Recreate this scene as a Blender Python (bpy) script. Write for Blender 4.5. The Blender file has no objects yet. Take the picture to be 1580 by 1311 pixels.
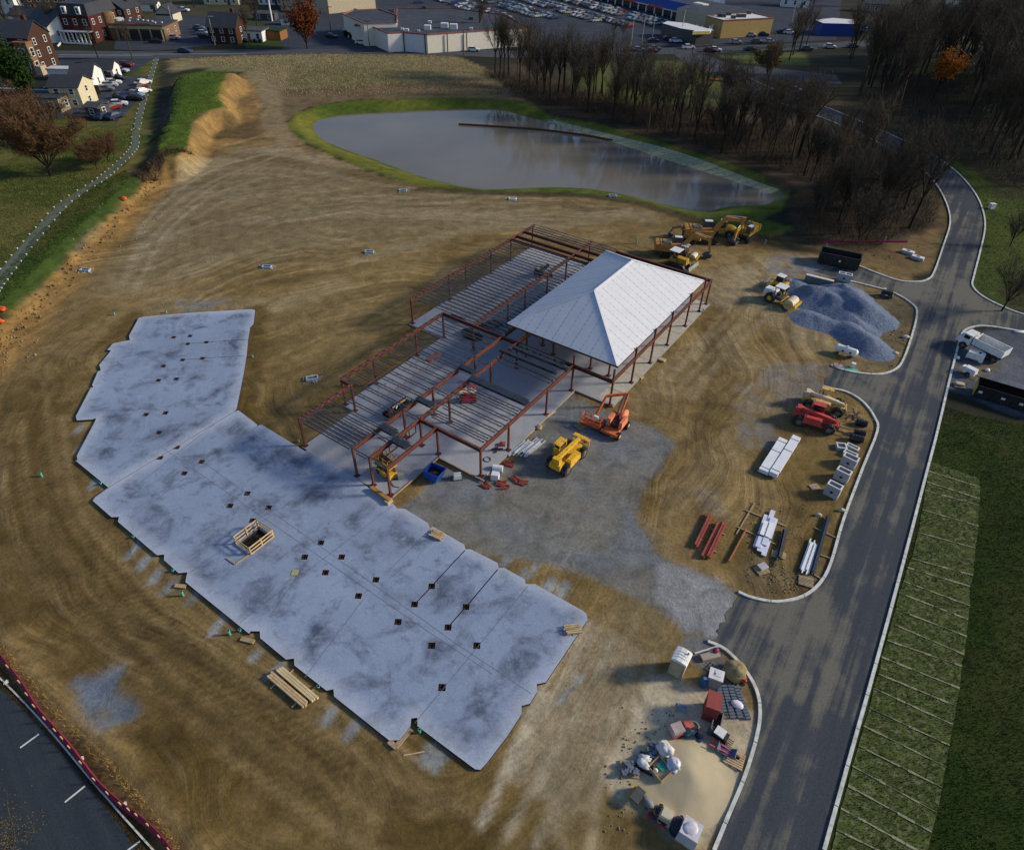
import bpy, bmesh, math, random
import numpy as np
from mathutils import Vector, Matrix, noise as mnoise
random.seed(7)
rng = np.random.default_rng(7)
scene = bpy.context.scene
COL = scene.collection
rad = math.radians
# ------------------------------------------------------------------ camera
# survey of the photograph: focal length, pitch and roll solved from the building's parallel lines
FPX, PITCH, ROLL, YAW, CAMH = 1016.25, .70178584, .02857691, -.59015093, 46.0
_up = Vector((math.sin(ROLL)*math.cos(PITCH), -math.cos(ROLL)*math.cos(PITCH), -math.sin(PITCH)))
_h = (Vector((0, 0, 1)) - _up*_up.z).normalized()
_r = _h.cross(_up)
if _r.x < 0: _r = -_r
CAMPOS = Vector((0, 0, CAMH))
cam_data = bpy.data.cameras.new('camera')
cam = bpy.data.objects.new('camera', cam_data); COL.objects.link(cam)
RT = Matrix((_r, _h, _up)).to_4x4()                 # world = RT @ (x right, y down, z forward)
cam.matrix_world = Matrix.Translation(CAMPOS) @ RT @ Matrix(((1, 0, 0, 0), (0, -1, 0, 0), (0, 0, -1, 0), (0, 0, 0, 1)))
cam_data.sensor_width = 36; cam_data.lens = 36*FPX/1580
cam_data.clip_end = 8000; cam_data.clip_start = .5
scene.camera = cam
# ------------------------------------------------------------------ light
SUN_AZ, SUN_EL = rad(6), rad(25)                    # azimuth from +X towards +Y
sunv = Vector((math.cos(SUN_AZ)*math.cos(SUN_EL), math.sin(SUN_AZ)*math.cos(SUN_EL), math.sin(SUN_EL)))
sd_ = bpy.data.lights.new('sun', 'SUN'); sd_.energy = 3.5; sd_.angle = rad(8.0); sd_.color = (1, .87, .66)
so = bpy.data.objects.new('sun', sd_); COL.objects.link(so); so.location = (60, 0, 80)
so.rotation_euler = sunv.to_track_quat('Z', 'Y').to_euler()
world = bpy.data.worlds.new('World'); scene.world = world; world.use_nodes = True
wn = world.node_tree.nodes; wl = world.node_tree.links
bg = wn['Background']; sky = wn.new('ShaderNodeTexSky'); sky.sky_type = 'NISHITA'; sky.sun_disc = False
sky.sun_elevation = SUN_EL; sky.sun_rotation = rad(90) - SUN_AZ; sky.air_density = 1.3; sky.dust_density = 1.2; sky.ozone_density = 1.5
tint = wn.new('ShaderNodeMix'); tint.data_type = 'RGBA'; tint.blend_type = 'MULTIPLY'; tint.inputs[0].default_value = 1; tint.inputs[7].default_value = (.86, .96, 1.20, 1)
wl.new(sky.outputs[0], tint.inputs[6]); wl.new(tint.outputs[2], bg.inputs[0]); bg.inputs[1].default_value = .086
scene.view_settings.view_transform = 'Standard'; scene.view_settings.look = 'None'
scene.view_settings.exposure = 0.26; scene.view_settings.gamma = 1.0
scene.view_settings.use_curve_mapping = False
scene.render.engine = 'CYCLES'

# ------------------------------------------------------------------ survey helpers
def P(x, y, z=0.0):
    """point of the place at height z that the photograph shows at (x, y)"""
    d = RT.to_3x3() @ Vector(((x-790)/FPX, (y-655.5)/FPX, 1))
    t = (z-CAMH)/d.z
    return CAMPOS + d*t
D1 = Vector((math.cos(YAW), math.sin(YAW), 0)); D2 = Vector((-math.sin(YAW), math.cos(YAW), 0))
def PW(pts, z=0.0): return [tuple(P(x, y, z)[:2]) for x, y in pts]
def sdist(poly, X, Y):
    """signed distance to a polygon, negative inside"""
    X = np.asarray(X, float); Y = np.asarray(Y, float)
    d2 = np.full(X.shape, 1e18); ins = np.zeros(X.shape, bool)
    n = len(poly)
    for i in range(n):
        x0, y0 = poly[i]; x1, y1 = poly[(i+1) % n]
        ex, ey = x1-x0, y1-y0
        t = np.clip(((X-x0)*ex+(Y-y0)*ey)/(ex*ex+ey*ey+1e-12), 0, 1)
        d2 = np.minimum(d2, (X-x0-t*ex)**2+(Y-y0-t*ey)**2)
        if y0 != y1:
            c = ((y0 > Y) != (y1 > Y)) & (X < (x1-x0)*(Y-y0)/(y1-y0)+x0)
            ins ^= c
    d = np.sqrt(d2)
    return np.where(ins, -d, d)
def ldist(line, X, Y):
    d2 = np.full(X.shape, 1e18)
    for i in range(len(line)-1):
        x0, y0 = line[i]; x1, y1 = line[i+1]; ex, ey = x1-x0, y1-y0
        t = np.clip(((X-x0)*ex+(Y-y0)*ey)/(ex*ex+ey*ey+1e-12), 0, 1)
        d2 = np.minimum(d2, (X-x0-t*ex)**2+(Y-y0-t*ey)**2)
    return np.sqrt(d2)
def inside(poly, x, y): return float(sdist(poly, np.array([x]), np.array([y]))[0]) < 0
_perm = rng.random((64, 64, 4))
def vnoise(X, Y, s, k=0):
    x = X*s+13.7*k; y = Y*s+7.1*k
    xi = np.floor(x).astype(int); yi = np.floor(y).astype(int); fx = x-xi; fy = y-yi
    fx = fx*fx*(3-2*fx); fy = fy*fy*(3-2*fy); t = _perm[:, :, k % 4]
    a = t[xi % 64, yi % 64]; b = t[(xi+1) % 64, yi % 64]; c = t[xi % 64, (yi+1) % 64]; d = t[(xi+1) % 64, (yi+1) % 64]
    return (a*(1-fx)+b*fx)*(1-fy)+(c*(1-fx)+d*fx)*fy
def fbm(X, Y, s, k=0, o=4):
    r = 0; a = .5; tot = 0
    for i in range(o):
        r = r+a*vnoise(X, Y, s*2**i, k+i); tot += a; a *= .55
    return r/tot
def sstep(a, b, x):
    t = np.clip((x-a)/(b-a), 0, 1); return t*t*(3-2*t)
def spline(pts, n=6, closed=False):
    out = []; N = len(pts)
    rngi = range(N) if closed else range(N-1)
    for i in rngi:
        g = (lambda j: pts[j % N]) if closed else (lambda j: pts[min(max(j, 0), N-1)])
        p0, p1, p2, p3 = g(i-1), g(i), g(i+1), g(i+2)
        for k in range(n):
            t = k/n
            out.append(tuple(.5*((2*p1[c])+(-p0[c]+p2[c])*t+(2*p0[c]-5*p1[c]+4*p2[c]-p3[c])*t*t+(-p0[c]+3*p1[c]-3*p2[c]+p3[c])*t**3) for c in (0, 1)))
    if not closed: out.append(tuple(pts[-1][:2]))
    return out

# ------------------------------------------------------------------ materials
def new_mat(name):
    m = bpy.data.materials.new(name); m.use_nodes = True
    return m, m.node_tree.nodes, m.node_tree.links, m.node_tree.nodes['Principled BSDF']
_mats = {}
def mat(name, rgb, rough=.7, metal=0, var=.18, scale=1.5, bump=0, spec=.4, dirt=None):
    """painted or raw surface with soft uneven colour and optional dirt"""
    if name in _mats: return _mats[name]
    m, n, l, b = new_mat(name)
    tc = n.new('ShaderNodeTexCoord'); nz = n.new('ShaderNodeTexNoise'); nz.inputs['Scale'].default_value = scale
    nz.inputs['Detail'].default_value = 5; nz.inputs['Roughness'].default_value = .65
    l.new(tc.outputs['Object'], nz.inputs['Vector'])
    mr = n.new('ShaderNodeMapRange'); mr.inputs['From Min'].default_value = .3; mr.inputs['From Max'].default_value = .7
    mr.inputs['To Min'].default_value = 1-var; mr.inputs['To Max'].default_value = 1+var
    l.new(nz.outputs[0], mr.inputs['Value'])
    mx = n.new('ShaderNodeMix'); mx.data_type = 'RGBA'; mx.blend_type = 'MULTIPLY'; mx.inputs[0].default_value = 1
    mx.inputs[6].default_value = (*rgb, 1); l.new(mr.outputs[0], mx.inputs[7]); out = mx.outputs[2]
    if dirt:
        n2 = n.new('ShaderNodeTexNoise'); n2.inputs['Scale'].default_value = scale*2.7; n2.inputs['Detail'].default_value = 8
        l.new(tc.outputs['Object'], n2.inputs['Vector'])
        r2 = n.new('ShaderNodeMapRange'); r2.inputs['From Min'].default_value = .5; r2.inputs['From Max'].default_value = .68
        r2.inputs['To Max'].default_value = dirt[1]; l.new(n2.outputs[0], r2.inputs['Value'])
        m2 = n.new('ShaderNodeMix'); m2.data_type = 'RGBA'; l.new(r2.outputs[0], m2.inputs[0]); l.new(out, m2.inputs[6])
        m2.inputs[7].default_value = (*dirt[0], 1); out = m2.outputs[2]
    l.new(out, b.inputs['Base Color']); b.inputs['Roughness'].default_value = rough; b.inputs['Metallic'].default_value = metal
    b.inputs['Specular IOR Level'].default_value = min(spec, .12) if rough >= .85 else spec
    if bump:
        bp = n.new('ShaderNodeBump'); bp.inputs['Strength'].default_value = bump; bp.inputs['Distance'].default_value = .1
        l.new(nz.outputs[0], bp.inputs['Height']); l.new(bp.outputs[0], b.inputs['Normal'])
    _mats[name] = m
    return m
MUD = ((.14, .11, .065), .75)

# ------------------------------------------------------------------ mesh building
class MB:
    def __init__(s): s.v = []; s.f = []; s.m = []; s.sm = []
    def add(s, vs, fs, m=0, smooth=False):
        o = len(s.v); s.v += [tuple(v) for v in vs]
        for f in fs: s.f.append([i+o for i in f]); s.m.append(m); s.sm.append(smooth)
        return s
    def box(s, c, d, rz=0, m=0, top=(1, 1), ry=0, rx=0):
        hx, hy, hz = d[0]/2, d[1]/2, d[2]/2
        vs = [Vector((sx*hx*(top[0] if sz > 0 else 1), sy*hy*(top[1] if sz > 0 else 1), sz*hz)) for sz in (-1, 1) for sx, sy in ((-1, -1), (1, -1), (1, 1), (-1, 1))]
        R = Matrix.Rotation(rz, 3, 'Z') @ Matrix.Rotation(ry, 3, 'Y') @ Matrix.Rotation(rx, 3, 'X')
        c = Vector(c); vs = [R @ v+c for v in vs]
        return s.add(vs, [(3, 2, 1, 0), (4, 5, 6, 7), (0, 1, 5, 4), (1, 2, 6, 5), (2, 3, 7, 6), (3, 0, 4, 7)], m)
    def bar(s, p0, p1, w, h=None, m=0, upv=(0, 0, 1)):
        h = h or w; p0 = Vector(p0); p1 = Vector(p1); d = (p1-p0)
        if d.length < 1e-6: return s
        d.normalize(); up = Vector(upv)
        if abs(d.dot(up)) > .99: up = Vector((1, 0, 0))
        a = d.cross(up).normalized(); b = a.cross(d)
        vs = [p+a*sx*w/2+b*sy*h/2 for p in (p0, p1) for sx, sy in ((-1, -1), (1, -1), (1, 1), (-1, 1))]
        return s.add(vs, [(0, 1, 2, 3), (7, 6, 5, 4), (4, 5, 1, 0), (5, 6, 2, 1), (6, 7, 3, 2), (7, 4, 0, 3)], m)
    def cyl(s, p0, p1, r0, r1=None, n=10, m=0, smooth=True, cap=True):
        r1 = r0 if r1 is None else r1; p0 = Vector(p0); p1 = Vector(p1); d = (p1-p0).normalized()
        up = Vector((0, 0, 1)) if abs(d.z) < .9 else Vector((1, 0, 0))
        a = d.cross(up).normalized(); b = d.cross(a); vs = []
        for p, r in ((p0, r0), (p1, r1)):
            for i in range(n):
                t = 2*math.pi*i/n; vs.append(p+a*math.cos(t)*r+b*math.sin(t)*r)
        s.add(vs, [(i, (i+1) % n, n+(i+1) % n, n+i) for i in range(n)], m, smooth)
        if cap: s.add(vs[:n], [tuple(range(n-1, -1, -1))], m); s.add(vs[n:], [tuple(range(n))], m)
        return s
    def prism(s, poly, z0, z1, m=0, mtop=None):
        n = len(poly); vs = [(x, y, z0) for x, y in poly]+[(x, y, z1) for x, y in poly]
        area = sum(poly[i][0]*poly[(i+1) % n][1]-poly[(i+1) % n][0]*poly[i][1] for i in range(n))
        q = [(i, (i+1) % n, n+(i+1) % n, n+i) for i in range(n)]
        if area < 0: q = [f[::-1] for f in q]
        s.add(vs, q, m)
        s.add(vs[n:], [tuple(range(n)) if area > 0 else tuple(range(n-1, -1, -1))], m if mtop is None else mtop)
        return s
    def side(s, poly, y0, y1, m=0):
        """profile in the xz plane, pushed from y0 to y1"""
        n = len(poly); vs = [(x, y0, z) for x, z in poly]+[(x, y1, z) for x, z in poly]
        s.add(vs, [(i, (i+1) % n, n+(i+1) % n, n+i) for i in range(n)]+[tuple(range(n-1, -1, -1)), tuple(range(n, 2*n))], m)
        return s
    def blob(s, c, r, m=0, seg=10, rings=6, jit=.12, seed=0, flat=None):
        vs = []; rx, ry, rz_ = r if hasattr(r, '__len__') else (r, r, r)
        for i in range(rings+1):
            th = math.pi*i/rings
            for j in range(seg):
                ph = 2*math.pi*j/seg
                q = Vector((math.sin(th)*math.cos(ph), math.sin(th)*math.sin(ph), math.cos(th)))
                k = 1+jit*2*mnoise.noise(q*1.7+Vector((seed*3.1, seed, 0)))
                z = q.z*rz_*k
                if flat is not None: z = max(z, flat)
                vs.append((c[0]+q.x*rx*k, c[1]+q.y*ry*k, c[2]+z))
        fs = [(i*seg+j, (i+1)*seg+j, (i+1)*seg+(j+1) % seg, i*seg+(j+1) % seg) for i in range(rings) for j in range(seg)]
        return s.add(vs, fs, m, True)
    def mesh(s, name, mats):
        me = bpy.data.meshes.new(name); me.from_pydata(s.v, [], s.f)
        for m in (mats if isinstance(mats, (list, tuple)) else [mats]): me.materials.append(m)
        me.polygons.foreach_set('material_index', s.m); me.polygons.foreach_set('use_smooth', s.sm); me.update()
        return me
    def build(s, name, mats, parent=None, **k):
        o = bpy.data.objects.new(name, s.mesh(name, mats)); COL.objects.link(o)
        if parent: o.parent = parent
        tag(o, **k); return o
def tag(o, label=None, cat=None, group=None, kind=None, loc=None, rz=None):
    if label: o['label'] = label
    if cat: o['category'] = cat
    if group: o['group'] = group
    if kind: o['kind'] = kind
    if loc is not None: o.location = loc
    if rz is not None: o.rotation_euler = (0, 0, rz)
    return o
def thing(name, label, cat, loc=(0, 0, 0), rz=0, group=None, sc=None):
    o = bpy.data.objects.new(name, None); COL.objects.link(o); o.empty_display_size = .3
    tag(o, label, cat, group); o.location = loc; o.rotation_euler = (0, 0, rz)
    if sc: o.scale = (sc,)*3
    return o
def inst(name, me, parent=None, loc=(0, 0, 0), rz=0, **k):
    o = bpy.data.objects.new(name, me); COL.objects.link(o)
    if parent: o.parent = parent
    o.location = loc; o.rotation_euler = (0, 0, rz); tag(o, **k); return o
def clone(root, loc, rz, label=None, group=None, sc=None):
    r = root.copy(); COL.objects.link(r); r.location = loc; r.rotation_euler = (0, 0, rz)
    if label: r['label'] = label
    if group: r['group'] = group
    if sc: r.scale = sc if hasattr(sc, '__len__') else (sc,)*3
    for ch in root.children:
        c = ch.copy(); COL.objects.link(c); c.parent = r
        for g in ch.children:
            d = g.copy(); COL.objects.link(d); d.parent = c
    return r
def heading(p, q): return math.atan2(q[1]-p[1], q[0]-p[0])
# ================================================================== GROUND
WATER_Z = -1.5
water_px = [(484,197),(493,186),(528,178),(600,174),(680,170),(765,169),(800,178),(850,190),(880,199),(960,224),(1050,254),(1130,279),(1188,299),(1192,308),(1178,315),(1120,318),(1088,326),(1040,318),(980,303),(920,292),(860,288),(800,290),(740,291),(690,282),(640,268),(580,246),(530,229),(500,215)]
water_w = spline(PW(water_px, WATER_Z), 3, True)
field_px = [(-60,520),(0,455),(60,400),(110,350),(160,310),(200,268),(228,238),(236,212),(222,200),(150,196),(60,190),(-80,185)]
FIELD_Z = 1.6
field_w = PW(field_px, FIELD_Z)
mound_px = [(243,242),(262,190),(278,118),(300,112),(362,110),(342,132),(336,150),(350,168),(316,172),(296,190),(290,225),(270,243)]
MOUND_Z = 3.2
mound_w = PW(mound_px, MOUND_Z)
berm_w = PW([(10,985),(75,1060),(135,1116),(195,1176),(258,1245),(310,1305)])
backfield_w = PW([(250,92),(400,86),(700,88),(745,110),(800,135),(790,150),(560,150),(470,165),(440,185),(420,150),(400,110)])
def hgt(X, Y):
    X = np.asarray(X, float); Y = np.asarray(Y, float)
    z = np.zeros(X.shape)
    dw = sdist(water_w, X, Y)
    z = np.where(dw < 5, -1.55*(1-sstep(-.3, 5, dw)), 0) - np.where(dw < 0, np.minimum(-dw*.4, 1.2), 0)
    df = sdist(field_w, X, Y); near = (X < -20)
    z = z+np.where(near, FIELD_Z*sstep(4.5, -.5, df+3.2*(fbm(X, Y, .30, 1)-.5)+1.2*(fbm(X, Y, 1.1, 2, 2)-.5)), 0)
    dm = sdist(mound_w, X, Y)
    z = z+np.where(near, MOUND_Z*sstep(3.5, -.3, dm+2.6*(fbm(X, Y, .3, 2)-.5))-0*dm, 0)
    db = ldist(berm_w, X, Y)
    z = z+np.where(X < 0, .35*np.exp(-(db/1.0)**2), 0)
    return z
def G(x, y, dz=0.0):
    p = P(x, y, 0)
    if dz is not None and p.y < 100 and (p.x > -12 or p.y < 62 and p.x > -30): return Vector((p.x, p.y, dz))
    z = 0.0
    for _ in range(4):
        p = P(x, y, z); z = .35*z+.65*float(hgt(np.array([p.x]), np.array([p.y]))[0])
    p = P(x, y, z); return Vector((p.x, p.y, z+dz))
def GW(pts): return [tuple(G(x, y)[:2]) for x, y in pts]

def axis(segs):
    out = []
    for a, b, st in segs:
        n = max(1, int(round((b-a)/st))); out += list(np.linspace(a, b, n, endpoint=False))
    out.append(segs[-1][1]); return np.array(out)
xs = axis([(-3000,-1200,200),(-1200,-500,40),(-500,-160,9),(-160,-70,1.6),(-70,72,.42),(72,130,1.5),(130,500,9),(500,1200,40),(1200,3000,200)])
ys = axis([(-300,-20,20),(-20,8,2),(8,104,.42),(104,190,1.0),(190,300,3),(300,700,10),(700,1500,50),(1500,4500,250)])
GX, GY = np.meshgrid(xs, ys); X = GX.ravel(); Y = GY.ravel()
Z = hgt(X, Y)
colr = np.tile(np.array([.020, .022, .014]), (len(X), 1))
flow_w = np.zeros(len(X)); rough_w = np.full(len(X), .3)
nj = (fbm(X, Y, .45, 3)-.5); nj2 = (fbm(X, Y, 1.3, 5, 3)-.5); nbig = fbm(X, Y, .06, 2, 3)
def paint(poly, rgb, feather=1.0, jit=1.5, fw=None, amount=1.0, mottle=0, rgb2=None, rw=None, world=False):
    global colr, flow_w, rough_w
    w = poly if world else GW(poly)
    bx = [p[0] for p in w]; by = [p[1] for p in w]; mgn = feather+jit+2
    sel = (X > min(bx)-mgn) & (X < max(bx)+mgn) & (Y > min(by)-mgn) & (Y < max(by)+mgn)
    idx = np.nonzero(sel)[0]
    if not len(idx): return
    d = sdist(w, X[idx], Y[idx])+jit*2*nj[idx]+jit*.8*nj2[idx]
    a = sstep(feather/2, -feather/2, d)*amount
    if mottle: a = a*sstep(.5-mottle*.3, .5+mottle*.25, fbm(X[idx], Y[idx], .5, 6, 4)+(1-mottle)*.3)
    c = np.tile(np.array(rgb), (len(idx), 1))
    if rgb2 is not None:
        t = sstep(.38, .62, fbm(X[idx], Y[idx], .17, 4, 5))[:, None]; c = c*(1-t)+np.array(rgb2)*t
    colr[idx] = colr[idx]*(1-a[:, None])+c*a[:, None]
    if fw is not None: flow_w[idx] = flow_w[idx]*(1-a)+fw*a
    if rw is not None: rough_w[idx] = rough_w[idx]*(1-a)+rw*a
def stroke(line, rgb, width, jit=.6, amount=.7, feather=None, fw=None):
    global colr
    w = spline(GW(line), 4)
    bx = [p[0] for p in w]; by = [p[1] for p in w]; mgn = width+jit+2
    idx = np.nonzero((X > min(bx)-mgn) & (X < max(bx)+mgn) & (Y > min(by)-mgn) & (Y < max(by)+mgn))[0]
    d = ldist(w, X[idx], Y[idx])+jit*2*nj[idx]+jit*nj2[idx]
    a = sstep(width/2+(feather or width*.5), width/2-.1, d)*amount
    colr[idx] = colr[idx]*(1-a[:, None])+np.array(rgb)*a[:, None]
DIRT = (.215, .150, .064); DIRT2 = (.160, .110, .040); DARKD = (.100, .066, .020); ORANGE = (.30, .175, .055)
PALE = (.30, .245, .15); GRASS = (.050, .078, .012); GRASSD = (.022, .036, .006); DRY = (.215, .175, .085); GRAV = (.150, .160, .172)
# far country
paint([(-400,60),(2000,60),(2400,-120),(-800,-150)], (.022, .020, .016), 20, 8, mottle=0, rgb2=(.03, .028, .018))
paint([(-60,60),(420,60),(420,-40),(-60,-40)], (.040, .046, .018), 4, 2, rgb2=(.055, .052, .035))
# left field, town verge
paint([(-80,540),(0,455),(60,400),(110,350),(160,310),(200,268),(232,236),(240,160),(244,92),(200,95),(170,190),(60,180),(-100,170)], (.050, .072, .012), 1.5, 1, rgb2=(.115, .100, .030))
paint([(-40,305),(60,318),(170,285),(130,330),(0,400),(-60,420)], (.13, .105, .04), 5, 3, amount=.5, mottle=.6)
paint([(0,270),(110,262),(150,280),(80,318),(0,310)], (.040, .060, .012), 4, 2, amount=.8)
# site
site = [(-40,585),(0,548),(40,480),(110,410),(180,345),(225,290),(262,248),(300,235),(345,222),(400,205),(440,190),(470,222),(560,262),(640,292),(780,299),(900,303),(1000,312),(1100,348),(1180,370),(1250,378),(1330,395),(1400,420),(1420,445),(1410,560),(1360,640),(1290,860),(1240,930),(1180,1000),(1180,1100),(1100,1330),(300,1330),(230,1250),(120,1130),(60,1075),(0,1000),(-60,940)]
paint(site, DIRT, 1.2, .8, fw=1, rgb2=DIRT2, rw=1)
paint([(0,600),(110,560),(150,760),(300,930),(560,1160),(730,1250),(700,1330),(300,1330),(200,1220),(60,1075),(-60,960)], (.090, .060, .018), 12, 5, amount=.9)  # dark soil, lowered further to paint in the corner dimming
paint([(560,620),(460,560),(400,500),(480,420),(620,380),(640,470),(560,560)], (.20,.145,.062), 6, 3, amount=.7)
paint([(260,262),(420,228),(560,265),(800,305),(1000,318),(1020,345),(800,345),(560,380),(400,400),(240,420),(160,430),(120,400)], (.155, .122, .066), 10, 4, amount=.8, rgb2=(.20, .155, .085))
for ln, w_, am in [([(270,272),(300,262),(370,238),(450,235),(520,262)],3,.55),([(250,290),(330,300),(400,300)],2,.25),([(90,480),(160,420),(260,360)],3,.3),([(150,430),(230,440),(330,400)],2.5,.35),([(250,470),(340,465),(420,470),(520,440)],2,.3),([(180,300),(140,370),(60,470)],2,.3),([(380,340),(520,330),(700,330),(830,340)],2,.4),([(560,400),(700,360),(820,345)],1.6,.4),([(840,350),(960,330),(1000,335)],2,.35),([(1120,470),(1180,400),(1260,400)],2,.45),([(1100,455),(1140,430),(1200,470),(1250,520)],4,.5),([(1150,560),(1100,530),(1060,560),(1000,620)],2.5,.35),([(930,1010),(960,960),(1000,950),(1020,990)],1.5,.4)]:
    stroke(ln, PALE, w_, 1.0, am, feather=w_)
for ln, w_, am in [([(0,700),(120,900),(300,1080),(560,1250),(700,1311)],2.5,.4),([(40,600),(60,760),(160,880),(330,1040),(600,1230)],1.2,.35),([(640,520),(560,600),(470,650)],2,.3),([(660,480),(720,430),(800,385)],2.2,.7),([(250,250),(330,240),(420,245),(520,262),(640,292)],1.6,.5),([(1100,480),(1110,540),(1060,590)],2.2,.5),([(960,640),(1060,620),(1130,620)],2,.3),([(1180,880),(1230,900),(1260,870)],2.5,.6),([(395,480),(392,560),(375,630)],1.6,.75),([(380,640),(470,700)],1.3,.7),([(205,492),(170,528)],2,.75)]:
    stroke(ln, DARKD, w_, .8, am, feather=w_*.8)
stroke([(380,650),(470,640),(560,590),(640,520)], DARKD, 2.2, 1, .45, feather=2)
# pale tyre ruts: pairs following the haul routes round the slab
def ruts(line, n, gap, rgb, am, w=.32):
    base = spline(line, 3)
    for i in range(n):
        off = (i-(n-1)/2)*gap+random.uniform(-.15, .15)*gap; pts = []
        for k in range(len(base)):
            a = Vector(base[max(k-1, 0)]); b = Vector(base[min(k+1, len(base)-1)]); d = (b-a).normalized(); nn = Vector((-d.y, d.x)); q = Vector(base[k])+nn*(off*20+2.5*math.sin(k*.9+i*2.1)); pts.append((q.x, q.y))
        a0 = random.randint(0, max(0, len(pts)//5)); a1 = len(pts)-random.randint(0, max(1, len(pts)//5))
        stroke(pts[a0:a1], rgb, w, .25, am*random.uniform(.5, 1.2), feather=.45)
ruts([(800,1290),(850,1180),(905,1070),(950,985)], 9, .75, (.44, .385, .28), .95, .36)
ruts([(880,1311),(900,1200),(960,1080),(1005,980)], 5, .8, (.42, .36, .25), .8, .34)
ruts([(60,560),(70,700),(110,830),(230,960),(400,1100),(600,1240),(760,1290)], 8, 1.1, (.22, .155, .07), .8, .34)
ruts([(40,640),(60,800),(160,930),(330,1080),(520,1220)], 5, 1.2, (.055, .037, .013), .55, .22)
ruts([(300,1311),(230,1240),(210,1150),(300,1110),(420,1180)], 4, .8, (.055, .037, .013), .5, .2)
ruts([(240,300),(400,285),(600,315),(800,330),(960,345)], 6, .55, (.30, .245, .15), .42, .5)
ruts([(200,440),(240,360),(330,290),(440,250)], 5, .6, (.30, .25, .16), .5, .5)
ruts([(160,430),(300,440),(420,400),(600,370),(760,350)], 5, .6, (.30, .235, .13), .35, .45)
ruts([(1050,600),(1100,540),(1160,470),(1185,400)], 5, .6, (.31, .25, .15), .45, .4)
ruts([(980,700),(1060,700),(1130,620),(1200,560)], 4, .7, (.12, .085, .04), .4, .35)
ruts([(1000,780),(1080,740),(1150,660),(1170,580)], 4, .7, (.29, .225, .12), .35, .35)
ruts([(640,830),(780,800),(900,840),(1020,900)], 5, .6, (.22, .215, .19), .4, .4)
ruts([(860,640),(930,740),(1000,850),(1080,930)], 4, .7, (.20, .20, .18), .35, .4)
ruts([(420,640),(520,560),(620,470),(700,400)], 3, .8, (.12, .085, .04), .4, .4)
for k, (x, y) in enumerate(((203,852),(210,842),(222,868),(240,888),(262,905),(296,925),(333,968),(345,955),(395,1010),(425,1035),(505,1105),(543,1126),(660,1165),(676,1172),(780,868),(806,888),(822,880),(845,905),(868,912),(130,690),(124,660),(150,742),(165,760),(870,1075),(890,1050))):
    stroke([(x-5, y+7), (x+5, y-7)], (.25, .28, .30), .55, .35, .75, feather=.3)
# wet or stony blue-grey patches in the dirt
for pg, am in [([(118,1062),(152,1045),(178,1035),(186,1062),(205,1080),(226,1092),(205,1115),(150,1144),(124,1110)],1.0),([(275,465),(345,462),(340,478),(285,480)],.8),([(1130,610),(1200,560),(1290,560),(1280,600),(1210,640),(1190,700),(1150,690)],.55),([(1190,395),(1260,398),(1330,420),(1340,445),(1240,430),(1180,420)],.85),([(1040,760),(1100,740),(1120,800)],.25)]:
    paint(pg, (.17, .185, .21), 1.6, 1.2, amount=am, mottle=.85, fw=.3)
paint([(120,1064),(152,1048),(178,1038),(186,1062),(184,1080),(205,1082),(226,1094),(205,1113),(150,1142),(126,1108)], (.115, .145, .195), .9, 1.2, amount=.9, mottle=.45, fw=0, rw=1)
paint([(140,1105),(165,1085),(185,1100),(165,1128)], (.13, .115, .075), .8, .6, amount=.7)
# gravel yard and coarse apron
paint([(612,786),(640,765),(690,722),(745,742),(800,700),(880,606),(905,622),(945,640),(1000,655),(1048,684),(1022,715),(988,760),(984,810),(1008,845),(1050,880),(1135,925),(1110,985),(1055,975),(1000,930),(900,885),(840,868),(760,857),(716,842)], GRAV, .7, .5, fw=.25, rw=.6, rgb2=(.16, .155, .135))
paint([(1010,868),(1060,872),(1138,915),(1132,960),(1108,992),(1060,975),(1010,925)], (.25, .255, .265), .8, .4, fw=0, rw=2.4)
paint([(1055,975),(1108,985),(1125,1040),(1075,1030),(1045,1000)], (.15, .155, .16), .8, .5, fw=.2)
paint([(830,1200),(950,950),(1010,960),(1040,1000),(960,1100),(930,1200),(1000,1330),(800,1330)], (.17, .125, .058), 4, 2, amount=.7, fw=1)
# sand yard
paint([(1046,1040),(1120,1060),(1165,1100),(1165,1140),(1130,1230),(1095,1300),(1030,1290),(990,1250),(940,1220),(925,1195),(960,1150),(985,1080),(1010,1040)], (.42, .365, .26), 1.2, 1.2, amount=.95, fw=.1, rw=.5)
paint([(1130,1000),(1230,940),(1260,960),(1190,1110)], (.17,.15,.11), 3, 2, amount=.6)
# island soils
paint([(1375,240),(1440,280),(1458,320),(1460,350),(1435,420),(1400,428),(1330,405),(1250,380),(1300,350)], (.115, .075, .035), 2, 1, rgb2=(.16, .11, .05), fw=.2)
paint([(1300,450),(1380,455),(1412,475),(1404,510),(1385,560),(1350,574),(1300,562)], (.13, .10, .055), 1.5, 1, rgb2=(.17, .13, .07), fw=.2)
paint([(1150,860),(1230,880),(1290,850),(1262,900),(1200,925),(1140,915)], (.10, .075, .04), 2, 1.4, rgb2=(.17, .13, .07), amount=.8)
# cut bank beside the left field
stroke([(-20,575),(0,555),(60,480),(120,420),(180,355),(230,300),(262,262)], ORANGE, 3.2, 1.2, .85, feather=2)
stroke([(10,600),(80,510),(150,430),(200,370)], (.17,.115,.045), 2.0, 1.0, .6, feather=1.5)
stroke([(0,470),(60,412),(110,362),(160,320),(202,280)], (.038, .066, .012), 2.4, .6, .95, feather=1)
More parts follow.
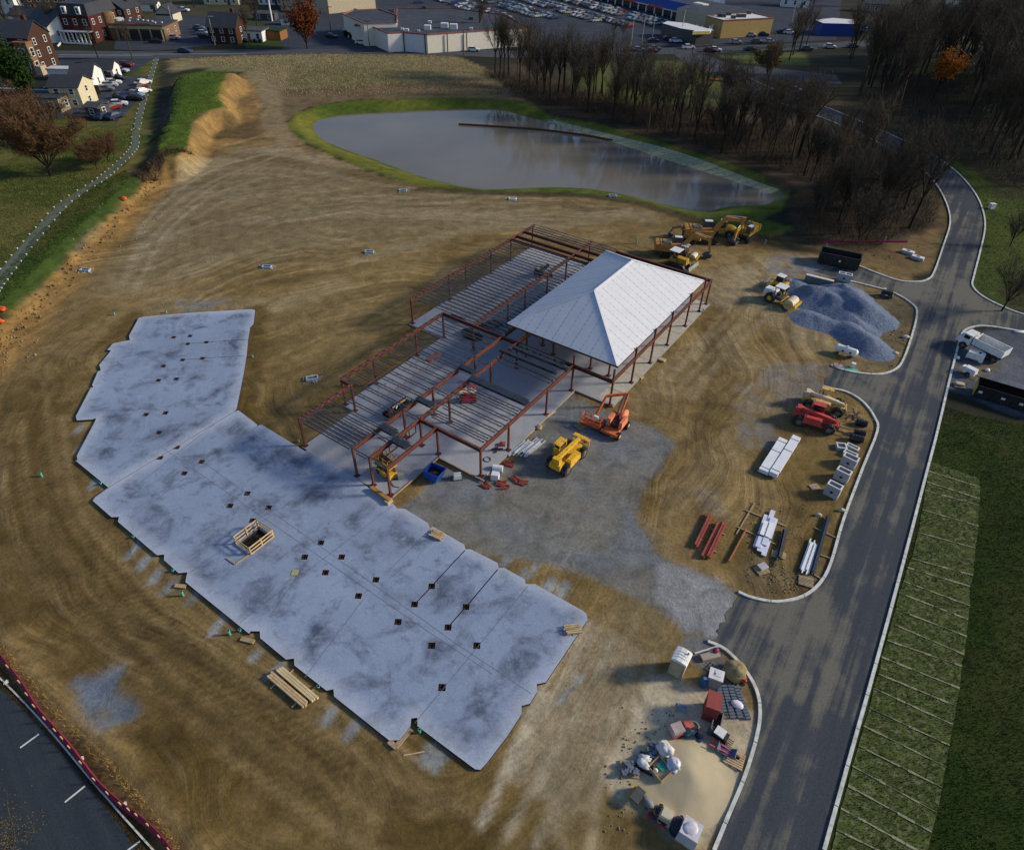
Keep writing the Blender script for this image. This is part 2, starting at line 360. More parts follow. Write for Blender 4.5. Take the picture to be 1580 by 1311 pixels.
# mound: grass plateau, eroded orange cliff, dark ditch
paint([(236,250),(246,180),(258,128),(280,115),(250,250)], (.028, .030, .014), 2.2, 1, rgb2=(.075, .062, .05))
paint([(280,245),(290,190),(330,165),(345,120),(390,112),(405,160),(418,195),(400,210),(350,222),(300,238)], (.27, .165, .06), 2, 1.2, rgb2=(.18, .115, .045))
paint([(330,215),(350,190),(400,185),(415,200),(380,215)], (.10, .07, .03), 1.5, 1, amount=.8)
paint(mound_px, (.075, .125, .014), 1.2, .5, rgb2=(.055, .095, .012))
# back field, brown band, green pond bank
paint([(258,92),(330,88),(500,82),(700,86),(735,100),(805,130),(820,152),(700,148),(560,150),(430,165),(400,150),(380,112),(300,106),(262,112)], DRY, 2, 1, rgb2=(.17, .145, .075), fw=.2)
paint([(455,100),(560,104),(690,112),(700,126),(560,132),(440,134)], (.085, .090, .026), 4, 3, amount=.6, mottle=.6)
paint([(440,138),(560,130),(720,122),(800,140),(830,160),(700,154),(540,154),(470,168),(448,186),(425,178)], (.115, .082, .042), 2.5, 1.5, rgb2=(.15, .108, .058))
paint([(395,105),(445,105),(430,150),(440,190),(470,225),(430,225),(405,200),(400,150)], (.24, .18, .10), 2, 1, amount=.8, fw=.4)
bank = [(443,192),(456,176),(490,162),(560,154),(700,150),(800,154),(850,178),(920,190),(1000,213),(1080,237),(1160,264),(1222,290),(1205,325),(1175,338),(1228,352),(1190,366),(1140,352),(1090,340),(1040,326),(950,307),(880,297),(800,298),(700,297),(640,286),(560,260),(480,224),(452,208)]
paint(bank, (.062, .090, .012), .9, .4, rgb2=(.095, .110, .018), fw=0)
paint([(445,192),(458,178),(500,180),(485,200),(520,228),(640,272),(700,286),(640,284),(560,258),(480,222)], (.15, .145, .022), 1.5, .6, amount=.7)
stroke([(650,292),(800,300),(900,303),(1000,318),(1090,348),(1200,378),(1290,392)], (.055, .040, .018), 1.5, .6, .8, feather=1)
paint([(840,184),(860,184),(1000,222),(1090,250),(1200,292),(1212,300),(1205,310),(1180,300),(1060,262),(960,228),(880,203)], (.15, .165, .095), 1.0, .4)
# woodland floor
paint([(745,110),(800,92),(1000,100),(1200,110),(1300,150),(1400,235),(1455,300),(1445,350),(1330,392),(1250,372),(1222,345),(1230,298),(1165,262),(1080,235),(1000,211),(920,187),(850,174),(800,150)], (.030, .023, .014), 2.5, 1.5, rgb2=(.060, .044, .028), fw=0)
paint([(960,92),(1090,96),(1180,118),(1150,165),(1000,160),(900,150),(880,110)], (.085, .10, .022), 5, 3, amount=.8, mottle=.3)
paint([(1100,84),(1240,80),(1250,100),(1150,98)], (.10, .115, .03), 3, 1, amount=.9)
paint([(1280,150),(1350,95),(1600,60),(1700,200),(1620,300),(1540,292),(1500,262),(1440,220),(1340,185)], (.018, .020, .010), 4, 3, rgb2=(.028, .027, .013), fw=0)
paint([(1350,80),(1450,85),(1440,120),(1370,115)], (.075, .085, .02), 5, 3, amount=.8, mottle=.4)
paint([(1480,90),(1580,80),(1580,150),(1500,150)], (.05, .055, .015), 5, 3, amount=.6, mottle=.5)
# right-hand lawns
paint([(1452,240),(1500,262),(1600,300),(1700,320),(1700,500),(1590,480),(1545,470),(1500,440),(1520,350),(1505,300),(1478,268)], (.045, .068, .010), 1.5, .6, rgb2=(.060, .080, .014), fw=0)
paint([(1505,268),(1600,275),(1600,312),(1540,305)], (.030, .026, .014), 2, 1.5, amount=.85)
paint([(1535,445),(1560,440),(1600,450),(1600,480),(1560,472)], (.035, .028, .014), 1.5, 1, amount=.8)
paint([(1452,640),(1500,640),(1700,680),(1900,1500),(1250,1400),(1272,1311),(1350,1030),(1390,880),(1427,740)], (.017, .034, .004), 1.2, .3, rgb2=(.036, .046, .010), fw=0, rw=.8)
paint([(1462,640),(1452,690),(1500,700),(1510,760),(1450,760)], (.035, .055, .008), 3, 2, amount=.7)
paint([(1478,512),(1600,508),(1700,540),(1700,660),(1560,640),(1480,606),(1462,600)], (.070, .082, .105), 1, .6, rgb2=(.10, .112, .135), fw=.2)
paint([(1478,560),(1530,562),(1528,585),(1490,588)], (.16, .12, .065), 1.5, 1, amount=.8)
# bottom left strip between silt fence and the paved lot
paint([(-40,985),(0,1030),(60,1090),(130,1160),(200,1240),(262,1330),(236,1330),(150,1210),(60,1100),(0,1048),(-60,1000)], (.045, .028, .010), .5, .2, fw=0, rw=1.4)
stroke([(0,985),(40,1040),(90,1095),(150,1150),(200,1205),(250,1265),(300,1325)], (.26, .18, .075), .9, .5, .75, feather=.8)
fl = spline(PW([(300,478),(560,405),(827,383),(960,410),(1060,470),(1040,580),(985,740),(940,880),(890,1000),(740,1180),(560,1120),(300,920),(145,770),(112,690),(150,560),(200,500)]), 4, True)
flow = sdist(fl, X, Y)+(fbm(X, Y, .045, 1, 3)-.5)*13+(fbm(X, Y, .2, 2, 2)-.5)*1.5
nx, ny = len(xs), len(ys)
ii = (np.arange(ny-1)[:, None]*nx+np.arange(nx-1)[None, :]).ravel()
faces = np.stack([ii, ii+1, ii+1+nx, ii+nx], 1)
me = bpy.data.meshes.new('ground'); me.vertices.add(len(X)); me.vertices.foreach_set('co', np.stack([X, Y, Z], 1).ravel().astype(np.float32))
me.loops.add(faces.size); me.loops.foreach_set('vertex_index', faces.ravel().astype(np.int32))
me.polygons.add(len(faces)); me.polygons.foreach_set('loop_start', (np.arange(len(faces))*4).astype(np.int32))
me.update(calc_edges=True); me.polygons.foreach_set('use_smooth', np.ones(len(faces), bool))
ca = me.color_attributes.new('soil', 'FLOAT_COLOR', 'POINT')
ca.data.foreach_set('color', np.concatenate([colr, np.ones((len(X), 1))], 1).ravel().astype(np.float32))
for nm, arr in (('flow', flow), ('tracks', flow_w), ('coarse', rough_w)):
    at = me.attributes.new(nm, 'FLOAT', 'POINT'); at.data.foreach_set('value', arr.astype(np.float32))
ground = bpy.data.objects.new('ground', me); COL.objects.link(ground); ground['kind'] = 'structure'
def ground_material():
    m, n, l, b = new_mat('soil_and_grass')
    def N(t, **k):
        o = n.new(t)
        for a, v in k.items(): o.inputs[a].default_value = v
        return o
    def math_(op, a, c, d=None):
        o = n.new('ShaderNodeMath'); o.operation = op
        for i, v in enumerate((a, c, d)):
            if v is None: continue
            if isinstance(v, (int, float)): o.inputs[i].default_value = v
            else: l.new(v, o.inputs[i])
        return o.outputs[0]
    def att(nm, out):
        o = n.new('ShaderNodeAttribute'); o.attribute_name = nm; return o.outputs[out]
    geo = n.new('ShaderNodeNewGeometry'); pos = geo.outputs['Position']
    sep = n.new('ShaderNodeSeparateXYZ'); l.new(pos, sep.inputs[0])
    fl_ = att('flow', 'Fac')
    def track(scale_xy, kf, sc, det):
        cb = n.new('ShaderNodeCombineXYZ')
        l.new(math_('MULTIPLY', sep.outputs[0], scale_xy), cb.inputs[0]); l.new(math_('MULTIPLY', sep.outputs[1], scale_xy), cb.inputs[1]); l.new(math_('MULTIPLY', fl_, kf), cb.inputs[2])
        t = N('ShaderNodeTexNoise', Scale=sc, Detail=det, Roughness=.62); l.new(cb.outputs[0], t.inputs['Vector']); return t.outputs[0]
    t1 = track(.05, 1.0, 1.3, 5); t2 = track(.02, 1.0, .35, 3)
    fine = N('ShaderNodeTexNoise', Scale=3.4, Detail=8, Roughness=.78); l.new(pos, fine.inputs['Vector'])
    mid = N('ShaderNodeTexNoise', Scale=.55, Detail=7, Roughness=.66, Distortion=.6); l.new(pos, mid.inputs['Vector'])
    def rm(v, a, c, lo, hi):
        o = N('ShaderNodeMapRange'); o.inputs['From Min'].default_value = a; o.inputs['From Max'].default_value = c
        o.inputs['To Min'].default_value = lo; o.inputs['To Max'].default_value = hi; l.new(v, o.inputs['Value']); return o.outputs[0]
    big = N('ShaderNodeTexNoise', Scale=.07, Detail=5, Roughness=.6, Distortion=1.0); l.new(pos, big.inputs['Vector'])
    trk = math_('MULTIPLY', att('tracks', 'Fac'), rm(big.outputs[0], .38, .60, .12, 1.25))
    s1 = math_('ADD', 1, math_('MULTIPLY', trk, rm(t1, .34, .66, -.24, .26)))
    trk2 = trk
    s2 = math_('ADD', 1, math_('MULTIPLY', trk, rm(t2, .35, .65, -.2, .2)))
    s3 = rm(fine.outputs[0], .32, .68, .72, 1.30); s4 = rm(mid.outputs[0], .32, .68, .70, 1.30)
    tot = math_('MULTIPLY', math_('MULTIPLY', s1, s2), math_('MULTIPLY', s3, s4))
    mx = n.new('ShaderNodeMix'); mx.data_type = 'RGBA'; mx.blend_type = 'MULTIPLY'; mx.inputs[0].default_value = 1
    l.new(att('soil', 'Color'), mx.inputs[6]); l.new(tot, mx.inputs[7])
    # bluish stone dust washed into the tracks
    dust = n.new('ShaderNodeMix'); dust.data_type = 'RGBA'; dust.inputs[7].default_value = (.20, .195, .18, 1)
    l.new(math_('MULTIPLY', trk, rm(t1, .60, .78, 0, .35)), dust.inputs[0]); l.new(mx.outputs[2], dust.inputs[6])
    l.new(dust.outputs[2], b.inputs['Base Color'])
    b.inputs['Roughness'].default_value = .93; b.inputs['Specular IOR Level'].default_value = .12
    bp = N('ShaderNodeBump', Strength=.6, Distance=.2)
    hh = math_('ADD', math_('MULTIPLY', fine.outputs[0], math_('MULTIPLY', att('coarse', 'Fac'), .55)), math_('MULTIPLY', math_('MULTIPLY', t1, trk), 1.0))
    hh = math_('ADD', hh, math_('MULTIPLY', mid.outputs[0], .6)); l.new(hh, bp.inputs['Height']); l.new(bp.outputs[0], b.inputs['Normal'])
    return m
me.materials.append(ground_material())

# ------------------------------------------------------------------ water
def water_material():
    m, n, l, b = new_mat('silty_water')
    geo = n.new('ShaderNodeNewGeometry')
    nz = n.new('ShaderNodeTexNoise'); nz.inputs['Scale'].default_value = .05; nz.inputs['Detail'].default_value = 4; l.new(geo.outputs['Position'], nz.inputs['Vector'])
    cr = n.new('ShaderNodeValToRGB'); cr.color_ramp.elements[0].position = .3; cr.color_ramp.elements[0].color = (.135, .122, .100, 1)
    cr.color_ramp.elements[1].position = .7; cr.color_ramp.elements[1].color = (.175, .160, .135, 1); l.new(nz.outputs[0], cr.inputs[0]); l.new(cr.outputs[0], b.inputs['Base Color'])
    b.inputs['Roughness'].default_value = .05; b.inputs['IOR'].default_value = 1.33
    n2 = n.new('ShaderNodeTexNoise'); n2.inputs['Scale'].default_value = 1.1; n2.inputs['Detail'].default_value = 3; l.new(geo.outputs['Position'], n2.inputs['Vector'])
    bp = n.new('ShaderNodeBump'); bp.inputs['Strength'].default_value = .12; bp.inputs['Distance'].default_value = .06; l.new(n2.outputs[0], bp.inputs['Height']); l.new(bp.outputs[0], b.inputs['Normal'])
    return m
ww = PW(water_px, WATER_Z); cxw = sum(p[0] for p in ww)/len(ww); cyw = sum(p[1] for p in ww)/len(ww)
pond = [(cxw+(x-cxw)*1.03, cyw+(y-cyw)*1.04) for x, y in water_w]
mb = MB(); mb.add([(x, y, WATER_Z) for x, y in pond], [tuple(range(len(pond)))])
w_ = mb.build('pond_water', water_material(), kind='structure')

# ------------------------------------------------------------------ paved surfaces
def paved_material(name, c0, c1, dusty, ang, dust_amt=.5, streak=.25, spots=()):
    m, n, l, b = new_mat(name)
    geo = n.new('ShaderNodeNewGeometry')
    m0 = n.new('ShaderNodeMapping'); m0.inputs['Rotation'].default_value = (0, 0, -ang); l.new(geo.outputs['Position'], m0.inputs['Vector'])
    mp = n.new('ShaderNodeMapping'); mp.inputs['Scale'].default_value = (.03, 1.3, 1); l.new(m0.outputs[0], mp.inputs['Vector'])
    st = n.new('ShaderNodeTexNoise'); st.inputs['Scale'].default_value = .9; st.inputs['Detail'].default_value = 6; st.inputs['Roughness'].default_value = .6; l.new(mp.outputs[0], st.inputs['Vector'])
    mid = n.new('ShaderNodeTexNoise'); mid.inputs['Scale'].default_value = .22; mid.inputs['Detail'].default_value = 6; mid.inputs['Roughness'].default_value = .6; l.new(geo.outputs['Position'], mid.inputs['Vector'])
    fi = n.new('ShaderNodeTexNoise'); fi.inputs['Scale'].default_value = 9; fi.inputs['Detail'].default_value = 5; fi.inputs['Roughness'].default_value = .75; l.new(geo.outputs['Position'], fi.inputs['Vector'])
    mx = n.new('ShaderNodeMix'); mx.data_type = 'RGBA'; mx.inputs[6].default_value = (*c0, 1); mx.inputs[7].default_value = (*c1, 1)
    r0 = n.new('ShaderNodeMapRange'); r0.inputs['From Min'].default_value = .32; r0.inputs['From Max'].default_value = .68; l.new(st.outputs[0], r0.inputs['Value']); l.new(r0.outputs[0], mx.inputs[0])
    ad = n.new('ShaderNodeMath'); ad.operation = 'MULTIPLY_ADD'; l.new(st.outputs[0], ad.inputs[0]); ad.inputs[1].default_value = streak*2; l.new(mid.outputs[0], ad.inputs[2])
    src = ad.outputs[0]
    for (sx, sy, sr, sa) in spots:              # places where lorries drag soil onto the paving
        vd = n.new('ShaderNodeVectorMath'); vd.operation = 'DISTANCE'; l.new(geo.outputs['Position'], vd.inputs[0]); vd.inputs[1].default_value = (sx, sy, 0)
        q = n.new('ShaderNodeMapRange'); q.inputs['From Min'].default_value = sr; q.inputs['From Max'].default_value = sr*.2; q.inputs['To Max'].default_value = sa; l.new(vd.outputs['Value'], q.inputs['Value'])
        aa = n.new('ShaderNodeMath'); l.new(src, aa.inputs[0]); l.new(q.outputs[0], aa.inputs[1]); src = aa.outputs[0]
    r1 = n.new('ShaderNodeMapRange'); r1.inputs['From Min'].default_value = .52+streak; r1.inputs['From Max'].default_value = .72+streak; r1.inputs['To Max'].default_value = dust_amt; l.new(src, r1.inputs['Value'])
    m2 = n.new('ShaderNodeMix'); m2.data_type = 'RGBA'; l.new(r1.outputs[0], m2.inputs[0]); l.new(mx.outputs[2], m2.inputs[6]); m2.inputs[7].default_value = (*dusty, 1)
    r2 = n.new('ShaderNodeMapRange'); r2.inputs['From Min'].default_value = .3; r2.inputs['From Max'].default_value = .7; r2.inputs['To Min'].default_value = .74; r2.inputs['To Max'].default_value = 1.28; l.new(fi.outputs[0], r2.inputs['Value'])
    m3 = n.new('ShaderNodeMix'); m3.data_type = 'RGBA'; m3.blend_type = 'MULTIPLY'; m3.inputs[0].default_value = 1; l.new(m2.outputs[2], m3.inputs[6]); l.new(r2.outputs[0], m3.inputs[7])
    l.new(m3.outputs[2], b.inputs['Base Color']); b.inputs['Roughness'].default_value = .95; b.inputs['Specular IOR Level'].default_value = .08
    bp = n.new('ShaderNodeBump'); bp.inputs['Strength'].default_value = .35; bp.inputs['Distance'].default_value = .03; l.new(fi.outputs[0], bp.inputs['Height']); l.new(bp.outputs[0], b.inputs['Normal'])
    return m
def sheet(name, pts, z, m, kind='structure', world=False):
    w = pts if world else PW(pts, z)
    a = sum(w[i][0]*w[(i+1) % len(w)][1]-w[(i+1) % len(w)][0]*w[i][1] for i in range(len(w)))
    if a < 0: w = w[::-1]
    return MB().add([(x, y, z) for x, y in w], [tuple(range(len(w)))]).build(name, m, kind=kind)
roadR_px = [(1272,1311),(1310,1173),(1350,1030),(1390.6,880),(1427,740),(1446.6,665),(1465,587),(1478,535),(1483,517),(1492,507),(1512,502),(1545,505),(1610,517)]
roadN_px = [(1610,488),(1580,484),(1545,471),(1515,455),(1501,440),(1503,425),(1512,390),(1520,352),(1517,325),(1505,298),(1482,270),(1452,246),(1420,228),(1340,192),(1275,165),(1200,140),(1140,112)]
roadW_px = [(1120,118),(1180,150),(1255,176),(1330,207),(1392,240),(1430,267),(1450,292),(1463,320),(1466,345),(1456,378),(1442,418),(1432,430),(1412,434),(1380,430),(1322,408)]
isle_px = [(1255,418),(1300,430),(1350,442),(1382,452),(1410,470),(1415,484),(1408,515),(1395,552),(1383,568),(1360,576),(1330,575),(1300,569),(1283,562)]
bay_px = [(1272,597),(1305,603),(1332,619),(1350,643),(1354,664),(1332,720),(1302,800),(1282,868),(1264,900),(1238,919),(1200,927),(1162,921),(1140,912)]
last_px = [(1092,988),(1120,1001),(1148,1030),(1167,1062),(1173,1095),(1168,1135),(1150,1195),(1125,1255),(1102,1311)]
z = .03
def ragged(a, b, n, amp):
    return PW([(a[0]+(b[0]-a[0])*i/n+random.uniform(-1, 1.6)*amp, a[1]+(b[1]-a[1])*i/n+random.uniform(-.6, .6)*amp) for i in range(1, n)], z)
road_w = spline(PW(roadR_px, z), 4)+spline(PW(roadN_px, z), 4)+spline(PW(roadW_px, z), 4)+spline(PW(isle_px, z), 4)+ragged((1284,563),(1273,596),6,4)+spline(PW(bay_px, z), 4)+ragged((1140,914),(1094,986),16,7)+spline(PW(last_px, z), 4)+PW([(1080,1400),(1250,1400)], z)
asphalt = paved_material('dusty_asphalt', (.048, .056, .070), (.062, .070, .083), (.20, .185, .145), heading(P(1290,1250), P(1440,690)), .60, .55, [(*P(1440,455)[:2], 17, .24), (*P(1390,570)[:2], 12, .14), (*P(1180,960)[:2], 8, .22), (*P(1300,560+30)[:2], 8, .1), (*P(1495,340)[:2], 8, .06), (*P(1260,940)[:2], 6, .06)])
sheet('access_road', road_w, z, asphalt, world=True)
conc_k = mat('kerb_concrete', (.56, .58, .55), .8, var=.2, scale=1.1, dirt=((.3, .26, .18), .5))
def kerb(pts, w=.2, hh=.16, mt=None, n=4, world=False, name='kerb', base=0):
    c = pts if world else spline(PW(pts, hh), n)
    cv = [Vector((x, y)) for x, y in c]; vs = []; mbk = MB()
    for i, p in enumerate(cv):
        t = (cv[min(i+1, len(cv)-1)]-cv[max(i-1, 0)]).normalized(); nrm = Vector((-t.y, t.x))
        for s_, zz in ((1, base), (1, base+hh), (-1, base+hh), (-1, base)):
            q = p+nrm*s_*w/2; vs.append((q.x, q.y, zz))
    fs = []
    for i in range(len(cv)-1):
        a = i*4; b_ = a+4
        fs += [(a+0, b_+0, b_+1, a+1), (a+1, b_+1, b_+2, a+2), (a+2, b_+2, b_+3, a+3)]
    fs += [(0, 1, 2, 3), tuple(len(vs)-4+k for k in (3, 2, 1, 0))]
    mbk.add(vs, fs); ko = mbk.build(name, mt or conc_k, kind='structure'); jm = MB(); run = 0
    for i in range(1, len(cv)):
        a, b = cv[i-1], cv[i]; L = (b-a).length; d = (b-a)/max(L, 1e-6)
        while run < L:
            q = a+d*run; jm.box((q.x, q.y, base+hh*.5), (.05, w+.012, hh+.012), math.atan2(d.y, d.x)); run += 3.05
        run -= L
    jo = jm.build('kerb_joint', mat('dark_kerb_joint', (.12, .11, .10), .9), ko); jo['kind'] = 'stuff'  # dark joints across the kerb
    return ko
for pl in (roadR_px[:], roadN_px, roadW_px[1:], isle_px[1:], bay_px, last_px): kerb(pl, .24)
# paved lot at the bottom left with painted stall lines
lotmat = paved_material('worn_asphalt', (.026, .035, .046), (.042, .052, .064), (.065, .075, .08), rad(-45), .4, .1)
sheet('lot_pavement', [(-60,1010),(0,1062),(60,1118),(130,1200),(190,1280),(228,1340),(-200,1400),(-260,1100)], .02, lotmat)
white_paint = mat('road_paint', (.62, .64, .62), .7, var=.15)
for a, b_ in (((31,1153),(60,1132)), ((100,1237),(131,1212)), ((197,1311),(216,1297))):
    p = P(*a, .026); q = P(*b_, .026); MB().bar(p, q, .12, .004).build('stall_line', white_paint, kind='structure')
kerb([(-30,1018),(0,1046),(40,1086),(85,1136),(130,1190),(180,1248),(243,1318)], .10, .12)
# town roads and lots
townmat = paved_material('town_asphalt', (.034, .041, .058), (.052, .060, .080), (.085, .09, .10), 0, .5, .15)
sheet('parking_lot', [(440,78),(400,60),(430,12),(470,-20),(560,-25),(760,-30),(1300,-8),(1290,62),(1180,66),(1060,72),(1000,70),(930,74),(800,76),(600,80)], .02, townmat)
sheet('town_pavement', [(176,76),(178,62),(262,60),(268,22),(320,26),(330,70),(240,79)], .02, townmat)
sheet('town_pavement', [(75,112),(78,92),(240,90),(225,98),(206,112),(130,114)], .02, townmat)
sheet('town_pavement', [(138,182),(132,140),(176,118),(232,118),(228,140),(206,162),(180,188)], .02, townmat)
sheet('town_pavement', [(-60,178),(-60,150),(100,158),(140,176),(120,184)], .02, townmat)
hw = paved_material('highway_asphalt', (.055, .062, .075), (.075, .083, .095), (.11, .108, .105), 0, .4, .1)
sheet('highway', [(-300,92),(60,90),(240,91),(400,84),(620,83),(800,90),(940,84),(1060,84),(1220,78),(1320,73),(1500,60),(1700,48),(1700,40),(1500,52),(1320,64),(1220,68),(1060,74),(940,74),(800,78),(620,76),(400,76),(240,80),(60,78),(-300,78)], .05, hw)
sheet('side_street', [(1040,84),(1085,84),(1130,100),(1200,106),(1290,116),(1300,130),(1200,122),(1120,118),(1060,100)], .04, hw)
for yy, x0, x1 in ((84.6, 90, 380), (87.2, 90, 235)):
    MB().bar(P(x0, yy, .06), P(x1, yy-1.5, .06), .15, .004).build('lane_line', white_paint, kind='structure')
# ================================================================== CONCRETE SLAB (new pour, wings at the left)
def concrete_material(name, base, stain, amt, blue=(.33, .39, .52), rim=False):
    m, n, l, b = new_mat(name)
    geo = n.new('ShaderNodeNewGeometry'); pos = geo.outputs['Position']
    def nz(s, d, r, dist=0):
        o = n.new('ShaderNodeTexNoise'); o.inputs['Scale'].default_value = s; o.inputs['Detail'].default_value = d; o.inputs['Roughness'].default_value = r; o.inputs['Distortion'].default_value = dist
        l.new(pos, o.inputs['Vector']); return o.outputs[0]
    def mr(v, a, c, lo, hi):
        o = n.new('ShaderNodeMapRange'); o.inputs['From Min'].default_value = a; o.inputs['From Max'].default_value = c; o.inputs['To Min'].default_value = lo; o.inputs['To Max'].default_value = hi
        l.new(v, o.inputs['Value']); return o.outputs[0]
    def mix(f, a, c, bt='MIX'):
        o = n.new('ShaderNodeMix'); o.data_type = 'RGBA'; o.blend_type = bt
        if isinstance(f, (int, float)): o.inputs[0].default_value = f
        else: l.new(f, o.inputs[0])
        for i, v in ((6, a), (7, c)):
            if isinstance(v, tuple): o.inputs[i].default_value = (*v, 1)
            else: l.new(v, o.inputs[i])
        return o.outputs[2]
    c = mix(mr(nz(.11, 6, .6, .3), .35, .65, 0, 1), base, blue)
    c = mix(mr(nz(.30, 8, .66, .35), .49, .67, 0, amt), c, stain)
    c = mix(mr(nz(.95, 9, .72, .5), .55, .69, 0, amt*.65), c, stain)
    c = mix(mr(nz(1.7, 8, .75, .6), .58, .72, 0, .6), c, (.42, .45, .50))
    if rim:
        at = n.new('ShaderNodeAttribute'); at.attribute_name = 'rim'
        ad = n.new('ShaderNodeMath'); ad.operation = 'MULTIPLY_ADD'; l.new(nz(.8, 4, .6), ad.inputs[0]); ad.inputs[1].default_value = -1.1; l.new(at.outputs['Fac'], ad.inputs[2])
        c = mix(mr(ad.outputs[0], -.5, .75, .55, 0), c, (.47, .51, .59))
    c = mix(1.0, c, mr(nz(11, 4, .7), .3, .7, .80, 1.20), 'MULTIPLY')
    l.new(c, b.inputs['Base Color']); b.inputs['Roughness'].default_value = .78; b.inputs['Specular IOR Level'].default_value = .3
    return m
slab_mat = concrete_material('new_concrete', (.20, .250, .355), (.050, .068, .110), .9, (.255, .318, .450), rim=True)
floor_mat = concrete_material('trowelled_concrete', (.33, .34, .37), (.20, .20, .21), .45, (.30, .32, .38))
dark_earth = mat('pit_earth', (.045, .028, .018), .95, var=.3)
form_mat = mat('dark_formwork', (.050, .036, .040), .9, var=.3)
from mathutils.geometry import delaunay_2d_cdt
def flat_slab(name, loop, holes, z0, z1, mats, parent=None, grid=.7, **k):
    if not grid: return _flat(name, loop, holes, z0, z1, mats, parent, **k)
    xs_ = [p[0] for p in loop]; ys_ = [p[1] for p in loop]
    A, B = np.meshgrid(np.arange(min(xs_), max(xs_), grid), np.arange(min(ys_), max(ys_), grid)); A = A.ravel(); B = B.ravel(); ok = sdist(loop, A, B) < -.3
    for h in holes:
        bx = [p[0] for p in h]; by = [p[1] for p in h]; ok &= ~((A > min(bx)-.15) & (A < max(bx)+.15) & (B > min(by)-.15) & (B < max(by)+.15)) | (len(h) != 4)
    pts = []; edges = []
    for lp in [loop]+list(holes):
        o = len(pts); pts += [Vector(p) for p in lp]; edges += [(o+i, o+(i+1) % len(lp)) for i in range(len(lp))]
    nb_ = len(pts); pts += [Vector((x, y)) for x, y in zip(A[ok], B[ok])]
    vo, eo, fo, *_ = delaunay_2d_cdt(pts, edges, [], 0, 1e-4)
    V2 = np.array([tuple(v) for v in vo]); fo = np.array([list(f) for f in fo]); cen = V2[fo].mean(1)
    keep = sdist(loop, cen[:, 0], cen[:, 1]) < 0
    for h in holes: keep &= sdist(h, cen[:, 0], cen[:, 1]) > 0
    fo = fo[keep]; e = np.abs(sdist(loop, V2[:, 0], V2[:, 1]))
    vs = [(x, y, z1) for x, y in V2]; fs = []; mi = []
    for f in fo:
        p, q, r = V2[f[0]], V2[f[1]], V2[f[2]]; cr = (q[0]-p[0])*(r[1]-p[1])-(q[1]-p[1])*(r[0]-p[0]); fs.append(list(f) if cr > 0 else list(f)[::-1]); mi.append(0)
    for li, lp in enumerate([loop]+list(holes)):
        ar = sum(lp[i][0]*lp[(i+1) % len(lp)][1]-lp[(i+1) % len(lp)][0]*lp[i][1] for i in range(len(lp))); o = len(vs); m_ = len(lp)
        vs += [(x, y, z1) for x, y in lp]+[(x, y, z0) for x, y in lp]
        for i in range(m_):
            q = [o+i, o+(i+1) % m_, o+m_+(i+1) % m_, o+m_+i]
            if (ar > 0) == (li == 0): q = q[::-1]
            fs.append(q); mi.append(1)
    me = bpy.data.meshes.new(name); me.from_pydata(vs, [], fs)
    for m in mats: me.materials.append(m)
    me.polygons.foreach_set('material_index', mi)
    at = me.attributes.new('rim', 'FLOAT', 'POINT'); ev = np.zeros(len(vs), np.float32); ev[:len(e)] = e; at.data.foreach_set('value', ev); me.update()
    o = bpy.data.objects.new(name, me); COL.objects.link(o)
    if parent: o.parent = parent
    tag(o, **k); return o
SZ = .25
A_px = [(362,634.5),(365,631),(376,576),(380.5,548),(383,523),(386,505),(391,500),(393.7,478.3),(388,477),(300,482),(223,488.4),(214,490.5),(199,518),(200.5,524.7),(174.6,529.6),(165,540),(171.5,540.5),(153.2,563),(155.5,571),(151,573),(142,594),(144.5,597),(140,598),(117,642),(118.6,648.5),(141,647),(148.6,645),(144.5,654),(118.5,703),(119.5,710),(116,710),(167,751.8)]
B_px = [(167.3,752.2),(362.3,634.9),(368,633),(397,655),(396,657),(404,655),(471,696),(476,692),(550,738),(602,778),(606,776),(613,784),(624.6,784.6),(660,806.5),(663.3,815),(668,812),(716,839.5),(718.5,847),(726.5,847),(768,868),(769.5,876),(777.4,875.4),(809.5,893),(811,900.5),(825.8,900.8),(898,941),(904.5,946.3),(906.6,956),(842,1052),(828,1055),(829,1066),(817.4,1085),(804.5,1088.5),(805.5,1100),(783,1134.6),(750.6,1177),(741,1187),(733,1186),(722,1178),(644,1119.5),(644,1106.6),(634.4,1107.7),(633.4,1119.5),(617,1141),(601,1142),(515.6,1074),(514.5,1062.7),(503.7,1064.8),(454.2,1026),(453.6,1015.3),(441.3,1017),(401.5,984),(400.9,973.4),(386.5,973.4),(384,977),(286,897.5),(289,882.5),(275.4,883.8),(253,863.7),(253.4,855),(242,856.2),(182,804.6),(183.5,797),(172,797.7),(143,772.3),(146.3,767)]
def diamond(x, y, r=.27): p = P(x, y, SZ); return [(p.x-r, p.y-r), (p.x+r, p.y-r), (p.x+r, p.y+r), (p.x-r, p.y+r)]
def slit(p, q, w=.09):
    a = P(*p, SZ); b = P(*q, SZ); d = (b-a); d.z = 0; d.normalize(); n = Vector((-d.y, d.x, 0))*w/2
    return [tuple(v[:2]) for v in (a-n, b-n, b+n, a+n)]
wing_root = thing('foundation_slab', 'bluish grey angled concrete foundation slab with bolt pockets, left of the steel frame', 'concrete slab')
pocA = [(267.7,520.4),(293,518.3),(289.3,530.5),(318,528),(281.4,555.2),(311.9,552.8),(251.8,564.7),(244.2,586.6),(271.6,584.5),(224.9,639.4),(255.1,637),(244.8,667.2)]
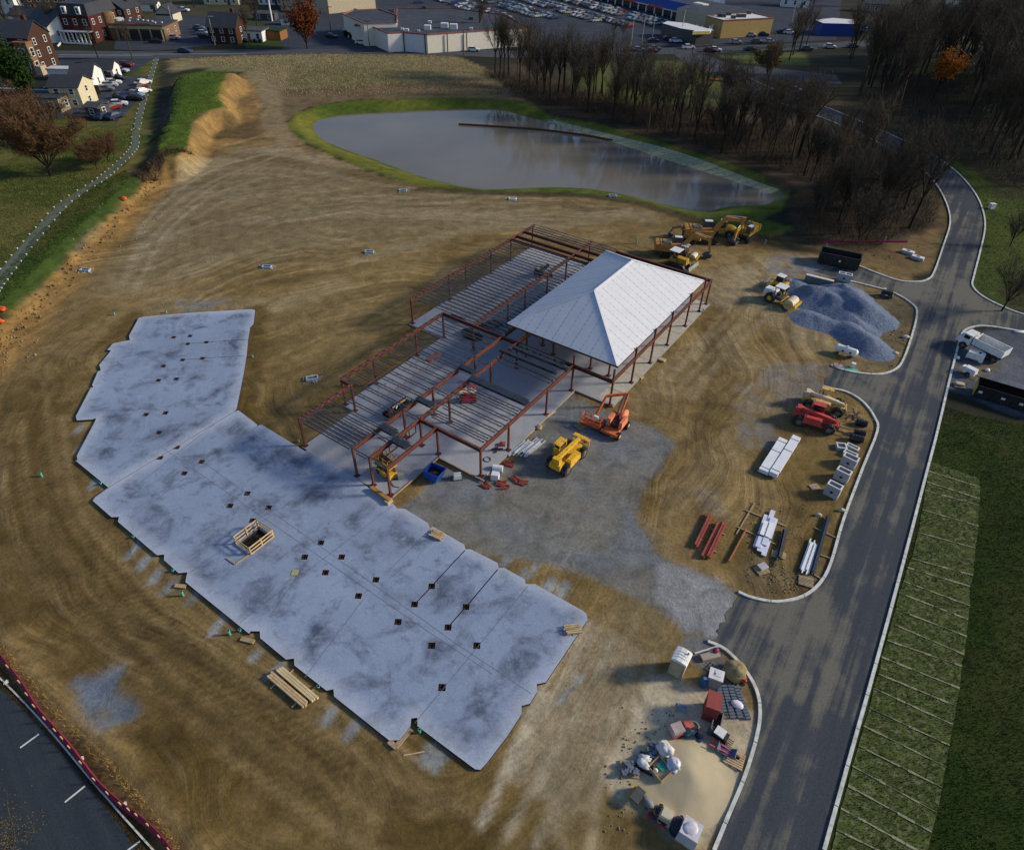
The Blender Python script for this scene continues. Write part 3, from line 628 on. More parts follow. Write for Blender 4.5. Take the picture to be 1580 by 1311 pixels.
pocB = [(272.8,690),(246.9,706),(311,712.3),(284.1,730),(381.5,761),(354.8,780.2),(414.2,783),(389.4,803),(470,859),(502,883),(495,837),(527,859),(553,919),(580,894),(614,959),(639.6,932),(666,904),(691.3,967.5),(719,936),(666,995.6),(735.7,995.6),(682,1060)]
slitA = [slit((293,529.9),(315,528.1),.07), slit((321,527.6),(384,523.4),.07), slit((285,555),(308.5,553),.07), slit((315.5,552.5),(377,548.5),.07)]
slitB = [slit((717.5,848.5),(669,900.5)), slit((663,907.5),(642.5,929)), slit((768,878),(721.8,932.5)), slit((716,939),(694,964))]
stair = [(369.5,838),(399,815.5),(418,829),(388,852)]
stair_w = PW(stair, SZ)
flat_slab('slab_section', PW(A_px, SZ), [diamond(*q) for q in pocA]+slitA, 0.0, SZ, [slab_mat, form_mat], wing_root)
flat_slab('slab_section', PW(B_px, SZ), [diamond(*q) for q in pocB]+slitB+[stair_w], 0.0, SZ, [slab_mat, form_mat], wing_root)
bolt_mat = mat('rusty_bolt', (.16, .075, .04), .7, metal=.3)
pm = MB().box((0, 0, .04), (.66, .66, .05), m=0)
for sx in (-1, 1):
    for sy in (-1, 1): pm.cyl((sx*.13, sy*.13, .04), (sx*.13, sy*.13, .29), .025, n=6, m=1)
pm = pm.mesh('bolt_pocket', [dark_earth, bolt_mat])
for q in pocA+pocB: p = P(*q, SZ); inst('bolt_pocket', pm, wing_root, (p.x, p.y, .01))
for pl, nm in ((slitA+slitB, 'joint'),):
    mb = MB()
    for s_ in pl: mb.add([(x, y, .06) for x, y in s_], [(0, 1, 2, 3)])
    mb.build(nm, dark_earth, wing_root)
mb = MB(); mb.add([(x, y, .012) for x, y in stair_w], [(0, 1, 2, 3)])  # near-black sheet painted for the darkness of a deeper stair opening
mb.build('stair_pit_shade', mat('pit_shade', (.02, .018, .018), .95), wing_root)
timber = mat('pale_timber', (.50, .36, .20), .8, var=.25, scale=3)
timber2 = mat('weathered_timber', (.36, .27, .17), .85, var=.3, scale=2)
# faint saw-cut lines across the pour
for (a, b_) in (((330,655),(190,765)), ((400,655),(200,800)), ((522,722),(290,885)), ((606,780),(370,960)), ((664,816),(600,880)), ((815,903),(640,1115)), ((312,712),(700,990)), ((250,690),(640,960)), ((700,990),(820,1070)), ((640,960),(760,1040)), ((475,864),(420,945)), ((560,925),(470,1045))):
    MB().bar(P(*a, SZ+.003), P(*b_, SZ+.003), .045, .004).build('saw_cut', mat('saw_cut_line', (.13, .15, .19), .9), wing_root)
# timber guard rail round the stair opening
gr = thing('guard_rail', 'pale timber guard rail boxed round the stair opening in the slab', 'guard rail', (*P(393,832,SZ)[:2], SZ), YAW)
o_ = Vector((*P(393,832,SZ)[:2], 0))
cn = [((Vector((*q, 0))-o_).dot(D1), (Vector((*q, 0))-o_).dot(D2)) for q in stair_w]
xa = (min(c[0] for c in cn)-.15, max(c[0] for c in cn)+.15); ya = (min(c[1] for c in cn)-.15, max(c[1] for c in cn)+.15)
for x_ in xa:
    for y_ in (ya[0], sum(ya)/2, ya[1]): MB().box((x_, y_, .47), (.09, .09, .95)).build('post', timber, gr)
for zz in (.12, .5, .90):
    for x_ in xa: MB().box((x_+(.06 if x_ > 0 else -.06), sum(ya)/2, zz), (.04, ya[1]-ya[0]+.1, .14)).build('rail', timber, gr)
    for y_ in ya: MB().box((sum(xa)/2, y_+(.06 if y_ > 0 else -.06), zz), (xa[1]-xa[0]+.1, .04, .14)).build('rail', timber, gr)
mb = MB()
for a, b_ in (((350,861),(363,870)), ((363,870),(388,853))): mb.bar(P(*a, .30), P(*b_, .30), .12, .08)
mb.build('timber_edge', timber2, label='thin timber edging strip on the slab just left of the stair opening', cat='timber')
plate = mat('yellow_plate', (.35, .36, .16), .7)
MB().box((*P(455,883,.27)[:2], .27), (.55, .55, .03)).build('access_plate', plate, label='small yellowish square access plate set in the slab below the stair opening', cat='plate')

# ================================================================== STEEL FRAME BUILDING
O = P(741, 735, .2); O.z = 0
FZ = .2; TZ = 3.75
rust = mat('red_primer_steel', (.115, .036, .025), .65, var=.3, scale=.9, dirt=((.22, .085, .045), .4))
rustd = mat('dark_primer_steel', (.085, .022, .016), .6, var=.25)
joistm = mat('grey_joist_steel', (.055, .060, .075), .55, var=.2)
bld = thing('steel_frame_building', 'red primed steel frame building with hipped white roof deck at one end', 'building under construction', O, YAW)
def W(a, b, z=0): return O+D1*a+D2*b+Vector((0, 0, z))
floor = [(-17.35,-7.35),(-5.1,-7.35),(-5.1,-.25),(.35,-.25),(.35,17.7),(5.3,17.7),(5.3,46.1),(-24.5,46.1),(-24.5,17.1),(-19.05,17.1),(-19.05,0),(-17.35,0)]
flat_slab('floor_slab', floor, [], 0.0, FZ, [floor_mat, mat('slab_edge', (.30, .28, .24), .9, var=.25)], bld)
# sunlit strip outside the eave line, its light painted as paler concrete
MB().box((4.15, 32, FZ+.006), (2.1, 28.0, .012)).build('sunlit_edge_strip', mat('sunlit_concrete', (.46, .43, .37), .85, var=.15, dirt=((.3, .28, .24), .5)), bld)
for b_ in np.linspace(20.5, 44, 7): MB().box((4.15, b_, FZ+.014), (2.1, .05, .006)).build('control_joint', form_mat, bld)
colm = MB().box((0, 0, TZ/2), (.19, .19, TZ-.3)).mesh('column', rust)
colt = MB().box((0, 0, (TZ+1.2)/2), (.19, .19, TZ+1.15)).mesh('column', rust)
basem = MB().box((0, 0, .02), (.50, .50, .04)).cyl((.18, .18, .02), (.18, .18, .14), .02, n=5).cyl((-.18, -.18, .02), (-.18, -.18, .14), .02, n=5).mesh('base_plate', rustd)
bl = [25.3, 29, 34.9, 40, 45.9]
cols = [(-17.2,-7),(-17.2,.1),(-18.8,.3),(-18.8,5.1),(-18.8,12.2),(-18.8,17.3),(-9.8,-7),(-9.8,.1),(-9.8,4.7),(-9.8,12.1),(-7.6,-7),(-7.6,.1),(-7.6,4.7),(-7.6,12.1),(-7.6,17.3),(-5.4,-7),(-5.4,.1),(0,.1),(0,4.8),(0,12),(-24.2,17.5)]+[(-24.3,b) for b in (25.3,29,34.9,40,45.9)]+[(-14.1,b) for b in (17.3,24.7,28.7,34.2,39.2,45.9)]+[(-9.8,b) for b in (24.7,30,36,45.9)]
tall = [(0,17.4),(4.9,17.6),(4.9,22.9),(4.9,27.9),(4.9,32.8),(4.9,38.5),(4.9,43.2),(-7.7,19.5),(-7.7,23.3),(-5.6,22.4),(-.4,22.5),(2.1,22.5),(-7.7,36),(-.4,36)]
for (a, b), mz in [(c, colm) for c in cols]+[(c, colt) for c in tall]:
    c = inst('column', mz, bld, (a, b, FZ)); inst('base_plate', basem, c)
c = inst('column', colm, bld, (4.9, 45.7, FZ)); inst('base_plate', basem, c)
# one column end has light diagonal bracing timber blocks at its foot
def ibeam(a0, b0, a1, b1, z, h=.36, w=.24, mt=rust, name='beam', par=bld):
    mb = MB(); p = Vector((a0, b0, z)); q = Vector((a1, b1, z))
    mb.bar(p, q, w, .05).bar(p-Vector((0, 0, h/2)), q-Vector((0, 0, h/2)), .04, h-.06).bar(p-Vector((0, 0, h)), q-Vector((0, 0, h)), w, .05)
    return mb.build(name, mt, par)
BZ = FZ+TZ-.12
for args in [(-17.2,-7.1,-17.2,.1),(-17.2,.1,-18.8,.1),(-18.8,.1,-18.8,17.3),(-24.3,17.5,-24.3,46.4),(-9.8,-7.1,-9.8,17.2),(-7.6,-7.1,-7.6,17.3),(-5.4,-7.1,-5.4,0),(-7.6,.1,0,.1),(0,.1,0,17.3),(-14.1,17.3,-14.1,46.4),(4.9,17.4,4.9,46)]:
    ibeam(*args, BZ, h=.38, w=.22)
for args in [(-18.8,17.35,4.9,17.35),(-24.3,40,-9.6,40),(-24.3,41.4,-9.6,41.4),(-24.3,43.4,-9.6,43.4),(-9.8,18,-9.8,46),(-9.8,45.9,4.9,45.9)]:
    ibeam(*args, BZ-.02, w=.24, mt=rustd if args[1] == args[3] else rust)
ibeam(-7.6, 17.5, -7.6, 23, BZ, w=.26, mt=mat('orange_primer', (.40, .13, .03), .6))
# low drop frame hung under the beam in the first bay
mb = MB()
for b_ in np.linspace(-6.3, -.6, 7): mb.bar((-7.6, b_, BZ-.4), (-7.6, b_, BZ-1.35), .09)
mb.bar((-7.6,-6.4, BZ-1.35), (-7.6,-.5, BZ-1.35), .1); mb.build('drop_frame', rust, bld)
# open-web joists
_jm = {}
def joist(a0, a1, b, tilt=0):
    L = round(a1-a0, 2)
    if L not in _jm:
        mb = MB(); dp = .42
        for s_ in (-1, 1):
            mb.bar((0, s_*.035, 0), (L, s_*.035, 0), .05, .05); mb.bar((.5, s_*.035, -dp), (L-.5, s_*.035, -dp), .045, .045)
        n_ = max(4, int(L/.7)); n_ += n_ % 2
        for i in range(n_):
            xa_ = L*i/n_; xb = L*(i+1)/n_
            mb.bar((xa_, 0, 0 if i % 2 == 0 else -dp), (xb, 0, -dp if i % 2 == 0 else 0), .028)
        _jm[L] = mb.mesh('joist', joistm)
    return inst('joist', _jm[L], bld, (a0, b, BZ+.08))
jb = list(np.linspace(-7.0, -4.6, 6))+[-3.9, -3.1, -1.9, -.6]
for b in jb: joist(-17.2, -9.8, b)
for b in np.arange(.7, 17, 1.22): joist(-18.8, -9.8, b)
for b in np.arange(18.2, 39.7, .78): joist(-24.3, -14.1, b)
for b in np.arange(18.2, 39.7, .78): joist(-14.1, -9.8, b)
for b in (44.0, 44.7, 45.4, 46.2): joist(-24.3, -14.1, b); joist(-14.1, -9.8, b)
for b in (1.3, 2.0, 3.1, 4.2, 5.3, 6.4, 7.2, 13.2, 13.9): joist(-7.6, 0, b)
for b in (-7.05, -4.2, .05, 4.7, 12.0): joist(-9.8, -7.6, b)
joist(-7.6, -5.4, -7.0)
# bridging bars laid over the joists
mb = MB()
for a in (-15.6, -12.6): mb.bar((a, .4, BZ+.16), (a, 9.5, BZ+.16), .05)
for b in np.linspace(1, 9, 9): mb.bar((-14.2, b, BZ+.2), (-14.0, b+.2, BZ+.2), .05)
mb.bar((-13.3, 8, BZ+.2), (-13.3, 10, BZ+.2), .7, .06); mb.build('bridging', rust, bld)
# dark joist bundles resting across the beams
bundle_m = mat('dark_joist_bundle', (.040, .052, .075), .5, var=.25)
def bundle(a0, a1, b, w, z, lab, n=5):
    t = thing('joist_bundle', lab, 'joist bundle', W((a0+a1)/2, b, z), YAW, 'dark steel joist bundles on the frame')
    L = a1-a0
    mb = MB()
    for i in range(n):
        y = -w/2+w*(i+.5)/n
        mb.box((0, y, .05), (L, w/n*.72, .06)).box((0, y, .32), (L*.97, w/n*.6, .05))
        k = max(3, int(L/.8))
        for j in range(k): mb.bar((-L/2+L*j/k, y, .05 if j % 2 else .32), (-L/2+L*(j+1)/k, y, .32 if j % 2 else .05), .04)
    mb.build('joist', bundle_m, t)
    mb = MB(); 
    for x in (-L*.3, L*.3): mb.box((x, 0, .2), (.06, w*1.02, .42))
    mb.build('strap', mat('black_strap', (.02, .02, .022), .6), t)
bz = BZ+.05
bundle(-7.6, -.1, 8.3, .95, bz, 'long dark joist bundle across the two beams behind the red scissor lift', 6)
bundle(-9.8, -7.7, 9.3, .7, bz, 'short dark joist bundle in the corridor bay above and left of the red scissor lift')
bundle(-9.8, -7.7, 2.2, .7, bz, 'short dark joist bundle across the corridor beams right of the orange loaded cart')
bundle(-9.8, -7.7, -3.2, .9, bz, 'short dark joist bundle on the corridor beams in the front bay')
bundle(-7.5, -5.5, -3.9, .9, bz, 'short dark joist bundle on the frame above the yellow scissor lift')
bundle(-7.3, .2, 15.9, .45, bz, 'dark joist bundle lying just in front of the roofed bay, nearer the roof')
bundle(-8.2, -.5, 14.6, .5, bz, 'dark joist bundle in front of the roofed bay, further from the roof')
bundle(-6.9, -.6, 16.6, .3, bz, 'slim dark joist bundle tight against the cross beam of the roofed bay', 3)
# ---- hipped roof deck
ROOFZ = 4.85; RIDGE = 8.45; ra0, ra1, rb0, rb1 = -9.95, 4.75, 18.6, 42.9
rc = (ra0+ra1)/2; rh = (ra1-ra0)/2; R0 = (rc, rb0+7.2, RIDGE); R1 = (rc, rb1-7.3, RIDGE)
roofw = mat('white_roof_underlay', (.56, .58, .63), .55, var=.05, scale=.8, spec=.4)
ridgew = mat('white_glare_ridge_cap', (.86, .86, .88), .45, var=.03)
seam_m = mat('deck_fastener', (.30, .33, .40), .7)
mbr = MB()
fz = .16
for p, q in (((ra0, rb0), (ra1, rb0)), ((ra1, rb0), (ra1, rb1)), ((ra1, rb1), (ra0, rb1)), ((ra0, rb1), (ra0, rb0))):
    mbr.bar((*p, ROOFZ-.10), (*q, ROOFZ-.10), .10, .16, 1)
roof = mbr.build('roof', [ridgew, rust], bld)
c4 = [(ra0, rb0, ROOFZ), (ra1, rb0, ROOFZ), (ra1, rb1, ROOFZ), (ra0, rb1, ROOFZ)]
faces4 = [(c4[1], c4[2], R1, R0), (c4[3], c4[0], R0, R1), (c4[0], c4[1], R0), (c4[2], c4[3], R1)]
def clip(poly, ax, lo, hi):
    for sgn, lim in ((1, lo), (-1, -hi)):
        out = []
        for i in range(len(poly)):
            p, q = poly[i], poly[(i+1) % len(poly)]; dp = sgn*p.dot(ax)-lim; dq = sgn*q.dot(ax)-lim
            if dp >= 0: out.append(p)
            if (dp > 0) != (dq > 0): out.append(p+(q-p)*(dp/(dp-dq)))
        poly = out
        if len(poly) < 3: return []
    return poly
for fc in faces4:
    pts = [Vector(p) for p in fc]; e = (pts[1]-pts[0]).normalized(); nrm = e.cross(pts[2]-pts[1]).normalized()
    if nrm.z < 0: nrm = -nrm
    up_ = nrm.cross(e)
    if up_.z < 0: up_ = -up_
    lo = min(p.dot(e) for p in pts); hi = max(p.dot(e) for p in pts); n_ = int(round((hi-lo)/1.22)); st = (hi-lo)/n_
    for i in range(n_):
        pl = clip(pts, e, lo+i*st+.012, lo+(i+1)*st-.012)
        if not pl: continue
        mb = MB(); dz = nrm*(.05+.006*(i % 2)); m_ = len(pl)
        area = sum((pl[k]-pl[0]).cross(pl[(k+1) % m_]-pl[0]).dot(nrm) for k in range(m_))
        if area < 0: pl = pl[::-1]
        mb.add([p for p in pl]+[p+dz for p in pl], [tuple(range(m_-1, -1, -1)), tuple(range(m_, 2*m_))]+[(k, (k+1) % m_, m_+(k+1) % m_, m_+k) for k in range(m_)], 0)
        # fasteners down the seam
        base = pts[0]+e*(i*st) if False else None
        x = lo+i*st; u0 = min(p.dot(up_) for p in pts); u1 = max(p.dot(up_) for p in pts); u = u0+.3
        org = pts[0]-e*pts[0].dot(e)-up_*pts[0].dot(up_)
        while u < u1-.2:
            q = org+e*(x+.10)+up_*u
            inn = True
            for k in range(len(pts)):
                a_, b_ = pts[k], pts[(k+1) % len(pts)]
                s_ = (b_-a_).cross(q-a_).dot(nrm); tot_ = (pts[1]-pts[0]).cross(pts[2]-pts[1]).dot(nrm)
                if s_*tot_ < 0: inn = False
            if inn:
                c_ = q+dz+nrm*.004; mb.add([c_-e*.035-up_*.10, c_+e*.035-up_*.10, c_+e*.035+up_*.10, c_-e*.035+up_*.10], [(0, 1, 2, 3)], 1)
            u += .62
        mb.build('roof_panel', [roofw, seam_m], roof)
for p, q in ((R0, R1), (c4[1], R0), (c4[2], R1), (c4[0], R0), (c4[3], R1)):
    a = Vector(p)+Vector((0, 0, .09)); b = Vector(q)+Vector((0, 0, .09)); mt = ridgew if p in (R0, c4[1], c4[2]) else roofw  # ridge and sun-side caps painted brighter white for glare
    MB().bar(a, b, .26, .04).build('ridge_cap', mt, roof)
# rafters and inner framing under the roof
mb = MB()
for b in np.arange(rb0+1.5, rb1, 3.0):
    zt = min(RIDGE, ROOFZ+(min(b-rb0, rb1-b))*.5)-.35
    mb.bar((ra0+.2, b, ROOFZ-.35), (ra1-.2, b, ROOFZ-.35), .12, .2)
    if zt > 5.6: mb.bar((rc, b, ROOFZ-.3), (rc, b, zt), .12)
mb.build('rafter', rustd, bld)
# timber edging and blocks at the slab edge
for a, b, L, ax in ((-5.0, -3.6, 7, 'b'), (-2.6, -.35, 5, 'a'), (.3, -.3, .8, 'a')):
    MB().box((*W(a, b)[:2], .25), ((.12, L, .12) if ax == 'b' else (L, .12, .12)), YAW).build('edge_board', timber2, label='yellowish timber edge board along the %s of the framed floor' % {(-5.0): 'left inner edge', (-2.6): 'front edge', .3: 'front corner'}[a], cat='timber board')
# ================================================================== MACHINES
tyre = mat('tyre_rubber', (.030, .030, .030), .9, var=.2, dirt=((.20, .17, .12), .7))
hub = mat('dusty_rim', (.16, .14, .11), .7, var=.2)
black = mat('black_steel', (.016, .017, .020), .6, var=.3, dirt=((.08, .07, .05), .4))
dgrey = mat('dark_grey_steel', (.06, .062, .068), .6, var=.25, dirt=((.15, .12, .08), .4))
glassm = mat('tinted_glass', (.02, .028, .035), .12, spec=.8, var=.1)
chrome = mat('worn_steel', (.38, .38, .38), .4, metal=.6, var=.2)
white = mat('white_paint', (.72, .72, .72), .5, var=.12, scale=1, dirt=((.4, .36, .28), .35))
cream = mat('cream_paint', (.58, .50, .36), .6, var=.15)
yel = mat('yellow_paint', (.72, .42, .02), .5, var=.12, dirt=MUD)
yeld = mat('deep_yellow_paint', (.46, .27, .015), .55, var=.18, dirt=MUD)
cat_o = mat('ochre_paint', (.43, .20, .035), .55, var=.18, dirt=MUD)
org = mat('orange_paint', (.68, .14, .035), .5, var=.12, dirt=MUD)
orr = mat('faded_orange_paint', (.70, .22, .10), .6, var=.15)
redp = mat('red_paint', (.50, .045, .045), .5, var=.18, dirt=MUD)
tanp = mat('tan_yellow_paint', (.58, .38, .12), .6, var=.15, dirt=MUD)
def wheel(par, x, y, r, w, rim=None, name='wheel'):
    s = 1 if y > 0 else -1
    o = MB().cyl((0, -w/2, 0), (0, w/2, 0), r, n=16, smooth=False)
    for k in range(14):                                   # tread lugs
        t = 2*math.pi*k/14; o.box((math.cos(t)*r, 0, math.sin(t)*r), (.10*r/.6, w*.96, .07*r/.6), ry=-t+math.pi/2)
    o = o.build('wheel', tyre, par); o.location = (x, y, r)
    MB().cyl((0, s*w*.38, 0), (0, s*(w/2+.03), 0), r*.52, r*.44, n=12).cyl((0, s*w*.45, 0), (0, s*(w/2+.08), 0), r*.16, n=8).build('rim', rim or hub, o)
    return o
def telehandler(p, rz, body, label, lift=.10, forks=True, carriage='rack', ext=0, cabm=None, sc=1, open_cab=False, boomm=None):
    t = thing('telehandler', label, 'telehandler', p, rz, sc=sc)
    for x in (-1.6, 1.55):
        for y in (-.95, .95): wheel(t, x, y, .62, .46)
    MB().box((0, 0, .78), (4.5, .9, .42)).box((-1.9, 0, 1.05), (1.0, 1.3, .6), top=(.85, .9)).box((1.6, 0, .8), (.5, 1.6, .3)).box((-1.6, 0, .7), (.3, 1.6, .25)).build('chassis', body, t)
    e = MB().box((-.3, -.85, 1.08), (2.0, .72, .72), top=(.92, .85)).box((-.3, -.85, 1.47), (1.5, .5, .06))
    e.build('engine_cover', body, t)
    c = MB()
    for sx in (-.75, .65):
        for sy in (.55, 1.2): c.bar((sx, sy, .95), (sx*.85, sy, 2.25), .08)
    c.box((-.05, .875, 2.28), (1.35, .78, .08)).box((-.05, .875, 1.0), (1.5, .75, .3)).box((-.75, .875, 1.5), (.08, .7, .8))
    cb = c.build('cab', cabm or body, t)
    if not open_cab:
        g = MB().box((.62, .875, 1.65), (.03, .6, .8)).box((-.05, 1.23, 1.65), (1.1, .03, .8)).box((-.05, .52, 1.65), (1.1, .03, .8)); g.build('window', glassm, cb)
    MB().box((-.2, .875, 1.25), (.45, .45, .12)).box((-.4, .875, 1.5), (.1, .45, .45)).build('seat', black, cb)
    b = MB(); A = Vector((-2.0, .05, 1.75)); B = Vector((2.0+ext, .05, 1.75-.55+lift*4))
    b.bar(A, A+(B-A)*.85, .36, .42).bar(A+(B-A)*.5, B, .27, .32).box((-2.0, 0, 1.55), (.45, .8, .8))
    bo = b.build('boom', boomm or body, t)
    MB().cyl(A+Vector((.8, 0, -.5)), A+(B-A)*.45+Vector((0, 0, -.1)), .08, n=8).build('lift_cylinder', chrome, bo)
    k = MB(); D = B+Vector((.15, 0, -.2))
    k.bar(B, D+Vector((0, 0, -.3)), .25)
    if carriage == 'rack':
        k.box((D.x+.25, .05, D.z), (.12, 2.0, .12)).box((D.x+.25, .05, D.z-.55), (.12, 2.0, .12))
        for y in (-.95, -.3, .35, 1.0): k.box((D.x+.25, y, D.z-.27), (.1, .08, .6))
        k.box((D.x+.45, .05, D.z+.04), (.5, 1.9, .05))
    else: k.box((D.x+.2, .05, D.z-.25), (.12, 1.3, .5))
    k.build('carriage', body, bo)
    if forks:
        f = MB()
        for y in (-.35, .45): f.box((D.x+.95, y, D.z-.62), (1.3, .13, .05)).box((D.x+.33, y, D.z-.35), (.06, .13, .55))
        f.build('fork', black, bo)
    return t
def head_px(a, b): return heading(P(*a), P(*b))
telehandler(P(874, 712), head_px((857,722),(898,680)), yel, 'bright yellow telehandler with its fork rack lowered on the gravel yard', lift=.06, ext=.3)
telehandler(P(1255, 655), head_px((1228,645),(1284,661)), redp, 'red telehandler with black tyres and forks, parked beside the kerb', lift=0, carriage='plate', boomm=redp, sc=.98)
telehandler(P(1268, 630), head_px((1246,622),(1292,634)), tanp, 'tan yellow telehandler with open cab parked behind the red one', lift=0, forks=False, carriage='plate', open_cab=True, boomm=cream, sc=.98)

def excavator(p, rz, body, label, sc=1.0, house=0, boom=(2.6, 3.4, 4.9, 2.9), stick=(5.6, .6), cabm=None, dark=None):
    t = thing('excavator', label, 'excavator', p, rz, sc=sc)
    for y in (-1.15, 1.15):
        pr = [(-1.9, .15), (-1.6, 0), (1.6, 0), (1.9, .15), (2.0, .5), (1.7, .85), (-1.7, .85), (-2.0, .5)]
        tr = MB().side(pr, y-.28, y+.28).build('track', black, t)
        m_ = MB()
        for k in range(9): m_.box((-1.7+k*.42, y, .87), (.12, .58, .06))
        m_.build('track_shoe', dgrey, tr)
    MB().box((0, 0, .55), (1.8, 1.8, .5)).cyl((0, 0, .75), (0, 0, 1.0), .7, n=14).build('undercarriage', dgrey, t)
    MB().box((-.5, -.1, 1.45), (3.6, 2.4, .85), top=(.97, .95)).box((-1.2, -.1, 2.0), (1.9, 2.2, .35), top=(.9, .9)).build('upper_body', body, t)
    MB().side([(-2.9, 1.1), (-2.2, 1.0), (-2.2, 2.15), (-2.75, 2.1)], -1.25, 1.1).build('counterweight', body, t)
    MB().box((-1.1, -.5, 2.24), (1.1, .9, .12)).cyl((-1.8, -.4, 2.1), (-1.8, -.4, 2.7), .07, n=6).build('engine_hatch', dgrey, t)
    c = MB().box((.75, .75, 2.05), (1.45, .85, 1.1), top=(.88, .92)).box((.72, .75, 2.66), (1.35, .85, .1)).build('cab', dark or dgrey, t)
    MB().box((1.44, .75, 2.2), (.03, .65, .7)).box((.75, 1.17, 2.2), (1.05, .03, .6)).box((.7, .75, 2.73), (1.1, .7, .03), m=1).build('window', [glassm, cabm or white], c)
    x1, z1, x2, z2 = boom
    b = MB().side([(1.0, 1.3), (1.3, 1.1), (x1+.1, z1-.35), (x2, z2-.28), (x2+.15, z2), (x1, z1+.25), (1.0, 1.8)], -.45, -.05).build('boom', body, t)
    MB().cyl((1.5, -.25, .95), (x1-.2, -.25, z1-.5), .09, n=8).cyl((x1+.1, -.25, z1+.35), (x2-.2, -.25, z2+.35), .08, n=8).build('hydraulic_ram', chrome, b)
    sx, sz = stick
    st = MB().side([(x2-.35, z2+.35), (x2+.15, z2+.35), (sx+.12, sz+.2), (sx-.15, sz+.1)], -.42, -.1).build('stick', body, t)
    k = MB().side([(sx-.1, sz+.25), (sx+.35, sz+.05), (sx+.2, sz-.45), (sx-.6, sz-.6), (sx-.95, sz-.2)], -.8, .3)
    k.build('bucket', dgrey, st)
    mb = MB()
    for y in np.linspace(-.75, .22, 5): mb.box((sx-1.0, y, sz-.25), (.2, .07, .06))
    mb.build('bucket_teeth', chrome, st)
    return t
excavator(P(1036, 393), rad(-6), cat_o, 'orange ochre excavator with its arm folded down, nearest the white roof', sc=1.0, boom=(2.9, 3.7, 5.3, 3.1), stick=(5.7, .7))
excavator(P(1082, 371), rad(-2), cat_o, 'large orange excavator with high arched boom, behind the other machines', sc=1.12, boom=(2.7, 3.6, 5.4, 3.5), stick=(4.9, .7))
excavator(P(1150, 368), rad(228), yeld, 'yellow excavator with pale cab roof, farthest right of the parked machines', sc=.95, boom=(2.2, 3.0, 3.8, 2.6), stick=(4.0, .65), cabm=white)
excavator(P(1062, 372), rad(150), cat_o, 'smaller excavator with its arm pointing left, among the parked machines', sc=.72, boom=(2.2, 2.9, 4.0, 2.2), stick=(4.6, .65))
# tracked dozer
t = thing('bulldozer', 'small yellow bulldozer with canopy roof, nearest corner of the machine park', 'bulldozer', P(1046, 411), rad(-38), sc=1.05)
for y in (-.95, .95): MB().side([(-1.3, 0), (1.3, 0), (1.55, .35), (1.2, .8), (-1.2, .8), (-1.55, .35)], y-.25, y+.25).build('track', black, t)
MB().box((.5, 0, 1.1), (1.7, 1.0, .8), top=(.95, .85)).box((-.7, 0, .9), (1.2, 1.4, .6)).build('body', yeld, t)
mb = MB()
for x in (-1.2, -.1):
    for y in (-.65, .65): mb.bar((x, y, 1), (x, y, 2.35), .09)
mb.build('canopy_post', black, t); MB().box((-.65, 0, 2.4), (1.5, 1.6, .08)).build('canopy', white, t)
MB().box((-.7, 0, 1.35), (.5, .6, .2)).box((-.95, 0, 1.65), (.15, .6, .5)).build('seat', black, t)
MB().side([(2.3, .05), (2.45, .5), (2.3, 1.0), (2.2, .5)], -1.5, 1.5).bar((1.2, -1.1, .4), (2.3, -1.1, .4), .12).bar((1.2, 1.1, .4), (2.3, 1.1, .4), .12).build('blade', chrome, t)
# wheel loader and cream rollers among the machines
t = thing('wheel_loader', 'yellow wheel loader with rounded body standing between two excavators', 'wheel loader', P(1113, 363), rad(160), sc=.9)
for x in (-1.4, 1.4):
    for y in (-.95, .95): wheel(t, x, y, .75, .5)
MB().blob((-1.2, 0, 1.5), (1.3, .9, .7), jit=.02).box((.3, 0, 1.2), (1.6, 1.0, .7)).build('body', yel, t)
MB().box((.1, 0, 2.2), (1.2, 1.2, 1.2), top=(.85, .85)).build('cab', dgrey, t); MB().box((.1, 0, 2.85), (1.2, 1.2, .1)).build('cab_roof', cream, t)
MB().side([(2.6, .1), (3.3, .1), (3.1, .25), (2.75, .9), (2.5, .9)], -1.3, 1.3).bar((.8, -.4, 1.3), (2.7, -.4, .5), .18).bar((.8, .4, 1.3), (2.7, .4, .5), .18).build('bucket', dgrey, t)
def roller(p, rz, label, body, drumm, sc=1, hood=None):
    t = thing('road_roller', label, 'roller', p, rz, sc=sc)
    MB().cyl((1.5, -.95, .72), (1.5, .95, .72), .72, n=20).build('drum', drumm, t)
    MB().box((1.5, 1.06, .72), (2.0, .14, .35)).box((1.5, -1.06, .72), (2.0, .14, .35)).box((2.45, 0, .72), (.16, 2.2, .35)).box((.5, 0, .72), (.16, 2.2, .4)).build('drum_frame', body, t)
    for y in (-.8, .8): wheel(t, -1.3, y, .72, .45, rim=yel)
    MB().box((-1.6, 0, 1.35), (1.9, 1.3, .8), top=(.85, .85)).build('hood', hood or body, t)
    MB().box((-.4, 0, .9), (1.2, 1.3, .5)).box((-.4, 0, 1.4), (.5, .5, .4)).build('platform', dgrey, t)
    mb = MB()
    for x in (-.9, .2):
        for y in (-.6, .6): mb.bar((x, y, 1), (x, y, 2.5), .08)
    mb.build('canopy_post', black, t); MB().box((-.35, 0, 2.54), (1.4, 1.5, .09)).build('canopy', white, t)
    return t
roller(P(1203, 468), head_px((1190,461),(1216,471)), 'yellow road roller with white engine hood and white canopy beside the gravel piles', yel, cream, hood=white)
roller(P(1057, 398), rad(-30), 'compact roller with cream drum, tucked between excavator and bulldozer', yeld, cream, sc=.8)
t = thing('skid_steer', 'yellow and black tracked skid steer with light roof behind the road roller', 'skid steer', P(1199, 446), head_px((1208,449),(1190,442)), sc=1.05)
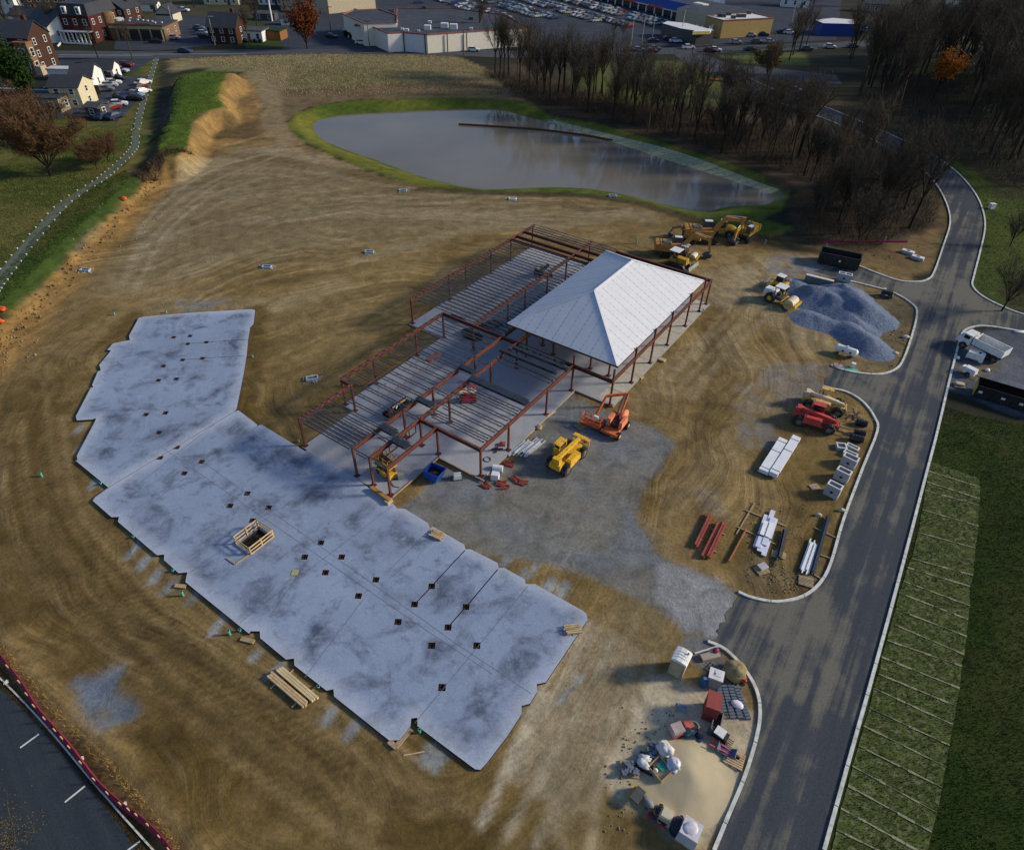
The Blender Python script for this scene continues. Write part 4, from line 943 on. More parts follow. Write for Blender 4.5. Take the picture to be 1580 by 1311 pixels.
for y in (-.75, .75): MB().side([(-1.2, 0), (1.0, 0), (1.2, .3), (.4, .7), (-1.2, .7), (-1.35, .35)], y-.2, y+.2).build('track', black, t)
MB().box((-.3, 0, .95), (1.8, 1.1, .7)).bar((-1.2, -.7, 1.6), (1.5, -.7, .7), .16).bar((-1.2, .7, 1.6), (1.5, .7, .7), .16).build('body', yel, t)
MB().box((-.1, 0, 1.6), (1.1, 1.0, .9), top=(.85, .9)).build('cab', black, t); MB().box((-.1, 0, 2.1), (1.05, 1.0, .08)).build('cab_roof', white, t)
MB().side([(1.5, .1), (2.3, .1), (2.2, .2), (1.7, .75), (1.45, .75)], -.95, .95).build('bucket', chrome, t)

# articulated boom lift
t = thing('boom_lift', 'orange articulated boom lift with its basket lowered beside the framed slab', 'boom lift', P(948, 664), head_px((940,660),(975,618)), sc=1.0)
for x in (-1.1, 1.1):
    for y in (-.95, .95): wheel(t, x, y, .42, .32, rim=cream)
MB().box((0, 0, .55), (2.7, 1.5, .4)).box((-1.2, 0, .62), (.7, 1.9, .3)).build('chassis', org, t)
MB().cyl((0, 0, .75), (0, 0, .95), .5, n=12).build('turntable', black, t)
MB().blob((1.35, -.3, 1.35), (.95, .42, .5), jit=.02).build('counterweight', orr, t)
MB().box((.25, .62, 1.3), (1.7, .5, .85), top=(.9, .8)).box((.25, -.75, 1.3), (1.6, .4, .8), top=(.9, .8)).build('engine_cover', orr, t)
MB().box((.3, -.1, 1.15), (1.8, .7, .3)).build('deck', black, t)
b = MB().bar((.9, 0, 1.5), (2.6, .1, 3.3), .25, .32).bar((.7, .3, 1.3), (2.4, .4, 3.0), .16, .2).build('boom', org, t)
MB().bar((2.6, .1, 3.3), (1.2, 1.9, 3.1), .22, .28).bar((1.2, 1.9, 3.1), (-.1, 2.3, 1.2), .2, .24).build('upper_boom', org, t)
MB().bar((.9, .15, 1.8), (2.4, .25, 3.2), .12).build('boom_rail', cream, t)
k = MB(); bx, by = -.9, 2.3
for zz in (.55, 1.0, 1.5):
    for y in (-1.1, 1.1): k.bar((bx-.45, by+y, zz), (bx+.45, by+y, zz), .06)
    for x in (-.45, .45): k.bar((bx+x, by-1.1, zz), (bx+x, by+1.1, zz), .06)
for x in (-.45, .45):
    for y in (-1.1, -.35, .35, 1.1): k.bar((bx+x, by+y, .5), (bx+x, by+y, 1.5), .06)
k = k.box((bx, by, .48), (.95, 2.3, .06)).build('basket', org, t); MB().box((bx+.25, by-.3, 1.35), (.25, .5, .3)).build('control_box', white, t)

def scissor(p, rz, label, m1, m2, hh=1.9, sc=1):
    t = thing('scissor_lift', label, 'scissor lift', p, rz, sc=sc)
    MB().box((0, 0, .35), (1.9, .95, .45)).build('base', m1, t)
    for x in (-.7, .7):
        for y in (-.45, .45): wheel(t, x, y, .2, .16)
    mb = MB()
    for y in (-.38, .38):
        for j in range(3): z0 = .6+j*.25; mb.bar((-.85, y, z0), (.85, y, z0+.25), .06).bar((.85, y, z0), (-.85, y, z0+.25), .06)
    mb.build('scissor_arms', black, t)
    MB().box((0, 0, 1.38), (2.0, .95, .10)).build('platform', m2, t)
    mb = MB()
    for zz in (1.85, 2.35):
        for y in (-.45, .45): mb.bar((-.97, y, zz), (.97, y, zz), .05)
        for x in (-.97, .97): mb.bar((x, -.45, zz), (x, .45, zz), .05)
    for x in (-.97, -.3, .3, .97):
        for y in (-.45, .45): mb.bar((x, y, 1.4), (x, y, 2.35), .05)
    mb.build('guard_rail', m1, t)
    return t
bright_red = mat('bright_red_paint', (.62, .03, .04), .5, var=.15)
s = scissor(P(722, 618, .2), YAW+rad(40), 'bright red scissor lift standing inside the steel frame', bright_red, cream)
s = scissor(P(597, 731, .2), YAW+rad(-8), 'yellow scissor lift loaded with rust red steel at the front bay', yel, yel, sc=1.1)
MB().box((0, 0, 0), (1.9, .9, .5)).build('steel_load', rustd, loc=(*P(596, 731, .2)[:2], 1.85), rz=YAW-rad(8), label='stack of rust red steel carried on the yellow scissor lift platform', cat='steel stack')

# roll-off containers
def container(p, rz, L, w, h, label, inner, end=None, n=9, tarp=False, name='waste_container', cat='waste container', shell=None):
    t = thing(name, label, cat, p, rz); th = .08; sh = shell or black
    MB().box((0, -w/2, h/2+.15), (L, th, h)).box((0, w/2, h/2+.15), (L, th, h)).box((0, 0, .2), (L, w, .1)).build('shell', sh, t)
    MB().box((L/2, 0, h/2+.15), (th, w, h)).build('door', end or sh, t); MB().box((-L/2, 0, h/2+.15), (th, w, h)).build('end_panel', end or sh, t)
    for i in range(n):
        x = -L/2+L*(i+.5)/n
        for y in (-1, 1): MB().box((x, y*(w/2+.06), h/2+.1), (.10, .08, h*.9)).build('rib', sh, t)
    MB().box((0, -w/2, h+.17), (L+.1, .14, .10)).box((0, w/2, h+.17), (L+.1, .14, .10)).box((L/2, 0, h+.17), (.14, w, .10)).box((-L/2, 0, h+.17), (.14, w, .10)).build('top_rail', sh, t)
    if tarp: MB().side([(-L/2, h+.2), (L/2, h+.2), (L/2, h+.24), (-L/2, h+.24)], -w/2, w/2).build('tarp', mat('black_tarp', (.002, .002, .003), .95, var=.3, spec=.0), t)
    else: MB().box((0, 0, .3), (L-.2, w-.2, .1)).build('lining', inner, t)
    for x in (-L*.42, L*.42):
        for y in (-.6, .6): MB().cyl((x, y-.08, .1), (x, y+.08, .1), .1, n=8).build('roller_wheel', dgrey, t)
    return t
blue_lin = mat('blue_black_lining', (.012, .020, .050), .6, var=.3)
t = container(P(1292, 408), head_px((1266,398),(1320,409)), 5.8, 2.3, 1.7, 'black open-topped roll-off waste container by the gravel entrance', blue_lin)
MB().box((.1, -1.28, 1.1), (.28, .02, .30)).build('notice_plate', white, t)
t = container(P(1556, 622), head_px((1508,612),(1580,634)), 7.4, 1.9, 1.45, 'long black tarp-covered container with yellow end on the right hand yard', blue_lin, end=mat('yellow_panel', (.42, .28, .06), .7), n=11, tarp=True)
for x in (-3.2, -.9, .9, 2.0): MB().box((x, -1.10, .95), (.40, .02, .28)).build('notice_plate', white, t)

# blue skip by the frame
blue = mat('blue_paint', (.012, .075, .40), .45, var=.15)
t = thing('self_dumping_hopper', 'blue self-dumping hopper holding dark rubbish on the gravel beside the slab', 'hopper', P(672, 737), YAW+rad(5))
for y in (-.7, .7): MB().side([(-.9, .25), (.5, .1), (.9, 1.2), (-.9, 1.1)], y-.03, y+.03).build('side_plate', blue, t)
MB().side([(-.9, .25), (.5, .1), (.9, 1.2), (.84, 1.2), (.46, .17), (-.86, .31), (-.86, 1.1), (-.9, 1.1)], -.7, .7).build('tray', blue, t)
MB().blob((-.1, 0, .45), (.7, .6, .35), jit=.4, seg=9, rings=5).build('rubbish', mat('rubbish', (.07, .045, .03), .95, var=.5, scale=6), t)
# ================================================================== YARD MATERIALS
def props(name, label, cat, p, rz, parts, group=None, sc=None):
    """a small thing made of several named parts: (part name, MB, material)"""
    if len(parts) == 1:
        o = parts[0][1].build(name, parts[0][2]); o.location = p; o.rotation_euler = (0, 0, rz); tag(o, label, cat, group); return o
    t = thing(name, label, cat, p, rz, group, sc)
    for n_, m_, mt in parts: m_.build(n_, mt, t)
    return t
def pallet(p, rz, label, z=0, sc=1.0, m=None):
    t = thing('pallet', label, 'pallet', (p[0], p[1], p[2]+z), rz, sc=sc); m = m or timber2
    for i in range(7): MB().box((0, -.45+i*.15, .135), (1.2, .10, .02)).build('slat', m, t)
    for x in (-.55, 0, .55): MB().box((x, 0, .07), (.09, 1.0, .09)).build('bearer', m, t)
    return t
galv = mat('galvanised_steel', (.50, .54, .60), .45, metal=.25, var=.2, dirt=((.25, .27, .33), .4))
wsheet = mat('white_sheet_steel', (.74, .76, .80), .45, var=.08, dirt=((.5, .52, .58), .3))
lilac = mat('white_board', (.60, .62, .74), .6, var=.08)
# long white bundles
def white_bundle(a, b, w, h, label, layers=3):
    pa = P(*a); pb = P(*b); L = (pb-pa).length; t = thing('panel_bundle', label, 'panel bundle', (pa+pb)/2, heading(pa, pb))
    for i in range(layers): MB().box((.02*((i*7) % 3), 0, .16+h/layers*(i+.5)), (L, w, h/layers*.88)).build('panel', wsheet, t)
    for x in (-L*.42, L*.1, L*.40): MB().box((x, 0, .16+h/2), (.05, w+.03, h+.03)).build('strap', black, t)
    for x in (-L*.35, 0, L*.35): MB().box((x, 0, .08), (.1, w*1.15, .14)).build('bearer', timber2, t)
white_bundle((1176,732), (1207,683), .95, .42, 'white panel bundle on bearers, left of the pair on the bare soil')
white_bundle((1191,737), (1227,680), .85, .50, 'longer white panel bundle with dark bands, right of the pair')
# staggered white sheets
t = thing('sheet_stack', 'staggered stack of pale lilac white boards with two bright sheets on top', 'board stack', P(1181, 823), head_px((1168,864),(1195,785)))
for i, (x, y, l, w_) in enumerate([(-.3, -.42, 5.0, .42), (.25, .02, 5.6, .44), (.0, .44, 4.4, .40), (.1, -.2, 3.6, .5), (-.6, .22, 3.2, .5)]): MB().box((x, y, .14+.05*(i % 2)+.1*(i > 2)), (l, w_, .12)).build('board', lilac, t)
bright = mat('bright_sheet', (.82, .84, .86), .4, var=.03)
for y in (-.2, .28): MB().box((.25, y, .40), (1.9, .36, .04)).build('bright_sheet', bright, t)
MB().box((-.75, .05, .30), (.06, 1.4, .12)).build('strap', black, t)
for a, b, lab in (((1150,787),(1213,812), 'long timber runner under the upper half of the lilac board stack'), ((1138,813),(1198,840), 'long timber runner under the lower half of the lilac board stack'), ((1164,776),(1136,824), 'pale pole lying left of the lilac board stack')):
    MB().bar(P(*a, .06), P(*b, .06), .10, .10).build('timber_runner', timber2, label=lab, cat='timber')
# rust red steel
rs = mat('rust_red_steel', (.27, .055, .040), .65, var=.25, dirt=((.38, .12, .07), .5))
def steel_bundle(a, b, w, n, label, m=rs, h=.2):
    pa = P(*a); pb = P(*b); L = (pb-pa).length; t = thing('steel_bundle', label, 'steel bundle', (pa+pb)/2, heading(pa, pb))
    for i in range(n): MB().box((random.uniform(-.15, .15), -w/2+w*(i+.5)/n, .1+h/2+(.12 if i % 2 else 0)), (L, w/n*.78, h)).build('section', m, t)
    for x in (-L*.25, L*.25): MB().box((x, 0, .05), (.1, w*1.5, .09)).build('bearer', timber2, t)
steel_bundle((1073,845), (1097,795), .42, 2, 'short rust red steel bundle, leftmost on the bare soil')
steel_bundle((1088,862), (1114,808), .85, 4, 'wide rust red steel bundle, second from the left')
steel_bundle((1124,868), (1151,818), .14, 1, 'single rust red steel beam lying left of the lilac boards', m=mat('brown_red_steel', (.33, .12, .06), .7))
steel_bundle((1201,862), (1211,818), .5, 3, 'dark grey steel sections resting on pallets right of the lilac boards', m=dgrey)
steel_bundle((1196,875), (1208,822), .12, 1, 'thin dark steel length beside the pallets', m=dgrey)
# white channels and dark channels by the kerb
t = thing('channel_stack', 'white steel channels of uneven lengths near the lower kerb', 'channel stack', P(1247, 861), head_px((1237,889),(1257,832)))
for i in range(7): MB().box((random.uniform(-.3, .3), -.38+i*.12, .16+.05*(i % 3)), (3.7+random.uniform(-.4, .3), .10, .12)).build('channel', bright, t)
steel_bundle((1252,885), (1277,799), .42, 3, 'dark blue grey steel channels beside the white ones at the kerb', m=bundle_m)
for a, b, lab in (((1257,814),(1289,829), 'upper timber bearer under the dark channels at the kerb'), ((1266,856),(1281,861), 'middle timber bearer under the dark channels at the kerb'), ((1254,885),(1266,892), 'lowest timber bearer under the dark channels at the kerb')):
    MB().bar(P(*a, .06), P(*b, .06), .09, .09).build('timber_bearer', timber2, label=lab, cat='timber')
pallet(P(1175, 880), rad(20), 'pallet with grey slab pieces just below the lilac board stack', sc=.9)
MB().box((0, 0, 0), (.8, .6, .18)).build('paver_stack', mat('pale_stone', (.42, .42, .44), .85, var=.2), loc=(*P(1176, 876)[:2], .23), rz=rad(25), label='grey paving pieces stacked on the pallet below the lilac boards', cat='pavers')
pallet(P(1243, 898), rad(-20), 'broken pallet lying at the foot of the white channels', sc=1.0)
pallet(P(1196, 855), rad(68), 'left of two short pallets under the dark steel sections', sc=.62, m=timber)
pallet(P(1206, 857), rad(68), 'right of two short pallets under the dark steel sections', sc=.62, m=timber)
pallet(P(1257, 752), rad(15), 'single pale pallet between the panel bundles and the concrete vaults', sc=.75, m=mat('tan_timber', (.46, .34, .24), .85, var=.2))
# precast concrete vaults
pcast = mat('precast_concrete', (.36, .38, .42), .8, var=.15)
pcw = mat('pale_cast_edge', (.62, .62, .62), .8, var=.1)
def vault(px, L, w, h, label, rz=None, th=.13, tilt=0):
    t = thing('concrete_vault', label, 'concrete vault', P(*px), head_px((1288,750),(1302,757)) if rz is None else rz, 'precast concrete boxes by the kerb')
    MB().box((0, -w/2+th/2, h/2), (L, th, h)).box((0, w/2-th/2, h/2), (L, th, h)).box((-L/2+th/2, 0, h/2), (th, w-2*th, h)).box((L/2-th/2, 0, h/2), (th, w-2*th, h)).box((0, 0, .06), (L-2*th, w-2*th, .1)).build('wall', pcast, t)
    e = .02
    MB().box((0, -w/2+th/2, h+e), (L, th, .03)).box((0, w/2-th/2, h+e), (L, th, .03)).box((-L/2+th/2, 0, h+e), (th, w-2*th, .03)).box((L/2-th/2, 0, h+e), (th, w-2*th, .03)).build('rim', pcw, t)
    if h > .8: MB().cyl((0, -w/2-.01, h*.45), (0, -w/2+.02, h*.45), .16, n=12).build('knockout', rustd, t)
vault((1282,763), 1.35, .8, 1.35, 'tall precast concrete vault with a round knockout, nearest the camera in the row')
vault((1297,739), 1.35, .8, 1.2, 'precast concrete vault second from the front of the row by the kerb')
vault((1308,717), 1.45, .85, 1.1, 'precast concrete vault with dark red opening, third from the front of the row')
vault((1311,703), 1.35, .75, .35, 'low concrete frame just behind the third vault by the kerb')
vault((1315,691), 1.3, .6, .22, 'flat rectangular concrete frame at the far right end of the row')
vault((1297,691), 1.0, .9, .35, 'small skewed concrete frame at the far left end of the row', rz=rad(-8))
# black plastic tanks and scrap by the upper kerb
bplast = mat('black_plastic', (.022, .023, .027), .45, var=.2)
for (x, y, r, L, lab) in ((1320,680,.38,1.3,'ribbed black plastic chamber, nearest of the group below the scrap pile'), (1325,671,.32,1.1,'black plastic chamber with pale end, middle of the group by the kerb'), (1328,656,.33,1.1,'dark grey plastic chamber lying next to the scrap ring')):
    a = head_px((1310,678),(1328,682)); mb = MB().cyl((-L/2, 0, r), (L/2, 0, r), r, n=14)
    for k in range(4): mb.cyl((-L/2+L*(k+.3)/4, 0, r), (-L/2+L*(k+.55)/4, 0, r), r+.05, n=14)
    mb.build('plastic_chamber', bplast, loc=P(x, y), rz=a, label=lab, cat='drainage chamber')
mb = MB()
for k in range(26):
    c = Vector((random.uniform(-.9, .9), random.uniform(-.7, .7), .1)); d = Vector((random.uniform(-1, 1), random.uniform(-1, 1), random.uniform(-.1, .25))).normalized()
    mb.bar(c, c+d*random.uniform(.6, 1.5), .05, .05, m=random.choice((0, 1, 1)))
mb.build('scrap_heap', [dgrey, timber2], loc=P(1315, 642), label='tangled heap of scrap steel and straps at the bend of the kerb', cat='scrap heap')
# galvanised studs at the slab
t = thing('stud_stack', 'loose stack of galvanised steel studs on the gravel beside the framed slab', 'steel studs', P(815, 690), head_px((797,702),(838,669)))
for i in range(11): MB().box((random.uniform(-.5, .5)+(-.5 if i > 6 else 0), -.8+i*.155, .12+.07*(i % 3)), (2.9+random.uniform(-.5, .5), .13, .08), rz=random.uniform(-.04, .04)).build('stud', galv, t)
# rust red steel off-cuts on the gravel
for k, (x, y, r, lab) in enumerate(((785,716,.3,'rust red steel off-cuts nearest the galvanised studs'), (751,750,-.2,'rust red steel off-cuts, leftmost pile below the slab corner'), (773,746,.5,'rust red steel off-cuts, middle small pile'), (778,752,.4,'rust red steel off-cuts, lowest pile'), (796,740,-.1,'rust red steel off-cuts, pile above the right pile'), (806,745,.3,'rust red steel off-cuts, rightmost pile'))):
    mb = MB()
    for j in range(5): mb.box((random.uniform(-.15, .15), -.3+j*.15, .1+.05*(j % 2)), (.9, .10, .12), rz=random.uniform(-.3, .3))
    mb.build('steel_offcuts', rs, loc=P(x, y), rz=r+YAW, label=lab, cat='steel off-cuts', group='rust red steel off-cuts on the gravel')
wrap = mat('white_wrap', (.66, .66, .74), .35, var=.1, bump=.3)
for (x, y, lab) in ((768,726,'white wrapped roll on the gravel, upper of two beside the slab corner'), (764,738,'white wrapped square bale, lower of two beside the slab corner')):
    (MB().cyl((-.5, 0, .35), (.5, 0, .35), .35, n=12) if y < 730 else MB().box((0, 0, .35), (.8, .7, .7), top=(.9, .9))).build('wrapped_bale', wrap, loc=P(x, y), rz=rad(-10), label=lab, cat='bale')
props('generator', 'small white and grey generator on the gravel right of the blue hopper', 'generator', P(706, 738), rad(10), [('body', MB().box((0, 0, .35), (.8, .55, .5), top=(.9, .9)), white), ('frame', MB().box((0, 0, .08), (1.0, .7, .08)).bar((-.5, -.3, .1), (-.5, -.3, .7), .05).bar((.5, .3, .1), (.5, .3, .7), .05), dgrey), ('handle', MB().bar((-.5, 0, .4), (-.9, .1, .35), .05), dgrey)])
props('welder', 'small grey welding set with a coiled lead on the framed slab', 'welding set', P(619, 738, .2), rad(20), [('body', MB().box((0, 0, .35), (.6, .4, .6)), mat('grey_green', (.22, .24, .24), .6)), ('lead', MB().cyl((-.3, 0, .05), (-1.1, .1, .05), .03, n=6).cyl((-1.1, .1, .05), (-.9, -.9, .05), .03, n=6).cyl((-.9, -.9, .05), (-.4, -1.2, .05), .03, n=6), black)])
mb = MB()
for k in range(14):
    a0 = 2*math.pi*k/14; a1 = 2*math.pi*(k+1)/14; mb.cyl((math.cos(a0)*.35, math.sin(a0)*.35, .04), (math.cos(a1)*.35, math.sin(a1)*.35, .04), .04, n=6, cap=False)
mb.build('hose_coil', dgrey, loc=P(752, 709, .2), label='dark coiled hose ring on the slab near the front corner column', cat='hose')
mb = MB().bar((-.6, 0, .1), (.6, .1, .1), .12).bar((-.1, -.5, .1), (.1, .5, .12), .12)
mb.build('steel_cross', rustd, loc=P(767, 694, .2), label='crossed rust red steel pieces on the slab between two columns', cat='steel off-cuts')
MB().box((0, 0, .12), (.6, .5, .2)).cyl((0, 0, .2), (0, 0, .35), .1, n=8).build('steel_clip', rs, loc=P(775, 686, .2), label='rust red steel fitting on the slab near the front beam', cat='steel fitting')
# orange brown timber beam leaning at the corner
t = thing('timber_beam', 'brown timber beam lying across the corner between the two slabs', 'timber beam', (P(573,754,.3)+P(603,775,.3))/2, heading(P(573,754,.3), P(603,775,.3)))
MB().box((0, 0, .18), (2.6, .38, .36)).build('beam', mat('brown_timber', (.34, .19, .06), .85, var=.3, scale=2), t); MB().box((1.2, -.1, .12), (.5, .6, .3)).build('block', timber, t)
# long dark trolley and piles on the framed slab
t = thing('materials_trolley', 'long black trolley carrying timber and rusty fittings inside the steel frame', 'trolley', P(614, 635, .2), head_px((592,646),(643,611)))
MB().box((0, 0, .35), (3.6, 1.0, .12)).build('deck', black, t)
for x in (-1.4, 1.4):
    for y in (-.4, .4): wheel(t, x, y, .2, .12)
for y in (-.45, .45): MB().box((0, y, .6), (3.6, .08, .4)).build('side_rail', black, t)
MB().box((.6, .25, .7), (2.2, .16, .14)).build('timber_load', timber, t); MB().blob((-1.1, 0, .6), (.55, .4, .25), jit=.5, seg=8, rings=5).build('fittings', rustd, t); MB().cyl((-.3, -.1, .65), (.1, .1, .8), .07, n=6).build('pipe_piece', white, t)
tarp = mat('dark_green_tarp', (.018, .028, .030), .6, var=.4, scale=2, bump=.5)
for (x, y, rx, ry, a, lab) in ((728,518,1.5,.9,-.6,'crumpled dark tarpaulin heap left of the white roof, lower one'), (757,504,1.3,.6,.4,'crumpled dark tarpaulin heap left of the white roof, upper one'), (706,494,1.3,.25,-.5,'narrow dark roll lying on the slab left of the tarpaulins')):
    MB().blob((0, 0, .15), (rx, ry, .55), jit=.45, seg=16, rings=8, seed=x, flat=-.1).build('tarpaulin', tarp, loc=P(x, y, .2), rz=a, label=lab, cat='tarpaulin')
MB().box((0, 0, .15), (.9, .3, .25)).box((.3, .5, .12), (.5, .3, .2)).build('orange_parts', orr, loc=P(764, 519, .2), rz=.5, label='pink orange painted parts beside the dark tarpaulins', cat='steel parts')
t = thing('compressor', 'round black compressor with pale lid on the slab at the far bay', 'compressor', P(832, 426, .2), rad(20), sc=1.3)
MB().blob((0, 0, .6), (.7, .6, .55), jit=.08).build('tank', black, t); MB().box((-.2, -.2, 1.1), (.4, .3, .08)).build('lid', cream, t); MB().bar((.4, .2, .5), (1.3, .6, .9), .25, .3).build('tow_bar', black, t); MB().box((.9, -.5, .2), (.9, .4, .3)).build('skid', black, t)
mb = MB(); 
for k in range(9): mb.bar((random.uniform(-.7, .7), random.uniform(-.4, .4), .1), (random.uniform(-.7, .7), random.uniform(-.4, .4), .25), .1, .08)
mb.build('offcut_heap', [timber2], loc=P(850, 552, .2), label='heap of timber off-cuts and brackets under the roofed bay', cat='off-cuts')
for (x, y, lab) in ((1021,556,'pale timber block outside the roofed bay, middle of its long side'), (986,582,'pale timber block outside the roofed bay, near its front corner')):
    MB().box((0, 0, .12), (.9, .6, .22)).build('timber_block', mat('block_timber', (.46, .38, .24), .85), loc=P(x, y), rz=YAW, label=lab, cat='timber block')
props('plank_pile', 'loose pile of short planks left of the orange boom lift', 'planks', P(897, 657), rad(40), [('plank', MB().box((i*.0, -.45+i*.14, .08+.05*(i % 2)), (1.3+.1*(i % 3), .12, .05)), timber2) for i in range(7)])
MB().bar(P(843,644,.05), P(857,634,.05), .14, .08).build('board', timber, label='short pale board on the gravel at the slab edge by the studs', cat='board')
MB().blob((0, 0, .1), (.45, .35, .2), jit=.4).build('rubble_heap', timber2, loc=P(832, 660), label='small tan heap at the slab edge just above the steel studs', cat='rubble')
# timbers on the big slab and alongside it
def lumber(px, rz, label, n=5, L=1.3, z=SZ):
    t = thing('lumber_pile', label, 'lumber', P(*px, z), rz)
    for i in range(n):
        for j in range(2): MB().box((random.uniform(-.08, .08), -.35+.17*i, .1+.12*j), (L*random.uniform(.8, 1.05), .13, .10), rz=random.uniform(-.05, .05)).build('timber', timber if (i+j) % 3 else timber2, t)
    MB().box((0, 0, .03), (.1, 1.0, .05)).build('bearer', timber2, t)
lumber((674,826), rad(-25), 'small pallet-sized stack of pale lumber at the upper edge of the big slab')
lumber((883,972), rad(10), 'small stack of weathered lumber near the right tip of the big slab')
for a, b, m_, lab in (((418,1043),(473,1090), timber, 'long pale timber pack beside the lower slab edge, outer of two'), ((432,1034),(487,1081), mat('form_timber', (.58, .46, .26), .8, var=.2), 'long pale timber pack beside the lower slab edge, inner of two')):
    pa = P(*a); pb = P(*b); t = thing('timber_pack', lab, 'timber pack', (pa+pb)/2, heading(pa, pb)); L = (pb-pa).length
    for i in range(3): MB().box((random.uniform(-.1, .1), -.18+i*.18, .22), (L, .15, .25)).build('timber', m_, t)
    for x in (-L*.3, L*.3): MB().box((x, 0, .05), (.1, 1.3, .09)).build('bearer', timber2, t)
MB().bar(P(623,1165,.04), P(655,1159,.04), .08, .05).build('lath', timber, label='thin pale lath lying on the soil below the slab notch', cat='lath')
# short formwork boards by slab notches
for (a, b, z_) in (((270,903),(287,905),.1), ((372,985),(392,990),.1), ((610,1153),(634,1124),.12), ((600,1143),(612,1153),.12)):
    MB().bar(P(*a, z_), P(*b, z_), .35, .12).build('form_board', timber2, label='short weathered form board at the slab notch near %s' % ({270: 'the middle of the lower left edge', 372: 'the long timber packs', 610: 'the bottom step, longer one', 600: 'the bottom step, shorter one'}[a[0]]), cat='form board')
# teal drainage stubs
teal = mat('teal_pipe', (.10, .42, .34), .5, var=.1)
for k, (x, y, h_) in enumerate(((65,735,.5),(283,919,.6),(355,979,.6),(177,486,.4),(257,483,.4),(157,748,.35),(207,830,.3),(268,882,.3),(371,974,.3),(492,1061,.3),(648,1130,.5),(366,489,.3),(390,551,.35),(461,682,.35),(1070,341+34,1.0),(1272,388,1.3),(1363,376,1.2),(1084,483,.6),(982,376,1.0),(1180,377,.8),(1450,376,.8))):
    where = ('alone on the soil left of the slab','below the slab notch','beside the timber packs','above the upper slab tip','on the upper slab edge','at the inward step of the slab edge','under the left slab edge','at the second slab notch','at the third slab notch','near the timber packs slab side','in the bottom slab step','near the top right slab corner','on the right slab edge','at the frame corner','in front of the excavators','left behind the black container','right behind the black container','at the far corner of the framed slab','on the soil behind the white roof','right of the excavators','by the upper road kerb')[k]
    mb = MB().cyl((0, 0, 0), (0, 0, h_), .09, n=8).cyl((0, 0, h_-.1), (0, 0, h_), .12, n=8)
    mb.build('drain_stub', teal, loc=P(x, y), label='teal drain pipe stub standing '+where, cat='pipe stub')
# drainage inlets on the site
inl = mat('inlet_concrete', (.30, .36, .42), .8, var=.2)
for (x, y, a, lab) in ((570,390,0,'blue grey concrete drain inlet on open soil above the steel frame'), (482,585,.3,'concrete drain inlet left of the steel frame with pale soil around it'), (132,418,0,'pale concrete drain inlet below the orange cut bank'), (412,413,0,'low drain inlet half buried in the soil'), (791,308,-.1,'white topped drain inlet at the near pond bank'), (622,295,0,'grey stone inlet at the left part of the near pond bank'), (945,303,-.1,'small grey inlet at the right part of the near pond bank'), (850,190,-.3,'pale outlet box on the far pond bank beside the baffle')):
    t = thing('drain_inlet', lab, 'drain inlet', G(x, y), a, sc=.72)
    MB().box((0, -.45, .18), (1.9, .2, .45)).box((0, .45, .18), (1.9, .2, .45)).box((-.85, 0, .18), (.2, .7, .45)).box((.85, 0, .18), (.2, .7, .45)).build('frame', inl if y < 600 and x != 791 else white, t)
    MB().box((0, 0, .2), (1.5, .7, .06)).build('grate', mat('grate', (.06, .10, .14), .6), t)
    mb = MB()
    for k in range(22): r_ = random.uniform(1.1, 1.9); th = random.uniform(0, 6.28); mb.blob((math.cos(th)*r_, math.sin(th)*r_*.6, .03), random.uniform(.08, .2), seg=5, rings=3, jit=.3, seed=k)
    mb.build('stone_ring', mat('loose_stone', (.30, .31, .33), .9, var=.3), t, kind='stuff')
# tank, cleaning tub
t = thing('propane_tank', 'white cylindrical fuel tank on short legs below the gravel pile', 'fuel tank', P(1303, 548), head_px((1286,540),(1320,551)))
L = 2.3; mb = MB().cyl((-L/2, 0, .75), (L/2, 0, .75), .48, n=18); mb.cyl((L/2, 0, .75), (L/2+.22, 0, .75), .48, .25, n=18).cyl((-L/2, 0, .75), (-L/2-.22, 0, .75), .48, .25, n=18); mb.build('tank', white, t)
for x in (-.8, .8): MB().box((x, 0, .15), (.2, .8, .3)).build('foot', dgrey, t)
MB().cyl((0, 0, 1.2), (0, 0, 1.38), .12, n=8).build('valve_dome', white, t); MB().cyl((.55, -.46, .8), (.55, -.50, .8), .14, n=10).cyl((-.35, -.46, .8), (-.35, -.50, .8), .14, n=10).build('marking', rustd, t)
t = thing('washout_tray', 'low tray holding water and teal pipes by the island kerb', 'washout tray', P(1294, 566), head_px((1280,561),(1318,571)))
MB().box((0, 0, .12), (1.2, .7, .2)).build('tray', mat('grey_red', (.35, .28, .28), .7), t); MB().bar((-.1, 0, .2), (0, .1, 1.0), .08).build('handle', bright_red, t)
MB().box((1.3, 0, .08), (1.9, .5, .12)).build('pipe_bundle', teal, t); MB().box((1.5, .6, .4), (.5, .45, .6)).build('bin', white, t)
for (x, y, L, lab) in ((1262,423,2.6,'long low concrete barrier block behind the blue gravel pile'), (1240,424,0,'')):
    if L:
        t = thing('concrete_block', lab, 'concrete block', P(1262,438), head_px((1243,423),(1280,432)))
        MB().box((0, 0, .5), (3.9, .7, 1.0)).build('block', mat('greenish_concrete', (.16, .18, .18), .85, var=.25), t); MB().box((0, 0, 1.03), (3.9, .5, .06)).build('top', pcw, t)
vault((1301,433), 1.9, .8, 1.15, 'twin-celled concrete box beside the black container', rz=head_px((1290,428),(1312,433)))
MB().box((0, 0, 1.15), (.14, .7, .08)).build('dividing_wall', pcw, loc=P(1301, 433), rz=head_px((1290,428),(1312,433)), label='pale dividing wall lying on the twin concrete box', cat='concrete wall')
